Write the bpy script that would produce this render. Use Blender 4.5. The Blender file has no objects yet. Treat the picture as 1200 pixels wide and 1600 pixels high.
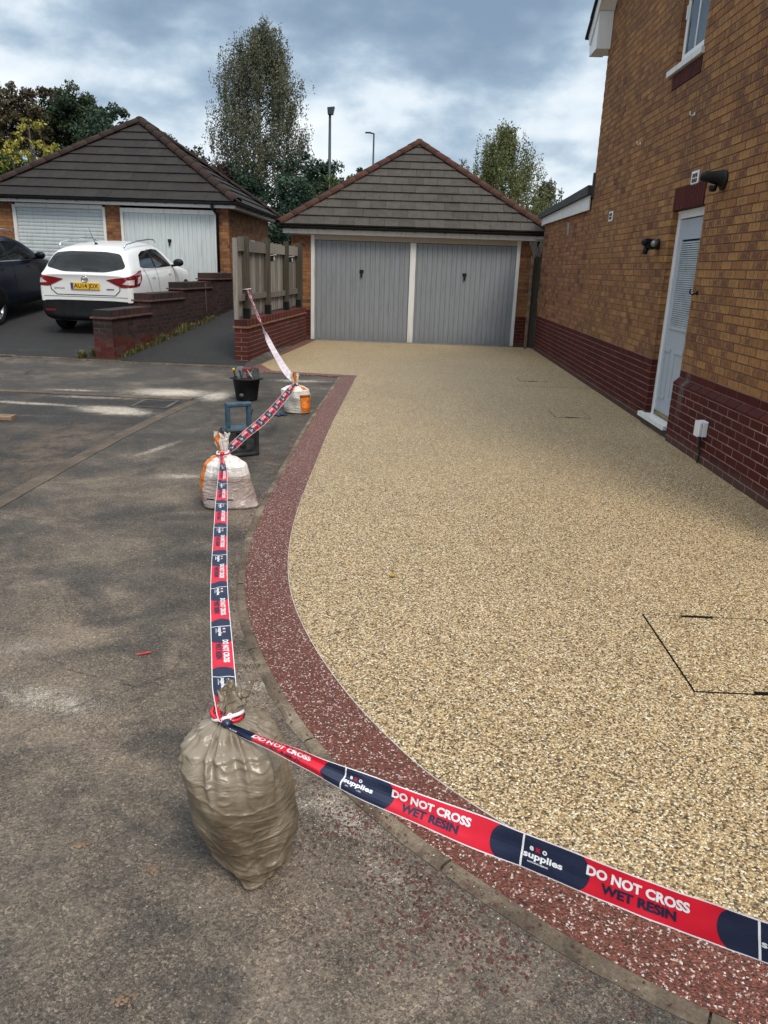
import bpy, bmesh, math, random
import numpy as np
from mathutils import Vector, Matrix, noise
from mathutils.bvhtree import BVHTree

random.seed(7)
rng = np.random.default_rng(7)
R = math.radians
scene = bpy.context.scene
col = scene.collection

# ------------------------------------------------------------------ camera
F_PX, YAW, PITCH, ROLL, CAM_H = 1185.5, -0.0236, 0.3118, -0.0336, 1.65
fw = Vector((math.sin(YAW) * math.cos(PITCH), math.cos(YAW) * math.cos(PITCH), -math.sin(PITCH)))
r0 = Vector((math.cos(YAW), -math.sin(YAW), 0.0))
d0 = fw.cross(r0)
rt = math.cos(ROLL) * r0 + math.sin(ROLL) * d0
dn = -math.sin(ROLL) * r0 + math.cos(ROLL) * d0
CAM = Vector((0, 0, CAM_H))
cd = bpy.data.cameras.new('camera')
cam = bpy.data.objects.new('camera', cd)
col.objects.link(cam)
cam.matrix_world = Matrix(((rt.x, -dn.x, -fw.x, CAM.x), (rt.y, -dn.y, -fw.y, CAM.y), (rt.z, -dn.z, -fw.z, CAM.z), (0, 0, 0, 1)))
cd.sensor_fit = 'VERTICAL'
cd.sensor_height = 32.0
cd.lens = F_PX / 1600.0 * 32.0
cd.clip_start = 0.05
cd.clip_end = 3000
scene.camera = cam

def proj(p):
    """picture position (1200 x 1600 scale) of a world point; only used to choose how finely to split pieces"""
    q = Vector(p) - CAM
    z = q.dot(fw)
    if z < 0.05:
        return (-9999, -9999, 0.05)
    return (600 + F_PX * q.dot(rt) / z, 800 + F_PX * q.dot(dn) / z, z)

# ------------------------------------------------------------------ world, sun, exposure
SUN_EL, SUN_AZ = 50.0, 152.0      # azimuth measured from +Y towards +X
world = bpy.data.worlds.new('World')
scene.world = world
world.use_nodes = True

def build_world():
    nt = world.node_tree
    nt.nodes.clear()
    L = nt.links.new
    out = nt.nodes.new('ShaderNodeOutputWorld')
    bg = nt.nodes.new('ShaderNodeBackground')
    bg.inputs['Strength'].default_value = 1.0
    sky = nt.nodes.new('ShaderNodeTexSky')
    sky.sky_type = 'NISHITA'
    sky.sun_disc = False
    sky.sun_elevation = R(SUN_EL)
    sky.sun_rotation = R(SUN_AZ)
    sc = nt.nodes.new('ShaderNodeVectorMath'); sc.operation = 'SCALE'
    sc.inputs['Scale'].default_value = 0.05
    L(sky.outputs['Color'], sc.inputs[0])
    tc = nt.nodes.new('ShaderNodeTexCoord')
    sep = nt.nodes.new('ShaderNodeSeparateXYZ')
    L(tc.outputs['Generated'], sep.inputs[0])
    def M(op, a, b=None, c=None):
        m = nt.nodes.new('ShaderNodeMath'); m.operation = op
        for i, v in enumerate((a, b, c)):
            if v is None: continue
            if isinstance(v, (int, float)): m.inputs[i].default_value = v
            else: L(v, m.inputs[i])
        return m.outputs[0]
    zz = M('MAXIMUM', M('ADD', sep.outputs['Z'], 0.42), 0.05)
    px = M('DIVIDE', sep.outputs['X'], zz)
    py = M('DIVIDE', sep.outputs['Y'], zz)
    cmb = nt.nodes.new('ShaderNodeCombineXYZ')
    L(px, cmb.inputs[0]); L(py, cmb.inputs[1])
    def noise_(scale, det, rough, off, stretch=(1, 1, 1), dist=0.0):
        mp = nt.nodes.new('ShaderNodeMapping')
        mp.inputs['Location'].default_value = off
        mp.inputs['Scale'].default_value = stretch
        L(tc.outputs['Generated'], mp.inputs['Vector'])
        n = nt.nodes.new('ShaderNodeTexNoise')
        n.inputs['Scale'].default_value = scale
        n.inputs['Detail'].default_value = det
        n.inputs['Roughness'].default_value = rough
        n.inputs['Distortion'].default_value = dist
        L(mp.outputs[0], n.inputs['Vector'])
        return n.outputs['Fac']
    big = noise_(3.4, 4, 0.50, (3.3, 1.7, 0.4), (1.0, 1.0, 2.3), 0.0)
    fine = noise_(9.0, 9, 0.56, (9.1, 4.2, 1.0), (1.0, 1.0, 2.0), 0.0)
    mixv = M('ADD', M('MULTIPLY', big, 0.66), M('MULTIPLY', fine, 0.34))
    # clouds look thinner and whiter low down, slate blue underneath higher up
    el = M('MULTIPLY', sep.outputs['Z'], 0.50)
    v = M('SUBTRACT', M('ADD', mixv, 0.115), el)
    z3 = M('MAXIMUM', M('SUBTRACT', sep.outputs['Z'], 0.33), 0.0)
    v = M('ADD', v, M('MULTIPLY', z3, 0.85))
    v = M('MAXIMUM', v, 0.36)
    ramp = nt.nodes.new('ShaderNodeValToRGB')
    cr = ramp.color_ramp
    cr.interpolation = 'B_SPLINE'
    cr.elements[0].position = 0.38; cr.elements[0].color = (0.128, 0.180, 0.252, 1)
    cr.elements[1].position = 0.70; cr.elements[1].color = (0.64, 0.65, 0.66, 1)
    for p, c in ((0.46, (0.186, 0.248, 0.322, 1)), (0.515, (0.288, 0.360, 0.430, 1)), (0.57, (0.455, 0.508, 0.548, 1))):
        e = cr.elements.new(p); e.color = c
    L(v, ramp.inputs[0])
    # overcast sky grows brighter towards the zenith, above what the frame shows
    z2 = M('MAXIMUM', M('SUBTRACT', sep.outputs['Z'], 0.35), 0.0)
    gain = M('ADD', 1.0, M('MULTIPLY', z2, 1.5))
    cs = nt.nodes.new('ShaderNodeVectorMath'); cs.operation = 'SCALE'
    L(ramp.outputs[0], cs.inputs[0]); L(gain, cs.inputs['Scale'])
    mix = nt.nodes.new('ShaderNodeMix'); mix.data_type = 'RGBA'
    mix.inputs['Factor'].default_value = 0.88
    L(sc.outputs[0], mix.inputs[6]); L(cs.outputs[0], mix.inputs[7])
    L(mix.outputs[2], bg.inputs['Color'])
    L(bg.outputs[0], out.inputs['Surface'])
build_world()

sl = bpy.data.lights.new('sun', 'SUN')
sun = bpy.data.objects.new('sun', sl)
col.objects.link(sun)
sl.energy = 1.5
sl.angle = R(20)
sl.color = (1.0, 0.90, 0.77)
sd = Vector((math.sin(R(SUN_AZ)) * math.cos(R(SUN_EL)), math.cos(R(SUN_AZ)) * math.cos(R(SUN_EL)), math.sin(R(SUN_EL))))
sun.rotation_euler = sd.to_track_quat('Z', 'Y').to_euler()
sun.location = (20, 20, 40)

scene.view_settings.view_transform = 'Standard'
scene.view_settings.look = 'None'
scene.view_settings.gamma = 1.0
scene.view_settings.use_curve_mapping = False
scene.view_settings.exposure = 0.9
scene.render.engine = 'CYCLES'

# ------------------------------------------------------------------ materials
MATS = {}
class NT:
    """small helper to write node trees tersely"""
    def __init__(s, name):
        s.m = bpy.data.materials.new(name); s.m.use_nodes = True
        s.nt = s.m.node_tree; s.nt.nodes.clear()
        s.out = s.nt.nodes.new('ShaderNodeOutputMaterial')
        s.b = s.nt.nodes.new('ShaderNodeBsdfPrincipled')
        s.L(s.b.outputs[0], s.out.inputs['Surface'])
        MATS[name] = s.m
    def L(s, a, b): s.nt.links.new(a, b)
    def setin(s, sock, v):
        if v is None: return
        if hasattr(v, 'is_output') or isinstance(v, bpy.types.NodeSocket): s.L(v, sock)
        elif isinstance(v, (tuple, list)) and len(v) == 3 and sock.type == 'RGBA': sock.default_value = (*v, 1)
        else: sock.default_value = v
    def p(s, **k):
        nm = dict(color='Base Color', rough='Roughness', metal='Metallic', spec='Specular IOR Level', normal='Normal', coat='Coat Weight', coatr='Coat Roughness', trans='Transmission Weight', alpha='Alpha', ior='IOR', sheen='Sheen Weight', sss='Subsurface Weight')
        for a, v in k.items(): s.setin(s.b.inputs[nm[a]], v)
        return s
    def pos(s):
        return s.nt.nodes.new('ShaderNodeNewGeometry').outputs['Position']
    def obj(s):
        return s.nt.nodes.new('ShaderNodeTexCoord').outputs['Object']
    def uv(s, name='UVMap'):
        n = s.nt.nodes.new('ShaderNodeUVMap'); n.uv_map = name
        return n.outputs[0]
    def xyz(s, v):
        n = s.nt.nodes.new('ShaderNodeSeparateXYZ'); s.L(v, n.inputs[0]); return n.outputs
    def comb(s, x, y, z=0.0):
        n = s.nt.nodes.new('ShaderNodeCombineXYZ')
        for i, v in enumerate((x, y, z)): s.setin(n.inputs[i], v)
        return n.outputs[0]
    def map(s, v, scale=(1, 1, 1), loc=(0, 0, 0), rot=(0, 0, 0)):
        n = s.nt.nodes.new('ShaderNodeMapping'); s.L(v, n.inputs['Vector'])
        n.inputs['Scale'].default_value = scale; n.inputs['Location'].default_value = loc; n.inputs['Rotation'].default_value = rot
        return n.outputs[0]
    def noise(s, v, scale, det=3, rough=0.55, dist=0.0):
        n = s.nt.nodes.new('ShaderNodeTexNoise'); s.L(v, n.inputs['Vector'])
        n.inputs['Scale'].default_value = scale; n.inputs['Detail'].default_value = det
        n.inputs['Roughness'].default_value = rough; n.inputs['Distortion'].default_value = dist
        return n.outputs['Fac']
    def vor(s, v, scale, feat='F1', out='Color', rand=1.0):
        n = s.nt.nodes.new('ShaderNodeTexVoronoi'); s.L(v, n.inputs['Vector'])
        n.feature = feat; n.inputs['Scale'].default_value = scale; n.inputs['Randomness'].default_value = rand
        return n.outputs[out]
    def M(s, op, a, b=None, c=None, clamp=False):
        m = s.nt.nodes.new('ShaderNodeMath'); m.operation = op; m.use_clamp = clamp
        for i, v in enumerate((a, b, c)):
            if v is not None: s.setin(m.inputs[i], v)
        return m.outputs[0]
    def step(s, v, lo, hi):
        n = s.nt.nodes.new('ShaderNodeMapRange'); n.interpolation_type = 'SMOOTHSTEP'
        s.setin(n.inputs[0], v); n.inputs[1].default_value = lo; n.inputs[2].default_value = hi
        return n.outputs[0]
    def mix(s, f, a, b, mode='MIX'):
        n = s.nt.nodes.new('ShaderNodeMix'); n.data_type = 'RGBA'; n.blend_type = mode
        s.setin(n.inputs['Factor'], f); s.setin(n.inputs[6], a); s.setin(n.inputs[7], b)
        return n.outputs[2]
    def ramp(s, v, stops, interp='LINEAR'):
        n = s.nt.nodes.new('ShaderNodeValToRGB'); s.setin(n.inputs[0], v)
        cr = n.color_ramp; cr.interpolation = interp
        cr.elements[0].position = stops[0][0]; cr.elements[0].color = (*stops[0][1], 1)
        cr.elements[1].position = stops[-1][0]; cr.elements[1].color = (*stops[-1][1], 1)
        for p_, c in stops[1:-1]:
            e = cr.elements.new(p_); e.color = (*c, 1)
        return n.outputs[0]
    def bump(s, h, strength=0.3, dist=0.01, normal=None):
        n = s.nt.nodes.new('ShaderNodeBump'); s.L(h, n.inputs['Height'])
        n.inputs['Strength'].default_value = strength; n.inputs['Distance'].default_value = dist
        if normal: s.L(normal, n.inputs['Normal'])
        return n.outputs[0]
    def vec(s, op, a, b):
        n = s.nt.nodes.new('ShaderNodeVectorMath'); n.operation = op
        s.setin(n.inputs[0], a); s.setin(n.inputs[1], b)
        return n.outputs[0] if op not in ('LENGTH', 'DISTANCE', 'DOT_PRODUCT') else n.outputs['Value']

def simple(name, color, rough=0.5, metal=0.0, spec=0.5, var=0.12, nscale=8, bump=0.0, bscale=60, coat=0.0):
    t = NT(name); P = t.obj()
    n = t.noise(P, nscale, 4)
    c2 = tuple(max(0, c * (1 - var * 2)) for c in color)
    c3 = tuple(c * (1 + var) for c in color)
    t.p(color=t.ramp(n, [(0.3, c2), (0.7, c3)]), rough=rough, metal=metal, spec=spec, coat=coat)
    if bump: t.p(normal=t.bump(t.noise(P, bscale, 3), bump, 0.004))
    return t.m

def brick_mat(name, light, mid, dark, blotch, p_dark, streak=0.25, rough=0.85, dirt=(0.09, 0.06, 0.05), dirt_h=0.14, spec=0.3):
    t = NT(name)
    u = t.xyz(t.uv()); r = t.xyz(t.uv('rnd')); P = t.pos()
    base = t.mix(r[0], light, mid)
    # wire-cut streaks running up the brick
    sv = t.comb(t.M('MULTIPLY', u[0], 9.0), t.M('MULTIPLY', u[1], 0.7), t.M('MULTIPLY', r[0], 57.0))
    st = t.noise(sv, 1.6, 2)
    base = t.mix(t.M('MULTIPLY', t.step(st, 0.42, 0.66), streak), base, dark)
    # burnt blotches in the middle of each face
    wob = t.noise(t.vec('ADD', t.map(P, (18, 18, 30)), t.comb(t.M('MULTIPLY', r[1], 40), 0, 0)), 1.0, 3)
    du = t.M('SUBTRACT', u[0], t.M('ADD', 0.36, t.M('MULTIPLY', r[1], 0.28)))
    dv = t.M('SUBTRACT', u[1], 0.5)
    dd = t.M('MAXIMUM', t.M('MULTIPLY', t.M('ABSOLUTE', du), 1.25), t.M('MULTIPLY', t.M('ABSOLUTE', dv), 0.95))
    wob2 = t.noise(t.comb(t.M('ADD', t.M('MULTIPLY', u[0], 7), t.M('MULTIPLY', r[0], 31)), t.M('ADD', t.M('MULTIPLY', u[1], 2), t.M('MULTIPLY', r[1], 17)), 0.0), 1.0, 3)
    mask = t.M('SUBTRACT', 1.0, t.step(t.M('ADD', dd, t.M('MULTIPLY', t.M('SUBTRACT', wob2, 0.5), 1.1)), 0.18, 0.62))
    area = t.noise(P, 1.1, 2)
    amt = t.M('MULTIPLY', t.step(t.M('ADD', r[1], t.M('MULTIPLY', t.M('SUBTRACT', area, 0.5), 1.6)), 0.22, 0.80), blotch)
    base = t.mix(t.M('MULTIPLY', mask, amt), base, dark)
    allb = t.step(t.M('ADD', r[0], t.M('MULTIPLY', t.M('SUBTRACT', area, 0.5), 0.35)), 1.0 - p_dark, 1.0 - p_dark + 0.06)
    base = t.mix(t.M('MULTIPLY', allb, 0.75), base, dark)
    g = t.noise(P, 140, 3, 0.7)
    base = t.mix(0.35, base, t.ramp(g, [(0.3, (0.45, 0.45, 0.45)), (0.75, (1.35, 1.35, 1.35))]), 'MULTIPLY')
    zz = t.xyz(P)[2]
    dn_ = t.M('ADD', zz, t.M('MULTIPLY', t.M('SUBTRACT', t.noise(P, 3.0, 4), 0.5), 0.16))
    dmask = t.M('SUBTRACT', 1.0, t.step(dn_, dirt_h * 0.55, dirt_h * 1.35))
    base = t.mix(t.M('MULTIPLY', dmask, 0.75), base, dirt)
    if name == 'brick_red':      # grey runs of old render below the capping, beside the door
        yy = t.M('ADD', t.xyz(P)[1], t.M('MULTIPLY', t.M('SUBTRACT', t.noise(P, 6, 4), 0.5), 0.08))
        m1 = t.M('MULTIPLY', t.M('SUBTRACT', 1.0, t.step(t.M('ABSOLUTE', t.M('SUBTRACT', yy, 7.70)), 0.02, 0.10)), t.step(zz, 0.12, 0.55))
        base = t.mix(t.M('MULTIPLY', m1, t.M('MULTIPLY', t.step(t.noise(P, 25, 4), 0.3, 0.6), 0.7)), base, (0.12, 0.115, 0.11))
    wear = t.noise(P, 0.9, 5, 0.6)
    base = t.mix(0.5, base, t.ramp(wear, [(0.3, (0.72, 0.72, 0.74)), (0.7, (1.18, 1.16, 1.12))]), 'MULTIPLY')
    t.p(color=base, rough=rough, spec=spec, normal=t.bump(t.M('ADD', t.M('MULTIPLY', g, 0.6), t.M('MULTIPLY', st, 0.8)), 0.5, 0.003))
    return t.m

brick_mat('brick_buff', (0.375, 0.192, 0.066), (0.275, 0.124, 0.044), (0.085, 0.034, 0.026), 0.68, 0.03, 0.5)
brick_mat('brick_orange', (0.330, 0.158, 0.060), (0.245, 0.100, 0.042), (0.085, 0.034, 0.028), 0.7, 0.10, 0.3)
brick_mat('brick_red', (0.095, 0.017, 0.012), (0.060, 0.011, 0.009), (0.032, 0.010, 0.010), 0.35, 0.03, 0.1, 0.75, (0.085, 0.050, 0.040), 0.11, 0.15)
brick_mat('brick_retaining', (0.105, 0.024, 0.018), (0.070, 0.017, 0.014), (0.030, 0.012, 0.012), 0.3, 0.03, 0.1, 0.75, (0.09, 0.05, 0.04), 0.06, 0.2)
brick_mat('brick_sooty', (0.055, 0.022, 0.018), (0.025, 0.014, 0.013), (0.010, 0.008, 0.009), 0.7, 0.35, 0.3, 0.8, (0.10, 0.035, 0.028), 0.35, 0.4)
brick_mat('brick_coping', (0.125, 0.032, 0.022), (0.085, 0.022, 0.017), (0.04, 0.015, 0.012), 0.2, 0.02, 0.1, 0.7, (0.1, 0.05, 0.04), 0.01, 0.4)
simple('mortar_brown', (0.105, 0.070, 0.044), 0.95, var=0.2, nscale=3, bump=0.5)
simple('mortar_pink', (0.27, 0.175, 0.145), 0.95, var=0.22, nscale=3, bump=0.5)
simple('mortar_grime', (0.075, 0.052, 0.044), 0.95, var=0.3, nscale=3, bump=0.5)
simple('creasing_tile', (0.21, 0.085, 0.045), 0.8, var=0.25, nscale=9, bump=0.4)
simple('creasing_tile_grimy', (0.10, 0.045, 0.033), 0.8, var=0.3, nscale=9, bump=0.4)

def tile_mat(name, a, b, lich):
    t = NT(name); P = t.pos(); r = t.xyz(t.uv('rnd'))
    n = t.noise(P, 7, 5, 0.65); g = t.noise(P, 90, 3, 0.7)
    c = t.mix(r[0], a, b)
    c = t.mix(0.6, c, t.ramp(n, [(0.3, (0.6, 0.6, 0.6)), (0.7, (1.3, 1.28, 1.22))]), 'MULTIPLY')
    c = t.mix(0.4, c, t.ramp(g, [(0.3, (0.5, 0.5, 0.5)), (0.7, (1.4, 1.4, 1.4))]), 'MULTIPLY')
    sp = t.M('MULTIPLY', t.step(t.noise(P, 30, 2, 0.5), 0.68, 0.74), 0.5)
    c = t.mix(sp, c, lich)
    t.p(color=c, rough=0.88, spec=0.25, normal=t.bump(g, 0.5, 0.003))
tile_mat('roof_tile_grey', (0.060, 0.053, 0.046), (0.044, 0.039, 0.034), (0.18, 0.17, 0.14))
tile_mat('roof_tile_dark', (0.028, 0.025, 0.024), (0.020, 0.018, 0.018), (0.07, 0.07, 0.06))
tile_mat('hip_tile_red', (0.078, 0.032, 0.023), (0.055, 0.027, 0.020), (0.13, 0.11, 0.07))
tile_mat('hip_tile_dark', (0.038, 0.022, 0.018), (0.027, 0.018, 0.016), (0.07, 0.06, 0.045))

def streaky(name, color, dirtc, amt, rough, spec=0.5, sc=(6, 6, 0.8)):
    t = NT(name); P = t.pos()
    n = t.noise(t.map(P, sc), 3, 5, 0.65)
    c = t.mix(t.M('MULTIPLY', t.step(n, 0.45, 0.75), amt), color, dirtc)
    low = t.M('SUBTRACT', 1.0, t.step(t.M('ADD', t.xyz(P)[2], t.M('MULTIPLY', n, 0.25)), 0.1, 0.45))
    c = t.mix(t.M('MULTIPLY', low, amt * 0.6), c, dirtc)
    t.p(color=c, rough=rough, spec=spec)
streaky('white_upvc', (0.74, 0.75, 0.75), (0.42, 0.41, 0.38), 0.35, 0.35)
streaky('white_paint', (0.62, 0.62, 0.61), (0.36, 0.34, 0.29), 0.5, 0.5)
streaky('cream_paint', (0.36, 0.31, 0.25), (0.30, 0.25, 0.19), 0.5, 0.6)
streaky('grey_door_paint', (0.195, 0.212, 0.232), (0.14, 0.145, 0.15), 0.6, 0.45, 0.4)
streaky('white_door_paint', (0.46, 0.50, 0.51), (0.30, 0.33, 0.32), 0.6, 0.45, 0.4)
streaky('composite_door', (0.36, 0.40, 0.45), (0.27, 0.30, 0.33), 0.3, 0.4)
simple('black_plastic', (0.008, 0.009, 0.010), 0.5, var=0.2, spec=0.25)
simple('black_rubber', (0.016, 0.016, 0.017), 0.75, var=0.3, spec=0.3, bump=0.2)
simple('recess_black', (0.006, 0.006, 0.007), 0.9, var=0.2, spec=0.1)
simple('roof_felt', (0.045, 0.046, 0.05), 0.9, var=0.2, bump=0.3)
simple('brass_strip', (0.28, 0.21, 0.07), 0.4, 0.6)
simple('galvanised_steel', (0.30, 0.32, 0.34), 0.5, 0.5)
simple('lamp_steel', (0.035, 0.045, 0.052), 0.5, 0.4)
simple('curtain_fabric', (0.7, 0.72, 0.74), 0.9)
simple('blind_slat', (0.30, 0.34, 0.35), 0.5)
simple('cable_black', (0.01, 0.01, 0.01), 0.5)
simple('drain_iron', (0.11, 0.105, 0.098), 0.6, 0.3, var=0.3, bump=0.3)
simple('timber_plank', (0.19, 0.125, 0.08), 0.85, var=0.3, bump=0.3)
simple('red_scrap', (0.5, 0.03, 0.03), 0.5)
simple('yellow_leaf', (0.35, 0.23, 0.03), 0.7)
simple('steel_tool', (0.34, 0.34, 0.33), 0.4, 0.8, var=0.2)
simple('yellow_plastic', (0.6, 0.33, 0.02), 0.5)
simple('dark_red_plastic', (0.16, 0.02, 0.02), 0.5)
simple('radio_blue', (0.028, 0.075, 0.115), 0.6, var=0.3, nscale=14)
simple('radio_black', (0.025, 0.027, 0.028), 0.65, var=0.35, nscale=14)
simple('radio_grille', (0.085, 0.09, 0.088), 0.55, 0.4, var=0.3, nscale=20)
simple('glove_blue', (0.02, 0.05, 0.10), 0.8, var=0.2)
simple('stem_brown', (0.06, 0.045, 0.035), 0.9)
simple('edging_metal', (0.50, 0.48, 0.44), 0.4, 0.0)

t = NT('weathered_wood'); P = t.pos(); r = t.xyz(t.uv('rnd'))
gr = t.noise(t.map(P, (55, 55, 2.2)), 1.0, 5, 0.65)
gn = t.noise(P, 2.2, 4)
c = t.mix(r[0], (0.270, 0.252, 0.232), (0.120, 0.110, 0.100))
c = t.mix(0.75, c, t.ramp(gr, [(0.3, (0.45, 0.44, 0.42)), (0.7, (1.5, 1.48, 1.42))]), 'MULTIPLY')
c = t.mix(t.M('MULTIPLY', t.step(gn, 0.5, 0.75), 0.3), c, (0.065, 0.062, 0.052))
t.p(color=c, rough=0.9, spec=0.2, normal=t.bump(gr, 0.6, 0.004))
t = NT('post_wood'); P = t.pos(); r = t.xyz(t.uv('rnd'))
gr = t.noise(t.map(P, (50, 50, 2.0)), 1.0, 5, 0.65)
c = t.mix(r[0], (0.075, 0.068, 0.054), (0.05, 0.045, 0.036))
c = t.mix(0.75, c, t.ramp(gr, [(0.3, (0.45, 0.45, 0.42)), (0.7, (1.5, 1.5, 1.42))]), 'MULTIPLY')
t.p(color=c, rough=0.9, spec=0.2, normal=t.bump(gr, 0.6, 0.004))

def pebble(name, stops, cell, spk=None, spk_amt=0.0):
    t = NT(name); P = t.pos()
    P2 = t.map(P, (1, 1, 0))
    warp = t.vec('ADD', P2, t.vec('MULTIPLY', t.vor(P2, 60, out='Color'), (0.004, 0.004, 0)))
    cell_c = t.vor(warp, cell, out='Color')
    cs_ = t.xyz(cell_c)
    d = t.vor(warp, cell, out='Distance')
    c = t.ramp(cs_[0], stops, 'CONSTANT')
    c = t.mix(0.55, c, t.ramp(cs_[1], [(0.0, (0.62, 0.62, 0.62)), (1.0, (1.32, 1.32, 1.30))]), 'MULTIPLY')
    # shade in the gaps between pebbles, painted into the colour by cell distance
    gap = t.step(d, 0.30, 0.72)
    c = t.mix(t.M('MULTIPLY', gap, 0.50), c, (0.05, 0.033, 0.015))
    cl = t.noise(P2, 46, 3, 0.6)
    c = t.mix(0.6, c, t.ramp(cl, [(0.35, (0.74, 0.73, 0.72)), (0.65, (1.20, 1.20, 1.19))]), 'MULTIPLY')
    big = t.noise(P2, 0.8, 4, 0.6)
    c = t.mix(0.5, c, t.ramp(big, [(0.3, (0.86, 0.86, 0.87)), (0.7, (1.10, 1.10, 1.08))]), 'MULTIPLY')
    if spk:
        W2 = t.vec('ADD', P2, t.vec('MULTIPLY', t.vor(P2, 260, out='Color'), (0.0045, 0.0045, 0)))
        s2 = t.xyz(t.vor(W2, 150, out='Color')); dd = t.vor(W2, 150, out='Distance')
        m = t.M('MULTIPLY', t.M('GREATER_THAN', s2[2], 1 - spk_amt), t.M('LESS_THAN', dd, t.M('ADD', 0.16, t.M('MULTIPLY', s2[0], 0.42))))
        m = t.M('MULTIPLY', m, t.M('ADD', 0.45, t.M('MULTIPLY', s2[1], 0.55)))
        c = t.mix(m, c, spk)
    h = t.M('SUBTRACT', 1.0, d)
    t.p(color=c, rough=0.5, spec=0.4, normal=t.bump(h, 0.85, 0.004))
pebble('resin_gold', [(0.0, (0.07, 0.05, 0.028)), (0.13, (0.28, 0.185, 0.080)), (0.29, (0.56, 0.400, 0.205)), (0.52, (0.64, 0.495, 0.300)), (0.70, (0.45, 0.310, 0.155)), (0.80, (0.78, 0.70, 0.53)), (0.90, (0.16, 0.11, 0.065)), (1.0, (0.3, 0.3, 0.3))], 150)
pebble('resin_red', [(0.0, (0.050, 0.013, 0.010)), (0.15, (0.135, 0.034, 0.022)), (0.45, (0.190, 0.050, 0.033)), (0.70, (0.110, 0.028, 0.020)), (0.88, (0.23, 0.072, 0.048)), (1.0, (0.3, 0.2, 0.2))], 160, (0.62, 0.54, 0.50), 0.20)

def ellipse_mask(t, P, x, y, rx, ry, ang, soft=0.55):
    m = t.map(t.vec('SUBTRACT', P, (x, y, 0)), rot=(0, 0, -ang))
    s = t.xyz(m)
    a = t.M('DIVIDE', s[0], rx); b = t.M('DIVIDE', s[1], ry)
    d = t.M('SQRT', t.M('ADD', t.M('MULTIPLY', a, a), t.M('MULTIPLY', b, b)))
    return t.M('SUBTRACT', 1.0, t.step(d, 1 - soft, 1.0))

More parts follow.
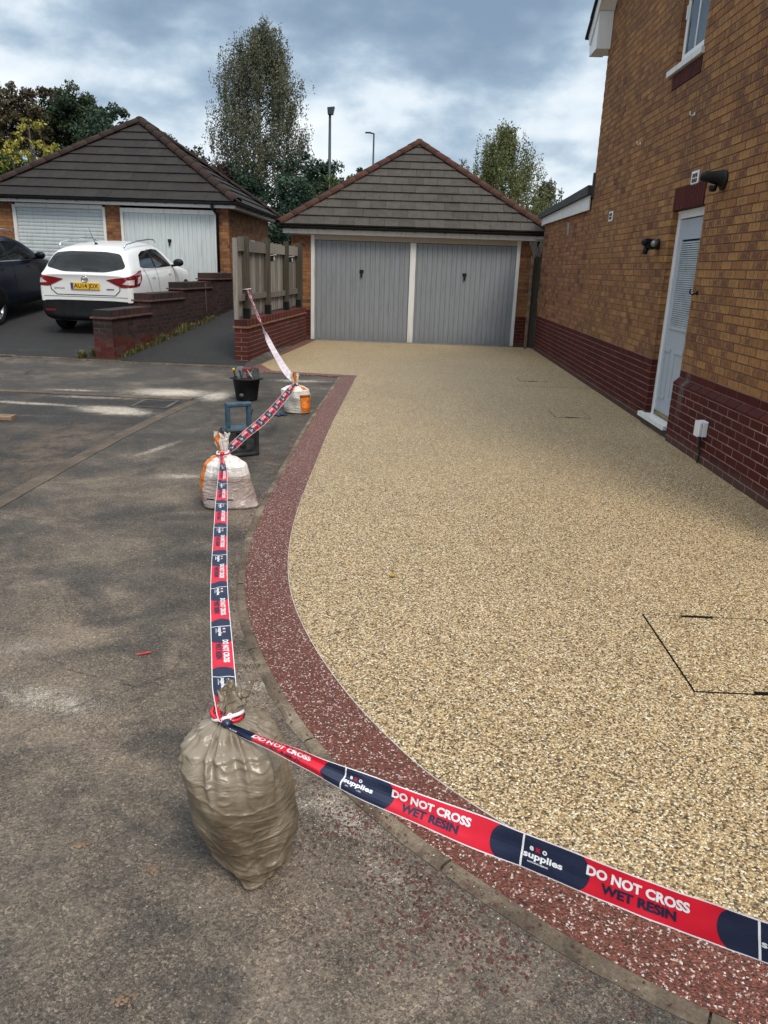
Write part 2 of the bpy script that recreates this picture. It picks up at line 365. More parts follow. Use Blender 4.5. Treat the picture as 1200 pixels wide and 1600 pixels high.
def tarmac(name, dark, tan, stains, tan_bias=0.0, tanpatch=()):
    t = NT(name); P = t.pos()
    g = t.noise(P, 260, 3, 0.7)
    pit = t.vor(t.vec('ADD', P, t.vec('MULTIPLY', t.vor(P, 90, out='Color'), (0.006, 0.006, 0))), 230, out='Distance')
    big = t.noise(P, 1.15, 6, 0.62, 0.4)
    mid = t.noise(P, 6, 5, 0.65, 0.5)
    near = t.M('SUBTRACT', 1.0, t.step(t.xyz(P)[1], 2.5, 9.0))
    f = t.M('ADD', t.M('MULTIPLY', big, 0.75), t.M('MULTIPLY', mid, 0.32))
    f = t.M('ADD', f, t.M('ADD', t.M('MULTIPLY', near, 0.16), tan_bias - 0.06))
    f = t.M('ADD', t.M('MULTIPLY', t.step(f, 0.40, 0.76), 0.90), 0.05)
    for (x, y, rx, ry, a, s) in tanpatch:
        mm = t.M('MULTIPLY', ellipse_mask(t, P, x, y, rx, ry, a, 0.9), s)
        f = t.M('MAXIMUM', f, t.M('MULTIPLY', mm, t.step(mid, 0.25, 0.6)))
    c = t.mix(f, dark, tan)
    # damp, darker clouds
    c = t.mix(t.M('MULTIPLY', t.step(t.noise(t.map(P, loc=(7, 3, 0)), 1.7, 5, 0.6, 0.6), 0.46, 0.64), 0.75), c, dark)
    # pale dust left by the job
    dust = None
    for (x, y, rx, ry, a, s) in stains:
        m = t.M('MULTIPLY', ellipse_mask(t, P, x, y, rx, ry, a, 0.95), s)
        dust = m if dust is None else t.M('MAXIMUM', dust, m)
    if dust is not None:
        brk = t.step(t.M('ADD', t.M('ADD', t.M('MULTIPLY', t.noise(P, 9, 10, 0.85, 1.0), 0.9), t.M('MULTIPLY', g, 0.8)), t.M('MULTIPLY', dust, 0.26)), 0.90, 1.12)
        c = t.mix(t.M('MULTIPLY', dust, brk), c, (0.52, 0.47, 0.40))
    # a few hairline cracks
    wv = t.vec('ADD', t.map(P, (1, 1, 0)), t.vec('MULTIPLY', t.vor(t.map(P, (1, 1, 0)), 9, out='Color'), (0.05, 0.05, 0)))
    ce = t.vor(wv, 0.55, 'DISTANCE_TO_EDGE', 'Distance')
    cm = t.M('MULTIPLY', t.M('SUBTRACT', 1.0, t.step(ce, 0.001, 0.0045)), t.step(t.noise(P, 1.3, 2), 0.50, 0.56))
    c = t.mix(t.M('MULTIPLY', cm, 0.4), c, (0.015, 0.013, 0.011))
    # worn hairline scuffs
    sc = t.noise(t.map(P, (1.2, 14, 1), rot=(0, 0, 0.7)), 1.0, 6, 0.7, 1.0)
    c = t.mix(t.M('MULTIPLY', t.step(sc, 0.70, 0.78), 0.3), c, (0.36, 0.34, 0.31))
    # open texture: dark pits between the stones, light stone tops
    c = t.mix(t.M('MULTIPLY', t.M('MULTIPLY', t.step(pit, 0.40, 0.70), 0.55), t.step(t.noise(P, 2.5, 4), 0.35, 0.6)), c, (0.018, 0.016, 0.014))
    gg = t.noise(P, 120, 6, 0.8)
    chip = t.xyz(t.vor(t.vec('ADD', P, t.vec('MULTIPLY', t.vor(P, 70, out='Color'), (0.008, 0.008, 0))), 150, out='Color'))
    c = t.mix(0.75, c, t.ramp(chip[0], [(0.0, (0.45, 0.45, 0.46)), (0.5, (0.95, 0.95, 0.95)), (0.9, (1.30, 1.28, 1.24)), (1.0, (2.1, 2.05, 1.95))]), 'MULTIPLY')
    c = t.mix(0.75, c, t.ramp(gg, [(0.34, (0.42, 0.42, 0.43)), (0.66, (1.60, 1.57, 1.52))]), 'MULTIPLY')
    spk = t.xyz(t.vor(P, 210, out='Color'))[1]
    c = t.mix(t.M('MULTIPLY', t.M('GREATER_THAN', spk, 0.993), 0.35), c, (0.42, 0.39, 0.35))
    h = t.M('ADD', t.M('MULTIPLY', gg, 0.8), t.M('MULTIPLY', pit, -0.8))
    t.p(color=c, rough=0.85, spec=0.25, normal=t.bump(h, 0.8, 0.006))
DUST = [(-1.35, 2.55, 0.50, 0.18, -0.25, 0.75), (-1.75, 2.9, 0.5, 0.12, 0.5, 0.5), (-0.14, 1.98, 0.34, 0.13, -0.75, 0.75), (-0.02, 1.78, 0.38, 0.10, -0.8, 0.5), (-.28, 2.02, .15, .09, .3, 0.7), (-0.60, 2.72, 0.28, 0.09, 0.2, 0.6),
        (-1.75, 5.85, 0.42, 0.16, 0.1, 0.8), (-2.25, 6.75, 0.10, 0.7, -0.3, 0.75), (-3.1, 9.85, 1.1, 0.62, 0.0, 1.15), (-4.3, 9.75, 0.7, 0.15, 0.0, 0.8), (-2.45, 9.7, 0.35, 0.7, 0.0, 1.1),
        (-1.6, 11.3, 0.75, 0.28, 0.0, 0.9), (-2.6, 11.2, 0.4, 0.25, 0.3, 0.5), (-1.2, 4.4, 0.18, 0.5, 0, 0.35), (-0.35, 1.1, 0.5, 0.06, 1.2, 0.4)]
DUST_ROAD = [(-3.3, 8.45, 0.85, 0.42, -0.3, 1.25), (-4.4, 8.7, 1.3, 0.16, -0.1, 0.85), (-3.9, 9.25, 1.2, 0.18, 0.0, 0.7), (-5.4, 8.9, 1.2, 0.25, 0.1, 0.6), (-4.6, 7.9, 1.6, 0.10, 0.15, 0.6)]
tarmac('tarmac_path', (0.060, 0.058, 0.055), (0.225, 0.182, 0.142), DUST, 0.0, [(-.38, 2.15, .30, .42, .6, .9), (-.05, 1.62, .35, .30, .6, .8), (-1.02, 4.2, .16, .9, 0, .8), (-1.15, 6.3, .2, .8, 0, .6), (-.95, 3.3, .25, .5, 0, .7)])
tarmac('tarmac_road', (0.042, 0.042, 0.043), (0.155, 0.120, 0.090), DUST_ROAD, -0.05, [(-3.15, 6.6, 0.75, 2.2, 0.1, 0.9)])
tarmac('tarmac_drive', (0.026, 0.027, 0.029), (0.055, 0.053, 0.049), [(-6.6, 13.2, 0.9, 0.15, 0, 0.25)], -0.15)

t = NT('edging_concrete'); P = t.pos()
n1 = t.noise(P, 4, 7, 0.75, 0.6); g = t.noise(P, 130, 4, 0.7)
c = t.ramp(n1, [(0.32, (0.060, 0.046, 0.034)), (0.50, (0.130, 0.100, 0.072)), (0.68, (0.27, 0.22, 0.165))])
c = t.mix(0.7, c, t.ramp(g, [(0.3, (0.55, 0.55, 0.55)), (0.7, (1.35, 1.35, 1.33))]), 'MULTIPLY')
t.p(color=c, rough=0.9, spec=0.25, normal=t.bump(g, 0.6, 0.004))
t = NT('kerb_brown'); P = t.pos()
n1 = t.noise(P, 2.6, 7, 0.75); g = t.noise(P, 110, 4, 0.7)
c = t.ramp(n1, [(0.3, (0.048, 0.042, 0.037)), (0.5, (0.095, 0.075, 0.058)), (0.75, (0.18, 0.14, 0.105))])
c = t.mix(0.7, c, t.ramp(g, [(0.3, (0.55, 0.55, 0.55)), (0.7, (1.35, 1.35, 1.33))]), 'MULTIPLY')
t.p(color=c, rough=0.9, spec=0.25, normal=t.bump(g, 0.6, 0.004))

t = NT('grass_field'); P = t.pos()
t.p(color=t.ramp(t.noise(P, 0.6, 6, 0.7), [(0.3, (0.035, 0.05, 0.015)), (0.7, (0.08, 0.10, 0.03))]), rough=0.95, spec=0.1)

def leaf_mat(name, stops):
    t = NT(name); r = t.xyz(t.uv('rnd'))
    c = t.ramp(r[0], stops)
    c = t.mix(0.5, c, t.ramp(r[1], [(0, (0.6, 0.6, 0.6)), (1, (1.4, 1.4, 1.3))]), 'MULTIPLY')
    t.p(color=c, rough=0.6, spec=0.3)
    tr = t.nt.nodes.new('ShaderNodeBsdfTranslucent'); t.L(c, tr.inputs[0])
    mx = t.nt.nodes.new('ShaderNodeMixShader'); mx.inputs[0].default_value = 0.25
    t.L(t.b.outputs[0], mx.inputs[1]); t.L(tr.outputs[0], mx.inputs[2]); t.L(mx.outputs[0], t.out.inputs['Surface'])
leaf_mat('leaf_birch', [(0, (0.060, 0.068, 0.045)), (0.6, (0.105, 0.113, 0.072)), (1, (0.17, 0.165, 0.10))])
leaf_mat('leaf_dark', [(0, (0.016, 0.030, 0.016)), (0.6, (0.030, 0.052, 0.024)), (1, (0.055, 0.075, 0.032))])
leaf_mat('leaf_teal', [(0, (0.016, 0.036, 0.026)), (0.6, (0.030, 0.060, 0.040)), (1, (0.05, 0.085, 0.055))])
leaf_mat('leaf_brown', [(0, (0.045, 0.035, 0.022)), (0.6, (0.075, 0.060, 0.035)), (1, (0.11, 0.095, 0.045))])
leaf_mat('leaf_green', [(0, (0.045, 0.075, 0.018)), (0.6, (0.075, 0.115, 0.028)), (1, (0.12, 0.16, 0.04))])
leaf_mat('leaf_yellow', [(0, (0.12, 0.14, 0.025)), (0.5, (0.32, 0.29, 0.05)), (1, (0.50, 0.44, 0.10))])
leaf_mat('leaf_olive', [(0, (0.07, 0.085, 0.035)), (0.6, (0.12, 0.14, 0.05)), (1, (0.19, 0.19, 0.07))])
leaf_mat('leaf_purple', [(0, (0.035, 0.018, 0.018)), (1, (0.08, 0.04, 0.032))])
leaf_mat('grass_blades', [(0, (0.045, 0.06, 0.018)), (0.5, (0.10, 0.11, 0.035)), (1, (0.24, 0.19, 0.09))])
t = NT('bark_birch'); P = t.pos()
n1 = t.noise(t.map(P, (3, 3, 6)), 2.0, 4, 0.6)
t.p(color=t.ramp(n1, [(0.38, (0.06, 0.055, 0.05)), (0.5, (0.42, 0.41, 0.39))]), rough=0.8)
simple('bark_brown', (0.055, 0.045, 0.038), 0.9, var=0.3, nscale=3)

def car_paint(name, c, coat=.45, spec=.4):
    t = NT(name); n = t.noise(t.obj(), 5, 4)
    t.p(color=t.mix(t.M('MULTIPLY', n, 0.15), c, tuple(x * 0.7 for x in c)), rough=0.30, spec=spec, coat=coat, coatr=0.05)
car_paint('paint_white', (0.72, 0.73, 0.73))
car_paint('paint_navy', (0.0018, 0.0036, 0.011), .16, .15)
t = NT('car_glass'); n = t.noise(t.obj(), 3, 3)
t.p(color=t.ramp(n, [(0.35, (0.003, 0.004, 0.005)), (0.7, (0.012, 0.016, 0.018))]), rough=0.06, spec=0.35)
t = NT('window_glass'); n = t.noise(t.obj(), 3, 3)
t.p(color=t.ramp(n, [(0.35, (0.02, 0.026, 0.03)), (0.7, (0.06, 0.07, 0.08))]), rough=0.04, spec=0.8)
t = NT('clear_glass'); n = t.noise(t.obj(), 3, 3)
t.p(color=(0.9, 0.95, 0.97), rough=t.M('MULTIPLY', n, 0.05), spec=0.5, trans=1.0, ior=1.05)
simple('light_red', (0.22, 0.003, 0.008), 0.12, var=0.2, spec=0.6, coat=0.8)
simple('light_clear', (0.62, 0.60, 0.60), 0.12, var=0.3, nscale=30, spec=0.6, coat=0.8)
simple('chrome', (0.65, 0.66, 0.68), 0.18, 0.95)
simple('rim_silver', (0.50, 0.52, 0.55), 0.3, 0.8)
simple('plate_yellow', (0.72, 0.42, 0.02), 0.4, var=0.04)
simple('plate_blue', (0.02, 0.06, 0.30), 0.4)
simple('print_black', (0.008, 0.008, 0.01), 0.5)
simple('badge_grey', (0.25, 0.26, 0.27), 0.4, 0.5)
# barrier tape
simple('tape_red', (0.62, 0.008, 0.028), 0.32, var=0.08, spec=0.5)
simple('tape_navy', (0.011, 0.017, 0.046), 0.32, var=0.08, spec=0.5)
simple('tape_white', (0.74, 0.74, 0.76), 0.35, var=0.05, spec=0.5)
simple('tape_back', (0.66, 0.56, 0.58), 0.35, var=0.15, nscale=14, spec=0.5)

def sack_mat(name, base, dark, light, wsc, rough, coat, gravel=None, z_split=None):
    t = NT(name); P = t.obj()
    n = t.noise(P, 7, 5, 0.65, 0.4)
    c = t.ramp(n, [(0.28, dark), (0.5, base), (0.74, light)])
    if gravel:
        gc = t.xyz(t.vor(P, 130, out='Color'))[0]
        gcol = t.ramp(gc, [(0, tuple(x * 0.75 for x in gravel)), (0.5, gravel), (1, tuple(min(1, x * 1.35) for x in gravel))])
        m = t.M('SUBTRACT', 1.0, t.step(t.M('ADD', t.xyz(P)[2], t.M('MULTIPLY', n, 0.06)), z_split - 0.01, z_split + 0.05))
        c = t.mix(t.M('MULTIPLY', m, 0.85), c, gcol)
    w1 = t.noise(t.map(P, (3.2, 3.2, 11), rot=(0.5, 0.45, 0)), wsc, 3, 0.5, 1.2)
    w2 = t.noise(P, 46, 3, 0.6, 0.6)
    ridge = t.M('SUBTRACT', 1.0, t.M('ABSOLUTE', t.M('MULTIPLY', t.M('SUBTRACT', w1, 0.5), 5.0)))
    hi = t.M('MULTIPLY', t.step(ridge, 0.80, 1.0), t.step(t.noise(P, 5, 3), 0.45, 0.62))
    c = t.mix(t.M('MULTIPLY', hi, 0.35), c, light)  # crease highlights painted into the film colour along the bump ridges
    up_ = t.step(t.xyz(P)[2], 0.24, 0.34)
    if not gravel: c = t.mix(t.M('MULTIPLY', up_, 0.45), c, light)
    t.p(color=c, rough=rough, spec=0.5, coat=coat, coatr=0.25, normal=t.bump(t.M('ADD', ridge, t.M('MULTIPLY', w2, 0.35)), 0.5, 0.006))
    return t
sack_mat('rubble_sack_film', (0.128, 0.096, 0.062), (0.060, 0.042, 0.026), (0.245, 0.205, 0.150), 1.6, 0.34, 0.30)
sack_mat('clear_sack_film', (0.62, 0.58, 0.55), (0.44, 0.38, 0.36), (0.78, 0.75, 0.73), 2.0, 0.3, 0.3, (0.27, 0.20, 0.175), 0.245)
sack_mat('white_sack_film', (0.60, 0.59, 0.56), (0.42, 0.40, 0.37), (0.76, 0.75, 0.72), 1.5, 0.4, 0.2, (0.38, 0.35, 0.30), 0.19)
simple('sack_orange', (0.62, 0.17, 0.02), 0.4, var=0.25, nscale=16, spec=0.5)

# ------------------------------------------------------------------ mesh helpers
ORG = {}   # world origin that each parented mesh is written relative to
def tag(o, label=None, cat=None, group=None, kind=None):
    if label: o['label'] = label
    if cat: o['category'] = cat
    if group: o['group'] = group
    if kind: o['kind'] = kind
    return o
def thing(name, loc, label, cat, group=None, rz=0.0, local=False):
    o = bpy.data.objects.new(name, None)
    col.objects.link(o)
    o.location = loc
    o.rotation_euler = (0, 0, rz)
    o.empty_display_size = 0.1
    ORG[o] = Vector((0, 0, 0)) if local else Vector(loc)
    return tag(o, label, cat, group)

class MB:
    def __init__(s):
        s.v = []; s.f = []; s.uv = []; s.rn = []; s.mi = []; s.smooth = []
    def face(s, pts, uvs=None, rn=(0.5, 0.5), mi=0, sm=False):
        b = len(s.v)
        s.v.extend([tuple(p) for p in pts])
        n = len(pts)
        s.f.append(tuple(range(b, b + n)))
        s.uv.extend(uvs if uvs else [(0.5, 0.5)] * n)
        s.rn.extend([rn] * n)
        s.mi.append(mi); s.smooth.append(sm)
    def poly(s, verts, faces, rn=(0.5, 0.5), mi=0, sm=False, uvs=None):
        b = len(s.v)
        s.v.extend([tuple(p) for p in verts])
        for f in faces:
            s.f.append(tuple(b + i for i in f))
            s.uv.extend([(uvs[i] if uvs else (0.5, 0.5)) for i in f])
            s.rn.extend([rn] * len(f))
            s.mi.append(mi); s.smooth.append(sm)
    def obox(s, c, ax, half, rn=(0.5, 0.5), mi=0, skip_back=False, bev=0.0):
        """box with centre c, axes ax=(U,V,W) (W outward), half sizes; front face has UV 0..1"""
        c = Vector(c); U, V, W = ax; a, b, d = half
        P = lambda i, j, k: c + U * (a * i) + V * (b * j) + W * (d * k)
        q = [P(-1, -1, 1), P(1, -1, 1), P(1, 1, 1), P(-1, 1, 1), P(-1, -1, -1), P(1, -1, -1), P(1, 1, -1), P(-1, 1, -1)]
        if bev > 0:
            e = bev
            fr = [P(-1 + e / a, -1 + e / b, 1), P(1 - e / a, -1 + e / b, 1), P(1 - e / a, 1 - e / b, 1), P(-1 + e / a, 1 - e / b, 1)]
            k = 1 - e / d
            q[0], q[1], q[2], q[3] = P(-1, -1, k), P(1, -1, k), P(1, 1, k), P(-1, 1, k)
            s.face(fr, [(0.04, .04), (.96, .04), (.96, .96), (0.04, .96)], rn, mi)
            for i in range(4):
                j = (i + 1) % 4
                s.face([q[i], q[j], fr[j], fr[i]], [(0, 0), (1, 0), (1, 0.02), (0, 0.02)], rn, mi)
        else:
            s.face(q[:4], [(0, 0), (1, 0), (1, 1), (0, 1)], rn, mi)
        s.face([q[5], q[1], q[2], q[6]][::1], [(0, 0), (.3, 0), (.3, 1), (0, 1)], rn, mi)
        s.face([q[0], q[4], q[7], q[3]], [(0, 0), (.3, 0), (.3, 1), (0, 1)], rn, mi)
        s.face([q[3], q[2], q[6], q[7]], [(0, 0), (1, 0), (1, .3), (0, .3)], rn, mi)
        s.face([q[4], q[5], q[1], q[0]], [(0, 0), (1, 0), (1, .3), (0, .3)], rn, mi)
        if not skip_back: s.face([q[5], q[4], q[7], q[6]], [(0, 0), (1, 0), (1, 1), (0, 1)], rn, mi)
    def box(s, x0, x1, y0, y1, z0, z1, rn=(0.5, 0.5), mi=0, bev=0.0):
        s.obox(((x0 + x1) / 2, (y0 + y1) / 2, (z0 + z1) / 2), (Vector((1, 0, 0)), Vector((0, 0, 1)), Vector((0, -1, 0))), ((x1 - x0) / 2, (z1 - z0) / 2, (y1 - y0) / 2), rn, mi, bev=bev)
    def prism(s, poly2, frame, d0_, d1_, rn=(0.5, 0.5), mi=0):
        """extrude polygon (list of (a,b)) along third axis; frame=(O,A,B,D)"""
        O, A, B, D = frame
        f = [O + A * p[0] + B * p[1] + D * d1_ for p in poly2]
        k = [O + A * p[0] + B * p[1] + D * d0_ for p in poly2]
        s.face(f, None, rn, mi); s.face(k[::-1], None, rn, mi)
        n = len(poly2)
        for i in range(n):
            j = (i + 1) % n
            s.face([f[j], f[i], k[i], k[j]], None, rn, mi)
    def tube(s, pts, rad, seg=10, rn=(0.5, 0.5), mi=0, sm=True, cap=True):
        pts = [Vector(p) for p in pts]
        rads = rad if isinstance(rad, (list, tuple)) else [rad] * len(pts)
        rings = []
        up = Vector((0, 0, 1))
        pn = None
        for i, p in enumerate(pts):
            t_ = (pts[min(i + 1, len(pts) - 1)] - pts[max(i - 1, 0)]).normalized()
            if pn is None:
                pn = t_.cross(up)
                if pn.length < 0.05: pn = t_.cross(Vector((1, 0, 0)))
                pn.normalize()
            else:
                pn = (pn - t_ * pn.dot(t_)).normalized()
            bn = t_.cross(pn)
            rings.append([p + (pn * math.cos(a) + bn * math.sin(a)) * rads[i] for a in [2 * math.pi * k / seg for k in range(seg)]])
        vs = [q for r_ in rings for q in r_]
        fs = []
        for i in range(len(pts) - 1):
            for k in range(seg):
                a, b = i * seg + k, i * seg + (k + 1) % seg
                fs.append((a, b, b + seg, a + seg))
        if cap:
            fs.append(tuple(range(seg))[::-1]); fs.append(tuple((len(pts) - 1) * seg + k for k in range(seg)))
        s.poly(vs, fs, rn, mi, sm)
    def lathe(s, prof, O, ax=Vector((0, 0, 1)), seg=24, rn=(0.5, 0.5), mi=0, sm=True):
        O = Vector(O); ax = ax.normalized()
        a_ = ax.cross(Vector((1, 0, 0)))
        if a_.length < 0.1: a_ = ax.cross(Vector((0, 1, 0)))
        a_.normalize(); b_ = ax.cross(a_)
        vs = []; fs = []
        for r_, h in prof:
            for k in range(seg):
                t_ = 2 * math.pi * k / seg
                vs.append(O + ax * h + (a_ * math.cos(t_) + b_ * math.sin(t_)) * r_)
        for i in range(len(prof) - 1):
            for k in range(seg):
                a, b = i * seg + k, i * seg + (k + 1) % seg
                fs.append((a, b, b + seg, a + seg))
        s.poly(vs, fs, rn, mi, sm)
    def build(s, name, mats, parent=None, label=None, cat=None, group=None, kind=None, loc=None, weld=False):
        """one mesh object; vertices are in world space (or the parent's own space)"""
        if isinstance(mats, str): mats = [mats]
        org = Vector((0, 0, 0))
        if parent is not None: org = ORG.get(parent, Vector((0, 0, 0)))
        elif loc is not None: org = Vector(loc)
        me = bpy.data.meshes.new(name)
        V = np.array(s.v, dtype=np.float64).reshape(-1, 3) - np.array(org)
        me.from_pydata(V.tolist(), [], s.f)
        for m in mats: me.materials.append(MATS[m])
        if len(mats) > 1: me.polygons.foreach_set('material_index', s.mi)
        me.polygons.foreach_set('use_smooth', s.smooth)
        u = me.uv_layers.new(name='UVMap'); u.data.foreach_set('uv', np.array(s.uv, dtype=np.float32).ravel())
        u2 = me.uv_layers.new(name='rnd'); u2.data.foreach_set('uv', np.array(s.rn, dtype=np.float32).ravel())
        if weld:
            bm = bmesh.new(); bm.from_mesh(me); bmesh.ops.remove_doubles(bm, verts=bm.verts, dist=1e-5); bm.to_mesh(me); bm.free()
        me.update()
        o = bpy.data.objects.new(name, me)
        col.objects.link(o)
        if parent is not None:
            o.parent = parent; ORG[o] = org
        elif loc is not None:
            o.location = loc; ORG[o] = org
        return tag(o, label, cat, group, kind)

X, Y, Z = Vector((1, 0, 0)), Vector((0, 1, 0)), Vector((0, 0, 1))
BOXM = {}
def rn2(): return (random.random(), random.random())
def piece_mesh(name, half, mat, bev):
    key = (name, tuple(round(h, 4) for h in half), mat, bev)
    L = BOXM.setdefault(key, [])
    if len(L) < 10:
        b = MB(); b.obox((0, 0, 0), (X, Z, -Y), half, rn2(), 0, bev=bev)
        me = bpy.data.meshes.new(name)
        me.from_pydata([list(v) for v in b.v], [], b.f); me.materials.append(MATS[mat])
        u = me.uv_layers.new(name='UVMap'); u.data.foreach_set('uv', np.array(b.uv, dtype=np.float32).ravel())
        u2 = me.uv_layers.new(name='rnd'); u2.data.foreach_set('uv', np.array(b.rn, dtype=np.float32).ravel())
        L.append(me); return me
    return random.choice(L)
def place_pieces(parent, name, items, limit=300, minpx=8.5, bev=0.0):
    """items: (centre, (U,V,W), half, material). The pieces that show largest become objects of their own, the rest one stuff part."""
    sc = []
    for it in items:
        c, ax, h, m = it
        x, y, z = proj(c)
        size = 2 * max(h[0], h[1]) * F_PX / z
        vis = -20 < x < 1220 and -20 < y < 1620 and z > 0.1
        # foreshortening
        w = abs((Vector(c) - CAM).normalized().dot(ax[2]))
        s_ = size * (0.35 + 0.65 * w)
        sc.append((s_ if vis else -1, size))
    order = sorted(range(len(items)), key=lambda i: -sc[i][0])
    single = [i for i in order[:limit] if sc[i][0] > 0 and sc[i][1] > minpx]
    rest = [i for i in order if i not in set(single)]
    org = ORG[parent]
    for i in single:
        c, ax, h, m = items[i]
        o = bpy.data.objects.new(name, piece_mesh(name, h, m, bev))
        col.objects.link(o)
        U, V, W = ax
        M4 = Matrix(((U.x, -W.x, V.x, 0), (U.y, -W.y, V.y, 0), (U.z, -W.z, V.z, 0), (0, 0, 0, 1)))
        o.parent = parent
        o.matrix_local = Matrix.Translation(Vector(c) - org) @ M4
    if rest:
        b = MB(); ms = sorted({items[i][3] for i in rest})
        for i in rest:
            c, ax, h, m = items[i]
            b.obox(c, ax, h, rn2(), ms.index(m), skip_back=True, bev=0.0)
        b.build(name, ms, parent, kind='stuff')

def bricks(frame, u0, u1, z0, courses, mat, holes=(), L=0.225, H=0.075, J=0.010, depth=0.03, proud=0.0, top=None, offset=0.0, first=0, bond='stretcher'):
    """courses of bricks on a vertical plane. frame=(O,U,W); W outward. holes: (ua,ub,za,zb). top(u)->max z"""
    O, U, W = frame
    out = []
    for k in range(courses):
        za, zb = z0 + k * H, z0 + (k + 1) * H
        zc = (za + zb) / 2
        kk = k + first
        Lk = L if bond != 'header' else L / 2
        st = math.floor((u0 - offset) / Lk) * Lk + offset - (Lk / 2 if kk % 2 else 0)
        u = st
        while u < u1:
            a, b = max(u, u0), min(u + Lk, u1)
            segs = [(a, b)] if b - a > 0.02 else []
            for (ha, hb, ga, gb) in holes:
                if ga < zc < gb:
                    ns = []
                    for (p, q) in segs:
                        if hb <= p or ha >= q: ns.append((p, q))
                        else:
                            if ha - p > 0.02: ns.append((p, ha))
                            if q - hb > 0.02: ns.append((hb, q))
                    segs = ns
            for (p, q) in segs:
                e0 = 0 if any(abs(p - h[1]) < 1e-6 and h[2] < zc < h[3] for h in holes) or abs(p - u0) < 1e-6 else J * .62
                e1 = 0 if any(abs(q - h[0]) < 1e-6 and h[2] < zc < h[3] for h in holes) or abs(q - u1) < 1e-6 else J * .62
                dp = 0.10 if (e0 == 0 or e1 == 0) else depth
                pp, qq = p + e0, q - e1
                if qq - pp < 0.015: continue
                if top and zb > top((pp + qq) / 2): continue
                j = random.uniform(-0.0012, 0.0012) + proud
                c = O + U * ((pp + qq) / 2) + Z * ((za + J / 2 + zb - J / 2) / 2) + W * (j - dp / 2)
                out.append((c, (U, Z, W), (round((qq - pp) / 2, 3), (H - J) / 2, dp / 2), mat(u, zc) if callable(mat) else mat))
            u += Lk
    return out

def in_view(items, mx=260, my=260):
    r_ = []
    for it in items:
        x, y, z = proj(it[0])
        if -mx < x < 1200 + mx and -my < y < 1600 + my and z > 0.1: r_.append(it)
    return r_

def text_mesh(body, size, bold=0.0, align='CENTER', res=3, width=None):
    cu = bpy.data.curves.new('lettering', 'FONT')
    cu.body = body; cu.size = size; cu.offset = bold; cu.align_x = align; cu.align_y = 'CENTER'; cu.resolution_u = res
    ob = bpy.data.objects.new('lettering', cu); col.objects.link(ob)
    dg = bpy.context.evaluated_depsgraph_get(); dg.update()
    me = bpy.data.meshes.new_from_object(ob.evaluated_get(dg))
    bm = bmesh.new(); bm.from_mesh(me); bmesh.ops.triangulate(bm, faces=bm.faces)
    vs = [v.co.copy() for v in bm.verts]; fs = [tuple(v.index for v in f.verts) for f in bm.faces]
    bm.free(); bpy.data.objects.remove(ob); bpy.data.curves.remove(cu); bpy.data.meshes.remove(me)
    if width and vs:
        w = max(v.x for v in vs) - min(v.x for v in vs)
        for v in vs: v.x *= width / w
    return vs, fs

# ------------------------------------------------------------------ ground and paving
def gz(x, y):
    """the ground rises behind the footpath, to the left of the driveway"""
    if x > -2.35: return 0.0
    s = min(max((y - 12.3), 0), 7.3) * 0.085
    f = min(max((-2.45 - x) / 0.25, 0), 1)
    return s * f
def strip(name, mat, xs, ys, z=0.0, kind='structure', f=None):
    b = MB()
    nx, ny = len(xs), len(ys)
    vs = [(x, y, (f(x, y) if f else 0) + z) for y in ys for x in xs]
    fs = [(j * nx + i, j * nx + i + 1, (j + 1) * nx + i + 1, (j + 1) * nx + i) for j in range(ny - 1) for i in range(nx - 1)]
    b.poly(vs, fs)
    return b.build(name, mat, kind=kind)
fx = [-400, -60, -20, 20, 60, 400]
strip('grass_ground', 'grass_field', fx, [-30, 0, 30, 60, 120, 900], -0.30)
xs = [-30, -20, -12, -8, -6, -5, -4, -3.2, -2.8, -2.7, -2.6, -2.5, -2.4, -2.3, -2.0, 0, 3, 12]
strip('footpath', 'tarmac_path', xs, [-6, 0, 3, 6, 9, 12.3, 13, 14, 16, 18, 19.6, 20.5, 30], 0.0, f=gz)
strip('neighbour_driveway', 'tarmac_drive', [-30, -20, -12, -8, -6, -5, -4, -3.2, -2.8, -2.7], [12.62, 13, 14, 16, 18, 19.55], 0.006, f=gz)

def sheet(name, mat, pts, z, thick=0.0, kind='structure'):
    b = MB()
    bm = bmesh.new()
    f = bm.faces.new([bm.verts.new((x, y, z)) for x, y in pts])
    if f.normal.z < 0: f.normal_flip()
    bmesh.ops.triangulate(bm, faces=[f])
    b.poly([v.co.copy() for v in bm.verts], [tuple(v.index for v in q.verts) for q in bm.faces] if not bm.verts.index_update() else [])
    bm.free()
    if thick:
        n = len(pts)
        for i in range(n):
            j = (i + 1) % n
            b.face([(*pts[i], z), (*pts[j], z), (*pts[j], z - thick), (*pts[i], z - thick)])
    return b.build(name, mat, kind=kind)

# road in the corner of the turning head
road = [(-30, -6), (-2.86, -6), (-2.86, 4.9), (-2.84, 6.6), (-2.80, 7.8), (-2.74, 8.6), (-2.68, 9.26), (-3.3, 9.30), (-6, 9.42), (-30, 10.2)]
sheet('road', 'tarmac_road', road, 0.004)

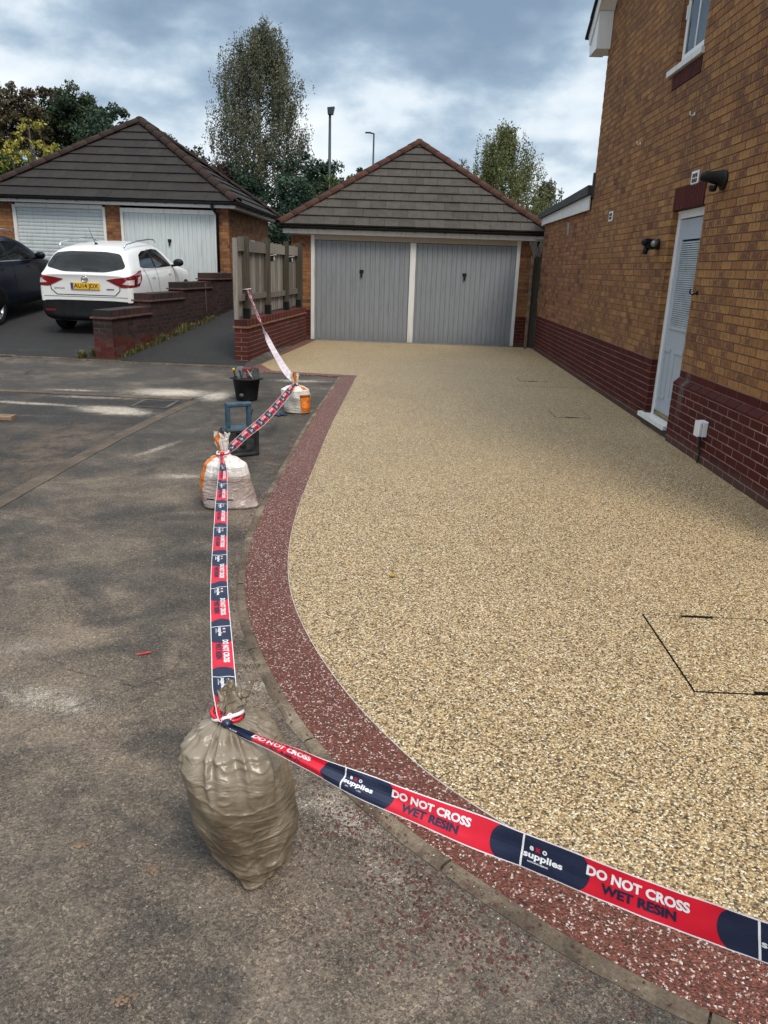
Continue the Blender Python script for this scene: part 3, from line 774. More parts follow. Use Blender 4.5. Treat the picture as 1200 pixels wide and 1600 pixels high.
def resample(pts, n):
    P = [Vector((p[0], p[1])) for p in pts]
    # Catmull-Rom through the points, then even spacing
    dense = []
    for i in range(len(P) - 1):
        a, b, c, d = P[max(i - 1, 0)], P[i], P[i + 1], P[min(i + 2, len(P) - 1)]
        for k in range(12):
            t_ = k / 12
            dense.append(0.5 * ((2 * b) + (c - a) * t_ + (2 * a - 5 * b + 4 * c - d) * t_ ** 2 + (3 * b - a - 3 * c + d) * t_ ** 3))
    dense.append(P[-1])
    L = [0]
    for i in range(1, len(dense)): L.append(L[-1] + (dense[i] - dense[i - 1]).length)
    out = []; j = 0
    for k in range(n):
        s_ = L[-1] * k / (n - 1)
        while j < len(L) - 2 and L[j + 1] < s_: j += 1
        q = (s_ - L[j]) / max(1e-9, L[j + 1] - L[j])
        out.append(dense[j].lerp(dense[j + 1], min(1, q)))
    return out
def offset_line(pts, d):
    out = []
    for i, p in enumerate(pts):
        t_ = (pts[min(i + 1, len(pts) - 1)] - pts[max(i - 1, 0)]).normalized()
        out.append(p + Vector((t_.y, -t_.x)) * d)
    return out
outer_raw = [(-1.015, 11.83), (-1.02, 10.6), (-1.022, 9.57), (-1.025, 8.41), (-1.015, 7.4), (-0.995, 6.45), (-0.982, 5.85), (-0.965, 5.154), (-0.932, 4.572), (-0.880, 4.08), (-0.813, 3.689), (-0.726, 3.36), (-0.612, 3.04), (-0.493, 2.766), (-0.365, 2.515), (-0.225, 2.285), (-0.08, 2.08), (0.06, 1.925), (0.19, 1.80), (0.322, 1.685), (0.498, 1.54), (0.66, 1.43), (0.83, 1.335), (1.1, 1.20), (1.6, 0.98), (2.3, 0.72), (2.76, 0.58)]
outer_c = resample(outer_raw, 180)
BW = 0.235
inner_c = offset_line(outer_c, -BW)       # driveway side of the red border
for i, p in enumerate(inner_c):           # keep the inner line clear of the wall
    p.x = min(p.x, 2.79)
# top return of the border and the strip along the retaining wall
RA = R(4.35)
wdir = Vector((math.sin(RA), math.cos(RA), 0)); wnor = Vector((math.cos(RA), -math.sin(RA), 0))
wall_base = [Vector((-2.69, 12.93)), Vector((-2.335, 17.62))]
zr = 0.010
def ribbon(name, mat, A, B, z, kind='structure', thick=0.012):
    b = MB()
    for i in range(len(A) - 1):
        b.face([(*A[i], z), (*A[i + 1], z), (*B[i + 1], z), (*B[i], z)])
    for L_ in (A, B):
        for i in range(len(L_) - 1):
            b.face([(*L_[i], z), (*L_[i + 1], z), (*L_[i + 1], z - thick), (*L_[i], z - thick)])
    return b.build(name, mat, kind=kind)
ribbon('driveway_border', 'resin_red', outer_c, inner_c, zr + 0.002)
top_out = [Vector((-1.015, 11.835)), Vector((-2.32, 12.03)), Vector((-2.70, 12.93)), Vector((-2.335, 17.62))]
top_in = [Vector((-0.78, 12.02)), Vector((-2.16, 12.235)), Vector((-2.49, 13.00)), Vector((-2.12, 17.64))]
ribbon('driveway_border', 'resin_red', top_out, top_in, zr + 0.0035)
sheet('driveway_border', 'resin_red', [(-1.015, 11.83), (-0.78, 12.02), (-0.775, 11.80)], zr + 0.0033)
gold = [tuple(p) for p in inner_c][::2] + [(2.80, 0.6), (2.80, 17.2), (2.74, 17.75), (-2.12, 17.75), (-2.12, 17.64), (-2.49, 13.0), (-2.16, 12.235), (-0.78, 12.02)]
g2 = []
for p in gold:
    if not g2 or (Vector(p) - Vector(g2[-1])).length > 1e-3: g2.append(p)
sheet('driveway', 'resin_gold', g2, zr, 0.012)
# pale trim between the two colours
tr_a = offset_line(inner_c, 0.0012); tr_b = offset_line(inner_c, -0.0018)
tb = MB()
for i in range(len(tr_a) - 1):
    if tr_a[i].x < 2.7:
        a, b_, c_, d_ = tr_a[i], tr_a[i + 1], tr_b[i + 1], tr_b[i]
        tb.face([(*a, zr + .005), (*b_, zr + .005), (*c_, zr + .005), (*d_, zr + .005)])
        tb.face([(*a, zr + .005), (*b_, zr + .005), (*b_, zr - .003), (*a, zr - .003)])
tb.build('driveway_trim', 'edging_metal', kind='structure')

# concrete path edging set against the red border, one object per stone
edge = thing('concrete_edging', (-0.98, 6, 0), 'curved line of worn concrete edging stones along the outside of the red driveway border', 'edging')
e_in = offset_line(outer_c, 0.001); e_out = offset_line(outer_c, 0.049)
step_ = 10
for i in range(0, len(outer_c) - 1, step_):
    j = min(i + step_, len(outer_c) - 1)
    b = MB()
    A = [e_in[k].copy() for k in range(i, j + 1)]; B = [e_out[k].copy() for k in range(i, j + 1)]
    g_ = 0.0035
    for L_ in (A, B):
        L_[0] = L_[0] + (L_[1] - L_[0]).normalized() * g_; L_[-1] = L_[-1] - (L_[-1] - L_[-2]).normalized() * g_
    jz = random.uniform(-0.003, 0.002)
    n_ = len(A)
    wob = [random.uniform(-0.004, 0.004) for _ in A]
    for k in range(n_):
        t2 = Vector((A[min(k + 1, n_ - 1)].y - A[max(k - 1, 0)].y, -(A[min(k + 1, n_ - 1)].x - A[max(k - 1, 0)].x))).normalized()
        B[k] = B[k] + t2 * wob[k]
    zt = 0.014 + jz
    for k in range(n_ - 1):
        ma, mb_ = A[k].lerp(B[k], 0.75), A[k + 1].lerp(B[k + 1], 0.75)
        b.face([(*A[k], zt), (*A[k + 1], zt), (*mb_, zt), (*ma, zt)])
        b.face([(*ma, zt), (*mb_, zt), (*B[k + 1], zt - 0.010), (*B[k], zt - 0.010)])
        b.face([(*B[k], zt - 0.010), (*B[k + 1], zt - 0.010), (*B[k + 1], -0.03), (*B[k], -0.03)])
        b.face([(*A[k], zt), (*A[k + 1], zt), (*A[k + 1], -0.03), (*A[k], -0.03)])
    for k in (0, n_ - 1):
        b.face([(*A[k], zt), (*B[k], zt - 0.01), (*B[k], -0.03), (*A[k], -0.03)])
    b.build('edging_stone', 'edging_concrete', edge)
# flush channel kerbs of the road
kb = thing('channel_kerb', (-2.8, 7, 0), 'flush brown kerb stones between the road corner and the dusty footpath', 'kerb')
kc = [Vector(p) for p in [(-2.80, -2.0), (-2.80, 1.5), (-2.80, 4.9), (-2.78, 6.6), (-2.73, 7.8), (-2.67, 8.6), (-2.60, 9.28)]]
kcr = resample([tuple(p) for p in kc], 66)
for i in range(0, 65, 5):
    A = kcr[i:i + 6]; off = 0.065
    b = MB(); jz = random.uniform(0.0045, 0.0065)
    LA, LB = offset_line(A, off), offset_line(A, -off)
    LA[0] = LA[0].lerp(LA[1], 0.03); LB[0] = LB[0].lerp(LB[1], 0.03)
    for k in range(len(A) - 1):
        b.face([(*LA[k], jz), (*LA[k + 1], jz), (*LB[k + 1], jz + .001), (*LB[k], jz + .001)])
        b.face([(*LB[k], jz + .001), (*LB[k + 1], jz + .001), (*LB[k + 1], -0.03), (*LB[k], -0.03)])
        b.face([(*LA[k], jz), (*LA[k + 1], jz), (*LA[k + 1], -0.03), (*LA[k], -0.03)])
    for k in (0, len(A) - 1): b.face([(*LA[k], jz), (*LB[k], jz + .001), (*LB[k], -0.03), (*LA[k], -0.03)])
    b.build('kerb_stone', 'kerb_brown', kb)
kb2 = thing('channel_kerb', (-5, 9.5, 0), 'pale flush kerb line along the far side of the road at the left', 'kerb')
x = -2.66
while x > -14:
    w = 0.90; y0 = 9.30 + (-(x + 2.6)) * 0.05
    b = MB(); b.box(x - w + 0.006, x, y0, y0 + 0.12, -0.03, 0.012 + random.uniform(0, .005), rn2(), bev=0.003)
    b.build('kerb_stone', 'kerb_brown' if x < -3.4 else 'edging_concrete', kb2); x -= w
ed2 = thing('drive_edging', (-6, 12.7, 0), 'thin pale concrete edging between the footpath and the neighbour driveway', 'edging')
x = -2.9
while x > -14:
    w = 0.915; y0 = 12.40 + (-(x + 2.85)) * 0.07
    b = MB(); b.box(x - w + 0.004, x, y0, y0 + 0.045, -0.03, 0.022 + gz(x - .4, y0) + random.uniform(0, .004), rn2())
    b.build('edging_stone', 'edging_concrete', ed2); x -= w

# gully grate in the road corner
gr = thing('gully_grate', (-2.98, 8.95, 0.0), 'black slotted iron drain grate in the dusty corner of the road', 'drain grate')
b = MB()
gx0, gx1, gy0, gy1 = -3.21, -2.77, 8.70, 9.20
b.box(gx0, gx1, gy0, gy1, -0.05, 0.0075); b.build('pit', 'recess_black', gr)
b = MB()
b.box(gx0, gx1, gy0, gy0 + .03, 0, .014); b.box(gx0, gx1, gy1 - .03, gy1, 0, .014)
b.box(gx0, gx0 + .03, gy0 + .031, gy1 - .031, 0, .014); b.box(gx1 - .03, gx1, gy0 + .031, gy1 - .031, 0, .014)
b.build('frame', 'drain_iron', gr)
for k in range(9):
    b = MB(); x_ = gx0 + .05 + k * .0425
    b.box(x_, x_ + .013, gy0 + .032, gy1 - .032, 0, .0135); b.build('bar', 'drain_iron', gr)

# recessed covers filled with the same resin
def inspection_cover(x0, x1, y0, y1, w, label, slots):
    r_ = thing('inspection_cover', ((x0 + x1) / 2, (y0 + y1) / 2, zr), label, 'manhole cover')
    b = MB(); b.box(x0 - w, x1 + w, y0 - w, y1 + w, -0.02, zr + 0.0018); b.build('frame', 'recess_black', r_)
    b = MB(); b.box(x0, x1, y0, y1, -0.01, zr + 0.0026); b.build('infill_tray', 'resin_gold', r_)
    for (a, c, d, e) in slots:
        b = MB(); b.box(a, c, d, e, 0, zr + 0.006); b.build('lifting_slot', 'recess_black', r_)
inspection_cover(1.255, 1.86, 2.825, 3.555, 0.008, 'square inspection cover filled with golden resin, nearest one at the right edge', [(1.44, 1.60, 3.544, 3.562), (1.50, 1.66, 2.818, 2.836)])
inspection_cover(1.80, 2.22, 9.06, 9.51, 0.006, 'small resin filled inspection cover beside the white side door', [(1.92, 2.06, 9.052, 9.068)])
inspection_cover(1.80, 2.22, 12.10, 12.50, 0.006, 'small resin filled inspection cover farthest up the driveway', [(1.92, 2.06, 12.092, 12.108)])
b = MB(); b.box(1.5, 2.78, 11.545, 11.551, 0, zr + .0015); b.build('driveway_joint', 'edging_concrete', kind='structure')

# ------------------------------------------------------------------ brick house on the right
HX = 2.806
house = thing('brick_house', (HX, 8, 0), 'two storey buff brick house with dark red brick plinth and white side door', 'house')
DY0, DY1, DZ1 = 7.95, 8.90, 2.325
WY0, WY1, WZ0, WZ1 = 8.66, 9.50, 3.825, 5.10
def core_boxes(b, y0, y1, z0, z1, holes, x0, x1):
    ys_ = sorted({y0, y1, *[h[0] for h in holes], *[h[1] for h in holes]}); zs_ = sorted({z0, z1, *[h[2] for h in holes], *[h[3] for h in holes]})
    ys_ = [v for v in ys_ if y0 <= v <= y1]; zs_ = [v for v in zs_ if z0 <= v <= z1]
    for i in range(len(ys_) - 1):
        for j in range(len(zs_) - 1):
            cy, cz = (ys_[i] + ys_[i + 1]) / 2, (zs_[j] + zs_[j + 1]) / 2
            if any(h[0] < cy < h[1] and h[2] < cz < h[3] for h in holes): continue
            b.face([(x0, ys_[i + 1], zs_[j]), (x0, ys_[i], zs_[j]), (x0, ys_[i], zs_[j + 1]), (x0, ys_[i + 1], zs_[j + 1])])
    for h in holes:
        for (p, q) in (((h[0], h[2]), (h[0], h[3])), ((h[0], h[3]), (h[1], h[3])), ((h[1], h[3]), (h[1], h[2])), ((h[1], h[2]), (h[0], h[2]))):
            if p[1] == q[1] and (abs(p[1] - z0) < 1e-6 or abs(p[1] - z1) < 1e-6): continue
            b.face([(x0, p[0], p[1]), (x0, q[0], q[1]), (x1, q[0], q[1]), (x1, p[0], p[1])])
EZ = 5.1
HY0 = 4.2
RY = (HY0 + 12.95) / 2
def roof_z(y): return 5.18 + (12.95 - y) * 0.80 if y > RY else 5.18 + (12.95 - RY) * .80 - (RY - y) * .8
hh = [(DY0 - .006, DY1 + .006, -0.02, DZ1 + .006), (WY0 - .006, WY1 + .006, WZ0 - .006, WZ1 + .0)]
b = MB()
core_boxes(b, HY0, 12.95, 0.76, WZ1, [(hh[0][0], hh[0][1], 0.76, hh[0][3]), hh[1]], HX, HX + .12)
n_ = 24
ysr = [HY0 + (12.95 - HY0) * i / n_ for i in range(n_ + 1)]
for i in range(n_):
    b.face([(HX, ysr[i + 1], WZ1), (HX, ysr[i], WZ1), (HX, ysr[i], roof_z(ysr[i])), (HX, ysr[i + 1], roof_z(ysr[i + 1]))])
b.face([(HX, 12.95, -.02), (10, 12.95, -.02), (10, 12.95, 5.2), (HX, 12.95, 5.2)])
b.face([(HX, HY0, -.02), (10, HY0, -.02), (10, HY0, 5.2), (HX, HY0, 5.2)])
b.build('mortar_wall', 'mortar_brown', house)
b = MB()
core_boxes(b, HY0, 12.95, -0.03, 0.76, [(hh[0][0], hh[0][1], -0.03, 0.76)], HX, HX + .12)
b.build('plinth_mortar', 'mortar_pink', house)
FW = (Vector((HX - .0042, 0, 0)), -Y, -X)       # wall plane, u = -y, outward -x
def hol(h): return (-h[1], -h[0], h[2], h[3])
holes = [hol((DY0, DY1, -1, DZ1)), hol((8.00, 8.90, 2.325, 2.55)), hol((WY0, WY1, WZ0, WZ1)), hol((8.63, 9.53, 3.60, 3.825))]
main = bricks(FW, -12.95, -HY0, 0.75, 90, 'brick_buff', holes, top=lambda u: roof_z(-u) - 0.02)
main = in_view(main)
place_pieces(house, 'brick', main, 300)
pl = bricks(FW, -12.95, -DY1, 0.0, 10, 'brick_red', [], first=1)
pl += bricks(FW, -DY0, -HY0, 0.675, 1, 'brick_red', [], first=0)
place_pieces(house, 'plinth_brick', in_view(pl), 170)
# projecting plinth to the right of the door
FP = (Vector((2.7492, 0, 0)), -Y, -X)
pp = bricks(FP, -DY0 + 0.0, -HY0, 0.0, 8, 'brick_red', [], first=1)
place_pieces(house, 'projecting_plinth_brick', in_view(pp), 300, bev=0.0012)
b = MB(); b.box(2.752, HX + .05, HY0, DY0 - 0.004, -0.03, 0.598); b.build('plinth_core', 'mortar_pink', house)
y_ = DY0
while y_ > HY0 + .2:      # chamfered capping bricks
    y1_ = y_ - 0.215
    b = MB(); b.prism([(2.746, .605), (2.746, .625), (2.798, .672), (HX + .01, .672), (HX + .01, .605)], (Vector((0, y1_, 0)), X, Z, Y), 0, 0.213, rn2())
    b.build('plinth_capping_brick', 'brick_red', house); y_ -= 0.2245
b = MB(); b.prism([(2.752, .598), (2.752, .622), (2.801, .667), (HX + .01, .667), (HX + .01, .598)], (Vector((0, HY0, 0)), X, Z, Y), 0, DY0 - HY0 - .01); b.build('capping_mortar', 'mortar_pink', house)
# soldier courses
def soldiers(y0, y1, z0, z1, n):
    w = (y1 - y0) / n
    for k in range(n):
        b = MB(); b.obox((HX + .008, y0 + w * (k + .5), (z0 + z1) / 2), (-Y, Z, -X), (w / 2 - .005, (z1 - z0) / 2 - .005, .02), rn2()); b.build('soldier_brick', 'brick_red', house)
soldiers(8.00, 8.90, 2.325, 2.55, 12)
soldiers(8.63, 9.53, 3.60, 3.75, 12)
# door: frame, leaf, glazed upper half with blinds
FXd = HX + 0.062
door = MB(); door.box(FXd + .02, FXd + .065, DY0 + .0, DY1 - .075, 0.15, 2.235); door = door.build('door', 'composite_door', house)
ORG[door] = ORG[house]
fr = MB()
fr.box(FXd, FXd + .07, DY1 - .07, DY1 - .001, 0.135, 2.31, bev=.004); fr.box(FXd, FXd + .07, DY0 + .001, DY1 - .071, 2.245, 2.31, bev=.004)
fr.build('door_frame', 'white_upvc', house)
b = MB(); b.box(FXd - .008, FXd + .03, DY0 + .001, DY1 - .002, 2.302, 2.322); b.build('door_head_trim', 'white_upvc', house)
gy0, gy1, gz0_, gz1_ = DY0 + 0.12, DY1 - .215, 1.14, 2.03
b = MB()
w = .032; xx0, xx1 = FXd + .006, FXd + .021
b.box(xx0, xx1, gy0 - w, gy1 + w, gz1_, gz1_ + w, bev=.003); b.box(xx0, xx1, gy0 - w, gy1 + w, gz0_ - w, gz0_, bev=.003)
b.box(xx0, xx1, gy0 - w, gy0, gz0_ + .001, gz1_ - .001, bev=.003); b.box(xx0, xx1, gy1, gy1 + w, gz0_ + .001, gz1_ - .001, bev=.003)
b.build('glazing_bead', 'composite_door', door)
b = MB(); b.box(FXd + .0165, FXd + .0185, gy0, gy1, gz0_, gz1_); b.build('backing_pane', 'window_glass', door)
b = MB()
for k in range(40):
    z_ = gz0_ + .012 + k * (gz1_ - gz0_ - .02) / 40
    b.obox((FXd + .0135, (gy0 + gy1) / 2, z_), (-Y, Vector((.35, 0, .94)).normalized(), Vector((-.94, 0, .35)).normalized()), ((gy1 - gy0) / 2 - .004, .0085, .0006), rn2())
b.build('blind', 'blind_slat', door)
b = MB()
for (a, c) in ((8.60, 8.76), (8.20, 8.44)):
    for (z0_, z1_) in ((.86, .90), (.34, .37)):
        b.box(FXd + .008, FXd + .0205, a - .02, c + .0, z0_, z1_, bev=.004)
    for yy in (a - .02, c - .012):
        b.box(FXd + .014, FXd + .0205, yy, yy + .012, .371, .859, bev=.003)
b.build('raised_panel', 'composite_door', door)
b = MB(); b.box(FXd + .004, FXd + .021, DY0 + .01, DY1 - .075, .152, .19); b.build('threshold_strip', 'brass_strip', door)
b = MB(); b.box(HX - .055, HX + .13, DY0 + .13, DY1 + .12, .085, .135, bev=.006); b.build('door_sill', 'white_upvc', house)
b = MB(); b.box(HX - .02, HX + .13, DY0 + .01, DY1 + .05, -.02, .084); b.build('step', 'mortar_grime', house)
b = MB(); b.box(FXd + .068, FXd + .09, DY0 - .1, DY1 + .1, -.02, 2.5); b.build('inner_backing', 'recess_black', house)
# window
FXw = HX + 0.05
win = MB()
win.box(FXw, FXw + .06, WY1 - .055, WY1 - .001, WZ0 + .001, WZ1); win.box(FXw, FXw + .06, WY0 + .001, WY0 + .055, WZ0 + .001, WZ1)
win.box(FXw, FXw + .06, WY0 + .056, WY1 - .056, WZ0 + .001, WZ0 + .05); win.box(FXw, FXw + .06, WY0 + .056, WY1 - .056, 4.50, 4.56)
win = win.build('window', 'white_upvc', house, label='upstairs white casement window')
ORG[win] = ORG[house]
b = MB()
a0, a1, c0, c1 = WY0 + .06, WY1 - .06, WZ0 + .055, 4.495
x0_, x1_ = FXw - .014, FXw + .03
b.box(x0_, x1_, a0, a1, c0, c0 + .045, bev=.004); b.box(x0_, x1_, a0, a1, c1 - .045, c1, bev=.004)
b.box(x0_, x1_, a0, a0 + .045, c0 + .046, c1 - .046, bev=.004); b.box(x0_, x1_, a1 - .045, a1, c0 + .046, c1 - .046, bev=.004)
b.box(x0_ + .004, x1_, (a0 + a1) / 2 - .012, (a0 + a1) / 2 + .012, c0 + .046, c1 - .046); b.build('casement', 'white_upvc', win)
b = MB(); b.box(x0_ - .018, x0_, a1 - .03, a1 - .01, 4.27, 4.40, bev=.004); b.build('handle', 'white_upvc', win)
b = MB(); b.box(x0_ + .012, x0_ + .016, a0 + .045, a1 - .045, c0 + .046, c1 - .046); b.box(x0_ + .02, x0_ + .024, a0, a1, 4.561, WZ1); b.build('pane', 'window_glass', win)
b = MB(); b.box(HX - .042, HX + .08, 8.61, 9.68, 3.765, 3.822, bev=.004); b.build('window_sill', 'white_paint', house)
b = MB(); b.box(HX + .115, HX + .12, WY0 - .1, WY1 + .1, WZ0 - .1, WZ1 + .1); b.build('room_backing', 'curtain_fabric', house)
# air bricks
def airbrick(y, z, w=.11, h=.07):
    a = MB(); a.box(HX - .012, HX + .004, y - w, y + w, z - h, z + h, bev=.003); a = a.build('air_brick', 'white_upvc', house); ORG[a] = ORG[house]
    b = MB()
    for i in range(3):
        for j in range(2):
            yy = y - w + .025 + i * (2 * w - .05) / 3; zz = z - h + .018 + j * (2 * h - .036) / 2
            b.box(HX - .0135, HX - .010, yy + .006, yy + (2 * w - .05) / 3 - .006, zz + .004, zz + (2 * h - .036) / 2 - .006)
    b.build('grille', 'recess_black', a)
airbrick(8.34, 2.60, .10, .065); airbrick(11.62, 2.44, .10, .065)
b = MB(); b.box(HX - .014, HX + .004, 14.60, 14.74, 2.30, 2.52, bev=.004); b.build('wall_vent', 'galvanised_steel', house)
# gable end: boxed eaves, barge boards and roof slopes
slope = Vector((0, -1, .8)).normalized(); snor = Vector((0, .8, 1)).normalized()
b = MB(); b.prism([(0, 0), (0, .20), (5.9, .20), (5.9, 0)], (Vector((HX - .235, 13.27, 4.96)), slope, snor, X), 0, .022); b.build('barge_board', 'white_upvc', house)
b = MB(); b.prism([(0.05, .01), (0.05, .03), (5.9, .03), (5.9, .01)], (Vector((HX - .21, 13.27, 4.96)), slope, snor, X), 0, .21); b.build('verge_soffit', 'white_upvc', house)
b = MB(); b.prism([(12.84, 4.82), (13.32, 4.82), (13.34, 4.95), (12.84, 5.30)], (Vector((HX - .212, 0, 0)), Y, Z, X), 0, .206); b.build('eaves_box', 'white_upvc', house)
b = MB(); b.box(HX, 10, 12.96, 13.32, 4.84, 4.86); b.box(HX - .001, 10, 13.30, 13.32, 4.862, 5.0); b.build('rear_fascia', 'white_upvc', house)
for k in range(18):
    b = MB(); o_ = Vector((HX - .275, 13.42, 5.06)) + slope * (k * .33)
    b.prism([(0, 0.02), (0, .06), (.40, .03), (.40, 0)], (o_, slope, snor, X), 0, .30, rn2()); b.build('verge_tile', 'roof_tile_dark', house)
b = MB(); b.prism([(.1, .0), (.1, .03), (6.15, .03), (6.15, .0)], (Vector((HX + .03, 13.42, 5.06)), slope, snor, X), 0, 7.2); b.prism([(.1, .0), (.1, .03), (6.12, .03), (6.12, .0)], (Vector((HX - .27, 3.80, 5.06)), Vector((0, 1, .8)).normalized(), Vector((0, -.8, 1)).normalized(), X), 0, 7.5); b.build('roof', 'roof_tile_dark', house)
# single storey extension, its bricks coplanar with the main wall
ext = thing('brick_extension', (HX, 15, 0), 'single storey buff brick extension with white verge board and felt roof', 'building')
b = MB(); b.box(HX, 8, 12.952, 17.30, 0.755, 2.72); b.build('mortar_wall', 'mortar_brown', ext)
b = MB(); b.box(HX, 8, 12.952, 17.30, -0.02, 0.754); b.build('plinth_mortar', 'mortar_pink', ext)
e1 = bricks(FW, -17.30, -12.95, 0.75, 27, 'brick_orange', [hol((14.60, 14.74, 2.30, 2.52))], first=0)
place_pieces(ext, 'brick', in_view(e1), 300)
e2 = bricks(FW, -17.30, -12.95, 0.0, 10, 'brick_red', [], first=1)
place_pieces(ext, 'plinth_brick', in_view(e2), 200)
b = MB(); b.prism([(12.97, 2.615), (17.45, 2.615), (17.45, 2.75), (12.97, 2.83)], (Vector((HX - .05, 0, 0)), Y, Z, X), 0, .022); b.build('verge_board', 'white_upvc', ext)
b = MB(); b.prism([(12.90, 2.835), (17.62, 2.752), (17.62, 2.85), (12.90, 2.97)], (Vector((HX - .10, 0, 0)), Y, Z, X), 0, 3.4); b.build('roof', 'roof_felt', ext)
b = MB(); b.box(HX - .05, 8, 17.46, 17.48, 2.60, 2.75); b.build('rear_fascia', 'white_upvc', ext)
b = MB(); b.prism([(12.86, 2.80), (12.962, 2.80), (12.962, 3.15), (12.90, 3.15)], (Vector((HX - .03, 0, 0)), Y, Z, X), 0, .03); b.build('flashing', 'roof_felt', ext)

# ------------------------------------------------------------------ hipped roofs
def clip(poly, a, b, c):
    """keep a*x+b*y+c >= 0"""
    out = []
    for i in range(len(poly)):
        p, q = poly[i], poly[(i + 1) % len(poly)]
        dp, dq = a * p[0] + b * p[1] + c, a * q[0] + b * q[1] + c
        if dp >= 0: out.append(p)
        if (dp < 0) != (dq < 0):
            t_ = dp / (dp - dq); out.append((p[0] + (q[0] - p[0]) * t_, p[1] + (q[1] - p[1]) * t_))
    return out
def roof_face(parent, P0, P1, apex, mat, gauge, tw, name='roof_tile', thick=.034, singles=300, joint=.005, deckmat='recess_black'):
    P0, P1, apex = Vector(P0), Vector(P1), Vector(apex)
    U = (P1 - P0).normalized(); W = (P1 - P0).cross(apex - P0).normalized(); V = W.cross(U)
    L = (P1 - P0).length; a = apex - P0; au, av = a.dot(U), a.dot(V)
    b = MB(); b.face([P0 - W * .03, P1 - W * .03, apex - W * .03]); b.build('roof_deck', deckmat, parent)
    n = int(math.ceil(av / gauge)); cells = []
    for k in range(n):
        off = (tw / 2 if k % 2 else 0) + random.uniform(-.01, .01)
        u = -tw * 2 + off
        while u < L + tw:
            rect = [(u + joint / 2, k * gauge), (u + tw - joint / 2, k * gauge), (u + tw - joint / 2, k * gauge + gauge + .05), (u + joint / 2, k * gauge + gauge + .05)]
            p = clip(rect, av, -au, 0.0)                    # left hip
            if p: p = clip(p, -av, -(L - au), av * L)       # right hip
            if p: p = clip(p, 0, -1, av)
            if len(p) >= 3:
                ar = abs(sum(p[i][0] * p[(i + 1) % len(p)][1] - p[(i + 1) % len(p)][0] * p[i][1] for i in range(len(p)))) / 2
                if ar > .004: cells.append((k, p, ar))
            u += tw
    def sz(cell):
        m = sum((Vector(q) for q in cell[1]), Vector((0, 0))) / len(cell[1]); w_ = P0 + U * m.x + V * m.y
        x, y, z = proj(w_); vis = -20 < x < 1220 and -20 < y < 1620
        return (cell[2] ** .5 * F_PX / z) * abs((w_ - CAM).normalized().dot(W)) ** .5 if vis and (w_ - CAM).dot(W) < 0 else -1
    cells.sort(key=lambda c_: -sz(c_))
    def add(b, cell):
        k, p, ar = cell
        lift = lambda q: thick * (1 - (q[1] - k * gauge) / (gauge + .05)) + .003
        jj = random.uniform(-.002, .003)
        top = [P0 + U * q[0] + V * q[1] + W * (lift(q) + thick * .55 + jj) for q in p]
        bot = [P0 + U * q[0] + V * q[1] + W * (lift(q) - thick * .6) for q in p]
        r_ = rn2(); b.face(top, None, r_)
        for i in range(len(p)):
            j = (i + 1) % len(p); b.face([top[j], top[i], bot[i], bot[j]], None, r_)
    rest = MB()
    for i, cell in enumerate(cells):
        if i < singles and sz(cell) > 6:
            b = MB(); add(b, cell); b.build(name, mat, parent)
        else: add(rest, cell)
    if rest.f: rest.build(name, mat, parent, kind='stuff')
def hip_line(parent, A, B, mat, seg=.40, rad=.105, name='hip_tile'):
    A, B = Vector(A), Vector(B); D = (B - A).normalized(); L = (B - A).length
    S = D.cross(Z).normalized(); Up = S.cross(D)
    n = int(L / seg)
    for k in range(n + 1):
        a, e = k * seg, min(k * seg + seg + .03, L + .05)
        if e - a < .1: continue
        b = MB(); N_ = 8; vs = []
        r1, r2 = rad * 1.07 + random.uniform(0, .004), rad * .95
        for (s_, r_) in ((a, r1), (e, r2)):
            for rr in (r_, r_ - .018):
                for i in range(N_ + 1):
                    t_ = math.pi * (i / N_) ; vs.append(A + D * s_ + S * (math.cos(t_) * rr) + Up * (math.sin(t_) * rr * .8 + .012))
        m = N_ + 1; fs = []
        for i in range(N_):
            fs.append((i, i + 1, 2 * m + i + 1, 2 * m + i)); fs.append((i, m + i, m + i + 1, i + 1)); fs.append((m + i, 3 * m + i, 3 * m + i + 1, m + i + 1))
        b.poly(vs, fs, rn2(), 0, True); b.build(name, mat, parent)

def gutter(parent, A, B, mat='black_plastic', rad=.058, n_br=6):
    A, B = Vector(A), Vector(B); D = (B - A).normalized(); S = D.cross(Z).normalized()
    pts = []
    for i in range(9):
        t_ = math.pi + math.pi * i / 8; pts.append((math.cos(t_) * rad, math.sin(t_) * rad))
    for i in range(8, -1, -1):
        t_ = math.pi + math.pi * i / 8; pts.append((math.cos(t_) * (rad - .006), math.sin(t_) * (rad - .006)))
    b = MB(); b.prism(pts, (A, S, Z, D), 0, (B - A).length); b.build('gutter', mat, parent)
    for k in range(n_br):
        p = A + (B - A) * ((k + .5) / n_br)
        b = MB(); q = [(x * 1.10, y * 1.10 - .004) for x, y in pts[:9]] + [(x * 1.01, y * 1.01 - .002) for x, y in pts[8::-1]]
        b.prism(q, (p, S, Z, D), 0, .035); b.build('gutter_bracket', mat, parent)

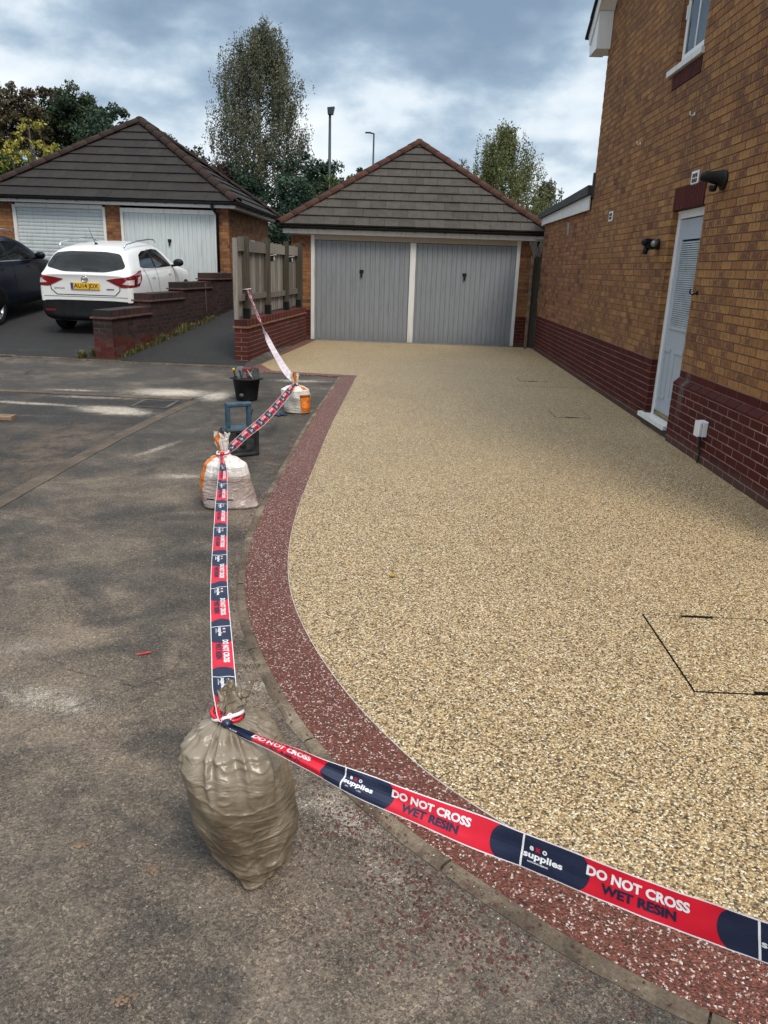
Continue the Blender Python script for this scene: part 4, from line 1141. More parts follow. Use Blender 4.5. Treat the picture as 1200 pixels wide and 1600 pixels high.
# ------------------------------------------------------------------ double garage at the end of the driveway
GYf = 17.90
gar = thing('double_garage', (0.05, 20.6, 0), 'detached brick double garage with two grey doors and a grey tiled hipped roof', 'garage')
FG = (Vector((0, GYf - .003, 0)), X, -Y)
items = []
for (a, c) in ((-2.70, -2.255), (2.415, 2.72)):
    items += bricks(FG, a, c, 0.0, 9, 'brick_red', []); items += bricks(FG, a, c, 0.675, 22, 'brick_orange', [], first=1)
place_pieces(gar, 'brick', items, 300, minpx=6)
b = MB(); b.box(-2.70, -2.26, GYf, 23.3, 0, 2.33); b.box(2.42, 2.72, GYf, 23.3, 0, 2.33); b.box(-2.26, 2.42, 23.0, 23.3, 0, 2.33); b.build('mortar_wall', 'mortar_brown', gar)
b = MB(); b.box(-2.30, 2.45, GYf + .2, GYf + .25, 0, 2.33); b.build('interior_backing', 'recess_black', gar)
fr = MB()
for (a_, c_, t_) in ((-2.252, -2.17, 2.30), (2.335, 2.412, 2.30), (-.03, .10, 2.185)):
    fr = MB(); fr.box(a_, c_, GYf - .03, GYf + .07, 0.012, t_, bev=.004); fr.build('door_post', 'white_paint', gar)
b = MB(); b.box(-2.169, 2.334, GYf - .025, GYf + .07, 2.19, 2.31, bev=.003); b.box(-2.72, -2.26, GYf - .012, GYf + .05, 2.28, 2.31); b.build('head_board', 'cream_paint', gar)
def ribbed_leaf(parent, x0, x1, z0, z1, y, mat, pitch=.1125, handle=True):
    n = max(1, round((x1 - x0) / pitch)); p_ = (x1 - x0 - .04) / n
    b = MB(); prof = [(x0, y)]
    x_ = x0 + .02; prof.append((x_, y))
    for k in range(n):
        prof += [(x_ + .006, y), (x_ + .012, y + .011), (x_ + .020, y + .011), (x_ + .026, y)]
        if k % 2: prof += [(x_ + p_ * .55, y), (x_ + p_ * .55 + .004, y + .004), (x_ + p_ * .55 + .009, y)]
        x_ += p_
    prof += [(x1, y)]
    for i in range(len(prof) - 1):
        (a, ya), (c, yc) = prof[i], prof[i + 1]
        b.face([(a, ya, z0 + .02), (c, yc, z0 + .02), (c, yc, z1 - .02), (a, ya, z1 - .02)])
    b.box(x0, x1, y - .004, y + .02, z0, z0 + .02); b.box(x0, x1, y - .004, y + .02, z1 - .02, z1)
    b.box(x0, x1, y + .02, y + .035, z0 + .021, z1 - .021)
    o = b.build('garage_door', mat, parent); ORG[o] = ORG[parent]
    if handle:
        hx, hz = (x0 + x1) / 2 - .01, z0 + (z1 - z0) * .70
        b = MB(); b.box(hx - .045, hx + .045, y - .02, y - .002, hz - .02, hz + .045, bev=.006)
        b.box(hx - .018, hx + .022, y - .045, y - .018, hz - .11, hz + .03, bev=.008); b.build('handle', 'black_plastic', o)
    return o
ribbed_leaf(gar, -2.165, -.035, .03, 2.18, GYf + .01, 'grey_door_paint')
ribbed_leaf(gar, .105, 2.33, .03, 2.18, GYf + .01, 'grey_door_paint')
b = MB(); b.box(-2.16, 2.33, GYf - .02, GYf + .04, -.01, .024); b.build('threshold', 'galvanised_steel', gar)
EX0, EX1, EY0, EY1, EZg = -2.93, 3.02, 17.62, 23.6, 2.46
AP = (0.08, 20.62, 4.56)
roof_face(gar, (EX0, EY0, EZg), (EX1, EY0, EZg), AP, 'roof_tile_grey', .345, .33, singles=300)
roof_face(gar, (EX1, EY0, EZg), (EX1, EY1, EZg), AP, 'roof_tile_grey', .345, .33, singles=0)
roof_face(gar, (EX1, EY1, EZg), (EX0, EY1, EZg), AP, 'roof_tile_grey', .345, .33, singles=0)
roof_face(gar, (EX0, EY1, EZg), (EX0, EY0, EZg), AP, 'roof_tile_grey', .345, .33, singles=40)
for c_ in ((EX0, EY0), (EX1, EY0), (EX0, EY1), (EX1, EY1)): hip_line(gar, (c_[0], c_[1], EZg + .02), Vector(AP) + Vector((0, 0, .03)), 'hip_tile_red')
b = MB(); b.box(EX0 + .08, EX1 - .08, EY0 + .07, EY0 + .09, 2.30, 2.44, bev=.002); b.build('fascia', 'white_paint', gar)
b = MB(); b.box(EX0 + .08, EX0 + .10, EY0 + .092, EY1 - .1, 2.30, 2.44); b.box(EX0 + .101, EX1 - .1, EY0 + .091, GYf - .02, 2.312, 2.322); b.box(EX0 + .101, -2.72, GYf, EY1 - .1, 2.312, 2.322); b.build('soffit', 'white_paint', gar)
gutter(gar, (EX0 - .03, EY0 - .01, 2.455), (EX1, EY0 - .01, 2.455), n_br=9)
gutter(gar, (EX0 - .0, EY1, 2.455), (EX0 - .0, EY0 + .06, 2.455), n_br=6)
b = MB(); b.tube([(2.80, 17.80, 2.38), (2.78, 17.84, 2.2), (2.78, 17.86, .05)], .034); b.build('downpipe', 'black_plastic', gar)

# ------------------------------------------------------------------ neighbour's garage, higher up the slope
NZ = 0.62; NY = 19.50
ng = thing('neighbour_garage', (-7.38, 22.2, NZ), 'brick double garage with white doors and a dark tiled hipped roof, on the left', 'garage')
FN = (Vector((0, NY - .003, NZ)), X, -Y)
FNs = (Vector((-4.47 + .003, 0, NZ)), Y, X)
items = []
for (a, c) in ((-10.3, -9.74), (-7.46, -7.10), (-4.74, -4.46)): items += bricks(FN, a, c, 0.0, 30, 'brick_orange', [])
items += bricks(FNs, NY, 24.9, 0.0, 30, 'brick_orange', [])
items = [it for it in items if it[0].z > 1.3]
place_pieces(ng, 'brick', items, 300, minpx=6)
b = MB(); b.box(-10.3, -9.745, NY, 24.9, NZ, NZ + 2.25); b.box(-7.455, -7.105, NY, NY + .3, NZ, NZ + 2.25); b.box(-4.735, -4.47, NY, 24.9, NZ, NZ + 2.25); b.box(-9.744, -4.736, 24.6, 24.9, NZ, NZ + 2.25)
b.build('mortar_wall', 'mortar_brown', ng)
b = MB(); b.box(-9.74, -4.74, NY + .31, NY + .34, NZ, NZ + 2.25); b.build('interior_backing', 'recess_black', ng)
b = MB()
b.box(-9.74, -9.66, NY - .02, NY + .06, NZ, NZ + 2.20); b.box(-7.53, -7.465, NY - .02, NY + .06, NZ, NZ + 2.20); b.box(-9.659, -7.531, NY - .02, NY + .06, NZ + 2.15, NZ + 2.24)
b.box(-7.095, -7.03, NY - .02, NY + .06, NZ, NZ + 2.20); b.box(-7.029, -4.801, NY - .02, NY + .06, NZ + 2.10, NZ + 2.20); b.box(-4.80, -4.745, NY - .02, NY + .06, NZ, NZ + 2.20)
b.build('door_frame', 'white_paint', ng)
ribbed_leaf(ng, -7.025, -4.805, NZ + .02, NZ + 2.095, NY + .012, 'white_door_paint')
rd = MB(); rd.box(-9.655, -7.535, NY + .035, NY + .05, NZ + .02, NZ + 2.148); rd = rd.build('roller_door', 'white_door_paint', ng); ORG[rd] = ORG[ng]
for k in range(25):
    z_ = NZ + .03 + k * .0845
    b = MB(); b.prism([(0, 0), (.012, .006), (.016, .040), (.012, .072), (0, .080)], (Vector((-9.655, NY + .0345, z_)), -Y, Z, X), 0, 2.12, rn2()); b.build('slat', 'white_door_paint', rd)
NEX0, NEX1, NEY0, NEY1, NEZ = -10.55, -4.18, 19.22, 25.25, 2.98
NAP = (-7.37, 22.2, 5.12)
roof_face(ng, (NEX0, NEY0, NEZ), (NEX1, NEY0, NEZ), NAP, 'roof_tile_dark', .385, .33, singles=260, joint=.0025)
roof_face(ng, (NEX1, NEY0, NEZ), (NEX1, NEY1, NEZ), NAP, 'roof_tile_dark', .385, .33, singles=40, joint=.0025)
roof_face(ng, (NEX1, NEY1, NEZ), (NEX0, NEY1, NEZ), NAP, 'roof_tile_dark', .385, .33, singles=0)
roof_face(ng, (NEX0, NEY1, NEZ), (NEX0, NEY0, NEZ), NAP, 'roof_tile_dark', .385, .33, singles=0)
for c_ in ((NEX0, NEY0), (NEX1, NEY0), (NEX0, NEY1), (NEX1, NEY1)): hip_line(ng, (c_[0], c_[1], NEZ + .02), Vector(NAP) + Vector((0, 0, .03)), 'hip_tile_dark', rad=.125)
b = MB(); b.box(NEX0 + .06, NEX1 - .06, NEY0 + .06, NEY0 + .08, 2.87, 2.97); b.box(NEX1 - .08, NEX1 - .06, NEY0 + .081, NEY1 - .06, 2.87, 2.97); b.build('fascia', 'white_paint', ng)
b = MB(); b.box(NEX0 + .08, NEX1 - .081, NEY0 + .081, NY, 2.875, 2.885); b.box(-4.45, NEX1 - .081, NY + .001, NEY1 - .08, 2.875, 2.885); b.build('soffit', 'white_paint', ng)
gutter(ng, (NEX0, NEY0 - .01, 2.99), (NEX1 + .06, NEY0 - .01, 2.99), n_br=9)
gutter(ng, (NEX1 + .01, NEY0, 2.99), (NEX1 + .01, NEY1, 2.99), n_br=7)
b = MB(); b.tube([(-4.80, NEY0 + .0, 2.92), (-4.78, NEY0 + .03, 2.86), (-4.72, NY - .05, 2.72), (-4.72, NY - .05, NZ + .05)], .035); b.build('downpipe', 'black_plastic', ng)

# ------------------------------------------------------------------ retaining wall with the fence on it
P0 = Vector((-2.69 - .225 * wnor.x, 12.93 - .225 * wnor.y, 0))
rw = thing('retaining_wall', (-2.8, 13, 0), 'low dark red brick retaining wall beside the driveway, fence standing on it', 'brick wall')
FR = (P0 + wnor * .225, wdir, wnor); FE = (P0, wnor, -wdir)
LW = 4.72
items = bricks(FR, 0, LW, 0, 8, 'brick_retaining', []); items += bricks(FE, 0, .225, 0, 8, lambda u, z: 'brick_retaining', [], first=0)
FL = (P0 + wdir * LW, -wdir, -wnor)
items += bricks(FL, 0, LW, 0, 8, 'brick_retaining', [])
place_pieces(rw, 'brick', items, 300, minpx=6, bev=0.001)
b = MB(); b.prism([(.003, .003), (.222, .003), (.222, LW), (.003, LW)], (P0, wnor, wdir, Z), -.02, .60); b.build('mortar_core', 'mortar_pink', rw)
u = -.02
while u < LW:
    b = MB(); b.prism([(-.022, u + .003), (.247, u + .003), (.247, min(u + .26, LW) - .003), (-.022, min(u + .26, LW) - .003)], (P0, wnor, wdir, Z), .604, .632, rn2()); b.build('creasing_tile', 'creasing_tile', rw); u += .26
u = 0.0; k = 0
while u < LW - .05:
    b = MB(); c_ = P0 + wnor * .1125 + wdir * (u + .0345) + Z * (.64 + .05)
    b.obox(c_, (wdir, Z, wnor), (.0325, .0505, .1125), rn2(), bev=.002); b.build('coping_brick', 'brick_coping' if k % 3 == 0 else 'brick_retaining', rw); u += .075; k += 1
b = MB(); b.prism([(.004, .002), (.221, .002), (.221, LW), (.004, LW)], (P0, wnor, wdir, Z), .632, .736); b.build('coping_mortar', 'mortar_grime', rw)

fe = thing('timber_fence', P0 + Vector((0, 0, .74)), 'weathered grey close board timber fence standing on the red brick wall', 'fence')
FO = P0 + wnor * .055
# horizontal rails on this side, boards behind them
sp = [.30, 1.72, 3.22, 4.40]
def fbox(name, s0, s1, d0_, d1_, z0, z1, mat, lean=0.0, bev=.0):
    b = MB(); c_ = FO + wdir * ((s0 + s1) / 2) + wnor * ((d0_ + d1_) / 2) + Z * ((z0 + z1) / 2)
    Z2 = (Z + wdir * lean).normalized(); b.obox(c_, ((wdir - Z2 * wdir.dot(Z2)).normalized(), Z2, wnor), ((s1 - s0) / 2, (z1 - z0) / 2, abs(d1_ - d0_) / 2), rn2(), bev=bev)
    return b.build(name, mat, fe)
s = .08; k = 0
while s < LW - .05:
    fbox('fence_board', s + .004, min(s + .128, LW), -.012 + (k % 2) * .009, .004 + (k % 2) * .009, .77 + random.uniform(0, .02), 2.02 + random.uniform(-.012, .012), 'weathered_wood', random.uniform(-.003, .003)); s += .118; k += 1
edges_ = [0.0, .60, 1.84, 3.34, 4.62]
for (z0_, z1_) in ((1.83, 2.00), (1.04, 1.14)):
    for i in range(4):
        s0, s1 = sp[i] + .14, (sp[i + 1] - .002 if i < 3 else LW - .01)
        fbox('rail', s0, s1, .018, .055, z0_ + random.uniform(-.008, .008), z1_ + random.uniform(-.008, .008), 'weathered_wood')
for i, s0 in enumerate(sp):
    fbox('post', s0 - .0, s0 + .095, .018, .115, .90, 2.09 + random.uniform(-.02, .02), 'post_wood', bev=.004)
    fbox('post_shoe', s0 - .006, s0 + .101, .012, .121, .735, .91, 'black_plastic', bev=.003)
fbox('post', LW - .10, LW - .01, .018, .10, .74, 2.05, 'post_wood')
fbox('post', 0.0, .07, -.053, .016, .74, 2.03, 'weathered_wood')
fbox('rail', .072, .298, .018, .055, 1.83, 2.05, 'weathered_wood'); fbox('rail', .072, .298, .018, .055, 1.04, 1.14, 'weathered_wood')
def fence_lamp(s0, z0, label):
    o = FO + wdir * s0 + wnor * .115 + Z * z0
    t_ = thing('fence_lamp', o, label, 'solar lamp', 'solar lamps on the fence posts')
    b = MB(); b.obox(o + wnor * .03, (wdir, Z, wnor), (.045, .05, .028), bev=.004); b.build('housing', 'black_plastic', t_)
    b = MB(); b.obox(o + wnor * .045 + Z * .058, (wdir, (Z * .2 + wnor).normalized(), (Z - wnor * .2).normalized()), (.055, .048, .004)); b.build('solar_panel', 'white_upvc', t_)
    b = MB(); b.obox(o + wnor * .062 + Z * .0, (wdir, Z, wnor), (.034, .036, .004)); b.build('diffuser', 'light_clear', t_)
fence_lamp(1.85, 1.74, 'small solar lamp on the fence post nearer the road')
fence_lamp(3.35, 1.74, 'small solar lamp on the fence post nearer the grey garage')

# gate between the garage and the house
sg = thing('side_gate', (2.75, 17.5, 0), 'narrow timber side gate with trellis top between garage and house', 'gate')
b = MB(); b.box(2.60, 2.655, 17.42, 17.50, 0, 1.98, rn2()); b.build('post', 'timber_plank', sg)
for k in range(3):
    b = MB(); b.box(2.663 + k * .082, 2.74 + k * .082, 17.48, 17.50, .03, 1.96, rn2()); b.build('board', 'post_wood', sg)
b = MB()
for k in range(5):
    for d_ in (-1, 1):
        a = Vector((2.66 + .03 * k, 17.49 + (d_ * .006), 1.98)); b.tube([a, a + Vector((.12 * d_, 0, .30))], .009, 4, sm=False)
b.box(2.655, 2.90, 17.47, 17.505, 2.30, 2.33); b.build('trellis', 'weathered_wood', sg)

# ------------------------------------------------------------------ stepped wall between the neighbour's drive and path
sw = thing('stepped_wall', (-4.9, 12.8, 0), 'soot darkened brick garden wall stepping up the slope beside the neighbour driveway', 'brick wall')
sa = math.atan2(.60, 5.9)
SD = Vector((math.sin(sa), math.cos(sa), 0)); SN = Vector((math.cos(sa), -math.sin(sa), 0))
S0 = Vector((-4.885, 12.68, 0)); TH = .33
segs_ = [(0, 1.55, .69), (1.55, 3.15, .91), (3.15, 4.78, 1.085), (4.78, 6.2, 1.26)]
items = []
FS = (S0, SD, SN)
mcore = MB()
for i, (a, c, zt) in enumerate(segs_):
    nC = int(round(zt / .075)); zb = zt - nC * .075
    mt = lambda u, z, i=i: 'brick_retaining' if (i == 0 and (z < .32 or u < .25) and random.random() < .75 and z < .42) else 'brick_sooty'
    its = bricks(FS, a, c, zb, nC, mt, [], first=i)
    its = [it for it in its if it[0].z > gz(it[0].x - .5, it[0].y) - .1]
    items += its
    fb = (S0 + SD * a - SN * TH, SN, -SD)
    items += [it for it in bricks(fb, 0, TH, zb, nC, mt, [], first=i, offset=.1) if i == 0 or it[0].z > segs_[i - 1][2] - .02]
    mcore.prism([(-.003, a + .003), (-TH + .003, a + .003), (-TH + .003, c), (-.003, c)], (S0, SN, SD, Z), -.1, zt)
    # creasing and brick on edge coping
    cr = MB(); cr.prism([(.03, a - .03), (-TH - .03, a - .03), (-TH - .03, c), (.03, c)], (S0, SN, SD, Z), zt + .004, zt + .032); cr.build('creasing_course', 'creasing_tile_grimy', sw)
    u = a + .0
    while u < c - .02:
        b = MB(); c_ = S0 + SD * (u + .034) - SN * (TH / 2) + Z * (zt + .04 + .052)
        b.obox(c_, (SD, Z, SN), (.0325, .052, TH / 2 - .01), rn2(), bev=.003); b.build('coping_brick', 'brick_sooty', sw); u += .075
    mcore.prism([(-.014, a + .004), (-TH + .014, a + .004), (-TH + .014, c - .004), (-.014, c - .004)], (S0, SN, SD, Z), zt + .033, zt + .138)
place_pieces(sw, 'brick', items, 300, minpx=6)
mcore.build('mortar_core', 'mortar_grime', sw)
b = MB(); b.tube([S0 + SD * 4.35 + SN * .012 + Z * .25, S0 + SD * 4.35 + SN * .012 + Z * 1.19], .010, 6); b.build('movement_joint', 'mortar_grime', sw)

# ------------------------------------------------------------------ cars
def grid_clip_patch(poly, nx, ny):
    """split a flat outline into small cells so that it can be laid on a curved surface"""
    xs_ = [p[0] for p in poly]; ys_ = [p[1] for p in poly]
    x0, x1, y0, y1 = min(xs_), max(xs_), min(ys_), max(ys_)
    out = []
    for i in range(nx):
        for j in range(ny):
            a, b_, c, d = x0 + (x1 - x0) * i / nx, x0 + (x1 - x0) * (i + 1) / nx, y0 + (y1 - y0) * j / ny, y0 + (y1 - y0) * (j + 1) / ny
            p = clip(poly, 1, 0, -a)
            if p: p = clip(p, -1, 0, b_)
            if p: p = clip(p, 0, 1, -c)
            if p: p = clip(p, 0, -1, d)
            if p and len(p) >= 3: out.append(p)
    return out
def rounded(poly, r=.05, n=4):
    out = []; N_ = len(poly)
    for i in range(N_):
        a, b_, c = Vector(poly[i - 1]), Vector(poly[i]), Vector(poly[(i + 1) % N_])
        ra = min(r, (a - b_).length * .45); rc = min(r, (c - b_).length * .45)
        p, q = b_ + (a - b_).normalized() * ra, b_ + (c - b_).normalized() * rc
        for k in range(n + 1):
            t_ = k / n; out.append(tuple(p * (1 - t_) ** 2 + b_ * 2 * t_ * (1 - t_) + q * t_ ** 2))
    return out

def car(name, loc, rz, pitch, label, cat, paint, S, group=None):
    """body lofted from stations; local x runs forward from the rear bumper, y to the left, z up"""
    root = thing(name, loc, label, cat, group, local=True)
    root.rotation_euler = (0, -pitch, rz)
    secs = []
    for (x, w, zb, zs, zbelt, zroof, wr, rnd) in S['stations']:
        # half profile, bottom centre to roof centre
        p = [(0, zb), (w * .80, zb), (w * .955, zb + .05), (w * .99, zb + .18), (w, (zb + zs) / 2 + .06), (w * .995, zs), (w * .965, zbelt - .045), (w * .935, zbelt)]
        h = zroof - zbelt
        ins = w * .935
        for k_, f in ((.12, .02), (.5, .36), (.86, .78)):
            p.append((ins + (wr - ins) * (f if h > .08 else k_), zbelt + h * k_))
        p += [(wr * .90, zbelt + h * .975), (wr * .5, zroof + rnd * .7), (0, zroof + rnd)]
        secs.append([(x, q[0], q[1]) for q in p])
    m = len(secs[0]); full = []
    for sct in secs: full.append(sct + [(x, -y_, z_) for (x, y_, z_) in sct[-2:0:-1]])
    M_ = len(full[0])
    bm = bmesh.new(); V_ = [[bm.verts.new(p) for p in sct] for sct in full]
    for i in range(len(V_) - 1):
        for k in range(M_):
            bm.faces.new((V_[i][k], V_[i][(k + 1) % M_], V_[i + 1][(k + 1) % M_], V_[i + 1][k]))
    bm.faces.new(V_[0]); bm.faces.new(V_[-1][::-1])
    bmesh.ops.recalc_face_normals(bm, faces=bm.faces)
    me = bpy.data.meshes.new('tmp'); bm.to_mesh(me); bm.free()
    tmp = bpy.data.objects.new('tmp', me); col.objects.link(tmp)
    md = tmp.modifiers.new('s', 'SUBSURF'); md.levels = 2; md.render_levels = 2
    dg = bpy.context.evaluated_depsgraph_get(); dg.update()
    me2 = bpy.data.meshes.new_from_object(tmp.evaluated_get(dg))
    bpy.data.objects.remove(tmp)
    bm = bmesh.new(); bm.from_mesh(me2); bvh = BVHTree.FromBMesh(bm); bm.free()
    me2.materials.clear(); me2.materials.append(MATS[paint])
    for p in me2.polygons: p.use_smooth = True
    while me2.uv_layers: me2.uv_layers.remove(me2.uv_layers[0])
    me2.uv_layers.new(name='UVMap'); me2.uv_layers.new(name='rnd')
    body = bpy.data.objects.new('body', me2); col.objects.link(body); body.parent = root; ORG[body] = Vector((0, 0, 0))
    def lay(nm, mat, poly, caster, off=.006, nx=10, ny=8, parent=None, thick=.0):
        b = MB()
        for cell in grid_clip_patch(poly, nx, ny):
            pts = []
            for q in cell:
                o_, d_ = caster(q)
                h_ = bvh.ray_cast(o_, d_)
                if h_[0] is None: pts = None; break
                pts.append(h_[0] + d_ * off)
            if pts: b.face(pts, None, (.5, .5), 0, True)
        if b.f: return b.build(nm, mat, parent or root, weld=True)
    side = lambda sg_: (lambda q: (Vector((q[0], 0, q[1])), Vector((0, sg_, 0))))
    rear = lambda q: (Vector((1.6, q[0], q[1])), Vector((-1, 0, 0)))
    def wrap(sg_): return lambda q: (Vector((S['wrapx'], sg_ * .45, q[1])), Vector((-math.cos(q[0]), sg_ * math.sin(q[0]), 0)))
    front = lambda q: (Vector((S['L'] - 1.6, q[0], q[1])), Vector((1, 0, 0)))
    for sg_ in (-1, 1):
        for w_ in S['windows']: lay('side_window', 'car_glass', rounded(w_, .05), side(sg_), .004, 12, 6)
        for w_ in S['pillars']: lay('window_trim', 'black_plastic', w_, side(sg_), .007, 4, 8)
        lay('sill_cladding', 'black_plastic', S['sill'], side(sg_), .010, 24, 3)
        for ax_ in S['axles']:
            R_ = S['arch']
            arch = [(ax_ + R_ * math.cos(a), S['wr'] + R_ * math.sin(a)) for a in [math.pi * k / 16 for k in range(17)]] + [(ax_ - R_, S['zb'] + .06), (ax_ + R_, S['zb'] + .06)]
            lay('wheel_arch', 'black_plastic', arch, side(sg_), .008, 14, 12)
            R2 = R_ - .055
            arch2 = [(ax_ + R2 * math.cos(a), S['wr'] + R2 * math.sin(a)) for a in [math.pi * k / 16 for k in range(17)]] + [(ax_ - R2, S['zb'] + .06), (ax_ + R2, S['zb'] + .06)]
            lay('arch_liner', 'recess_black', arch2, side(sg_), .012, 14, 12)
        for ln in S['lines']: lay('panel_gap', 'recess_black', ln, side(sg_), .0035, 2, 14)
        for (hx, hz) in S['handles']:
            lay('handle', S['handle_mat'], rounded([(hx, hz - .018), (hx + .19, hz - .012), (hx + .19, hz + .014), (hx, hz + .018)], .015), side(sg_), .028, 5, 2)
        lay('bumper_corner', 'black_plastic', [(.0, .25), (1.35, .25), (1.35, .42), (.9, .64), (.0, .66)], wrap(sg_), .014, 16, 8)
        if 'light' in S:
            lay('tail_light', 'light_red', rounded(S['light'], .02), wrap(sg_), .010, 20, 8)
            for il in S['light_inner']: lay('tail_light_lens', 'light_clear', rounded(il, .015), wrap(sg_), .014, 8, 5)
            lay('panel_gap', 'recess_black', S['light_gap'], wrap(sg_), .016, 2, 8)
        # wheels
        for ax_ in S['axles']:
            wy = S['track'] * sg_
            t_ = MB(); r_, tw_ = S['wr'], .215
            prof = [(r_ * .66, -tw_ / 2), (r_ * .80, -tw_ / 2 - .004), (r_ * .93, -tw_ / 2 + .004), (r_ * .985, -tw_ / 2 + .03), (r_, -tw_ * .2), (r_, tw_ * .2), (r_ * .985, tw_ / 2 - .03), (r_ * .93, tw_ / 2 - .004), (r_ * .80, tw_ / 2 + .004), (r_ * .66, tw_ / 2), (r_ * .64, 0), (r_ * .66, -tw_ / 2)]
            t_.lathe(prof, (ax_, wy, r_), Y, 36); tyre = t_.build('wheel', 'black_rubber', root); ORG[tyre] = Vector((0, 0, 0))
            rm = MB(); yo = wy + sg_ * (tw_ / 2 - .03)
            rm.lathe([(r_ * .67, .0), (r_ * .67, .025), (r_ * .63, .022), (r_ * .62, -.05)], (ax_, yo, r_), Y * sg_, 36)
            for k in range(5):
                for dk in (-.16, .16):
                    a = 2 * math.pi * k / 5 + .3
                    d1_ = Vector((math.cos(a + dk * .35), 0, math.sin(a + dk * .35))); d2_ = Vector((math.cos(a + dk), 0, math.sin(a + dk)))
                    c_ = Vector((ax_, yo, r_)); rm.tube([c_ + d1_ * r_ * .12 + Y * sg_ * .012, c_ + d2_ * r_ * .65 + Y * sg_ * .016], [.020, .017], 6)
            rm.lathe([(0, .03), (r_ * .13, .028), (r_ * .15, 0)], (ax_, yo, r_), Y * sg_, 16)
            rm.build('rim', 'rim_silver', tyre)
            dk_ = MB(); dk_.lathe([(0, 0), (r_ * .63, 0)], (ax_, yo - sg_ * .05, r_), Y * sg_, 24); dk_.build('brake_disc', 'recess_black', tyre)
        # mirror and roof rail
        mx, my, mz = S['mirror']
        b = MB(); vs = []
        b.lathe([(0, -.075), (.06, -.07), (.09, -.03), (.095, .03), (.075, .07), (0, .082)], (mx, sg_ * (my + .10), mz), X, 14)
        b.v = [((v[0] - mx) * .75 + mx, (v[1] - sg_ * (my + .10)) * 1.2 + sg_ * (my + .10), (v[2] - mz) * .85 + mz) for v in b.v]
        b.tube([(mx + .02, sg_ * (my - .06), mz - .07), (mx, sg_ * (my + .06), mz - .05)], .025, 8); b.build('door_mirror', S['mirror_mat'], root)
        if 'rail' in S:
            b = MB(); rp = []
            for (rx, ry, rz_) in S['rail']: rp.append((rx, sg_ * ry, rz_))
            b.tube(rp, .016, 8); b.build('roof_rail', 'chrome', root)
    for (nm, mat, poly, off) in S['rear']: lay(nm, mat, poly, rear, off, 16, 10)
    for (nm, mat, poly, off) in S.get('front', []): lay(nm, mat, poly, front, off, 12, 6)
    return root, lay, rear, bvh

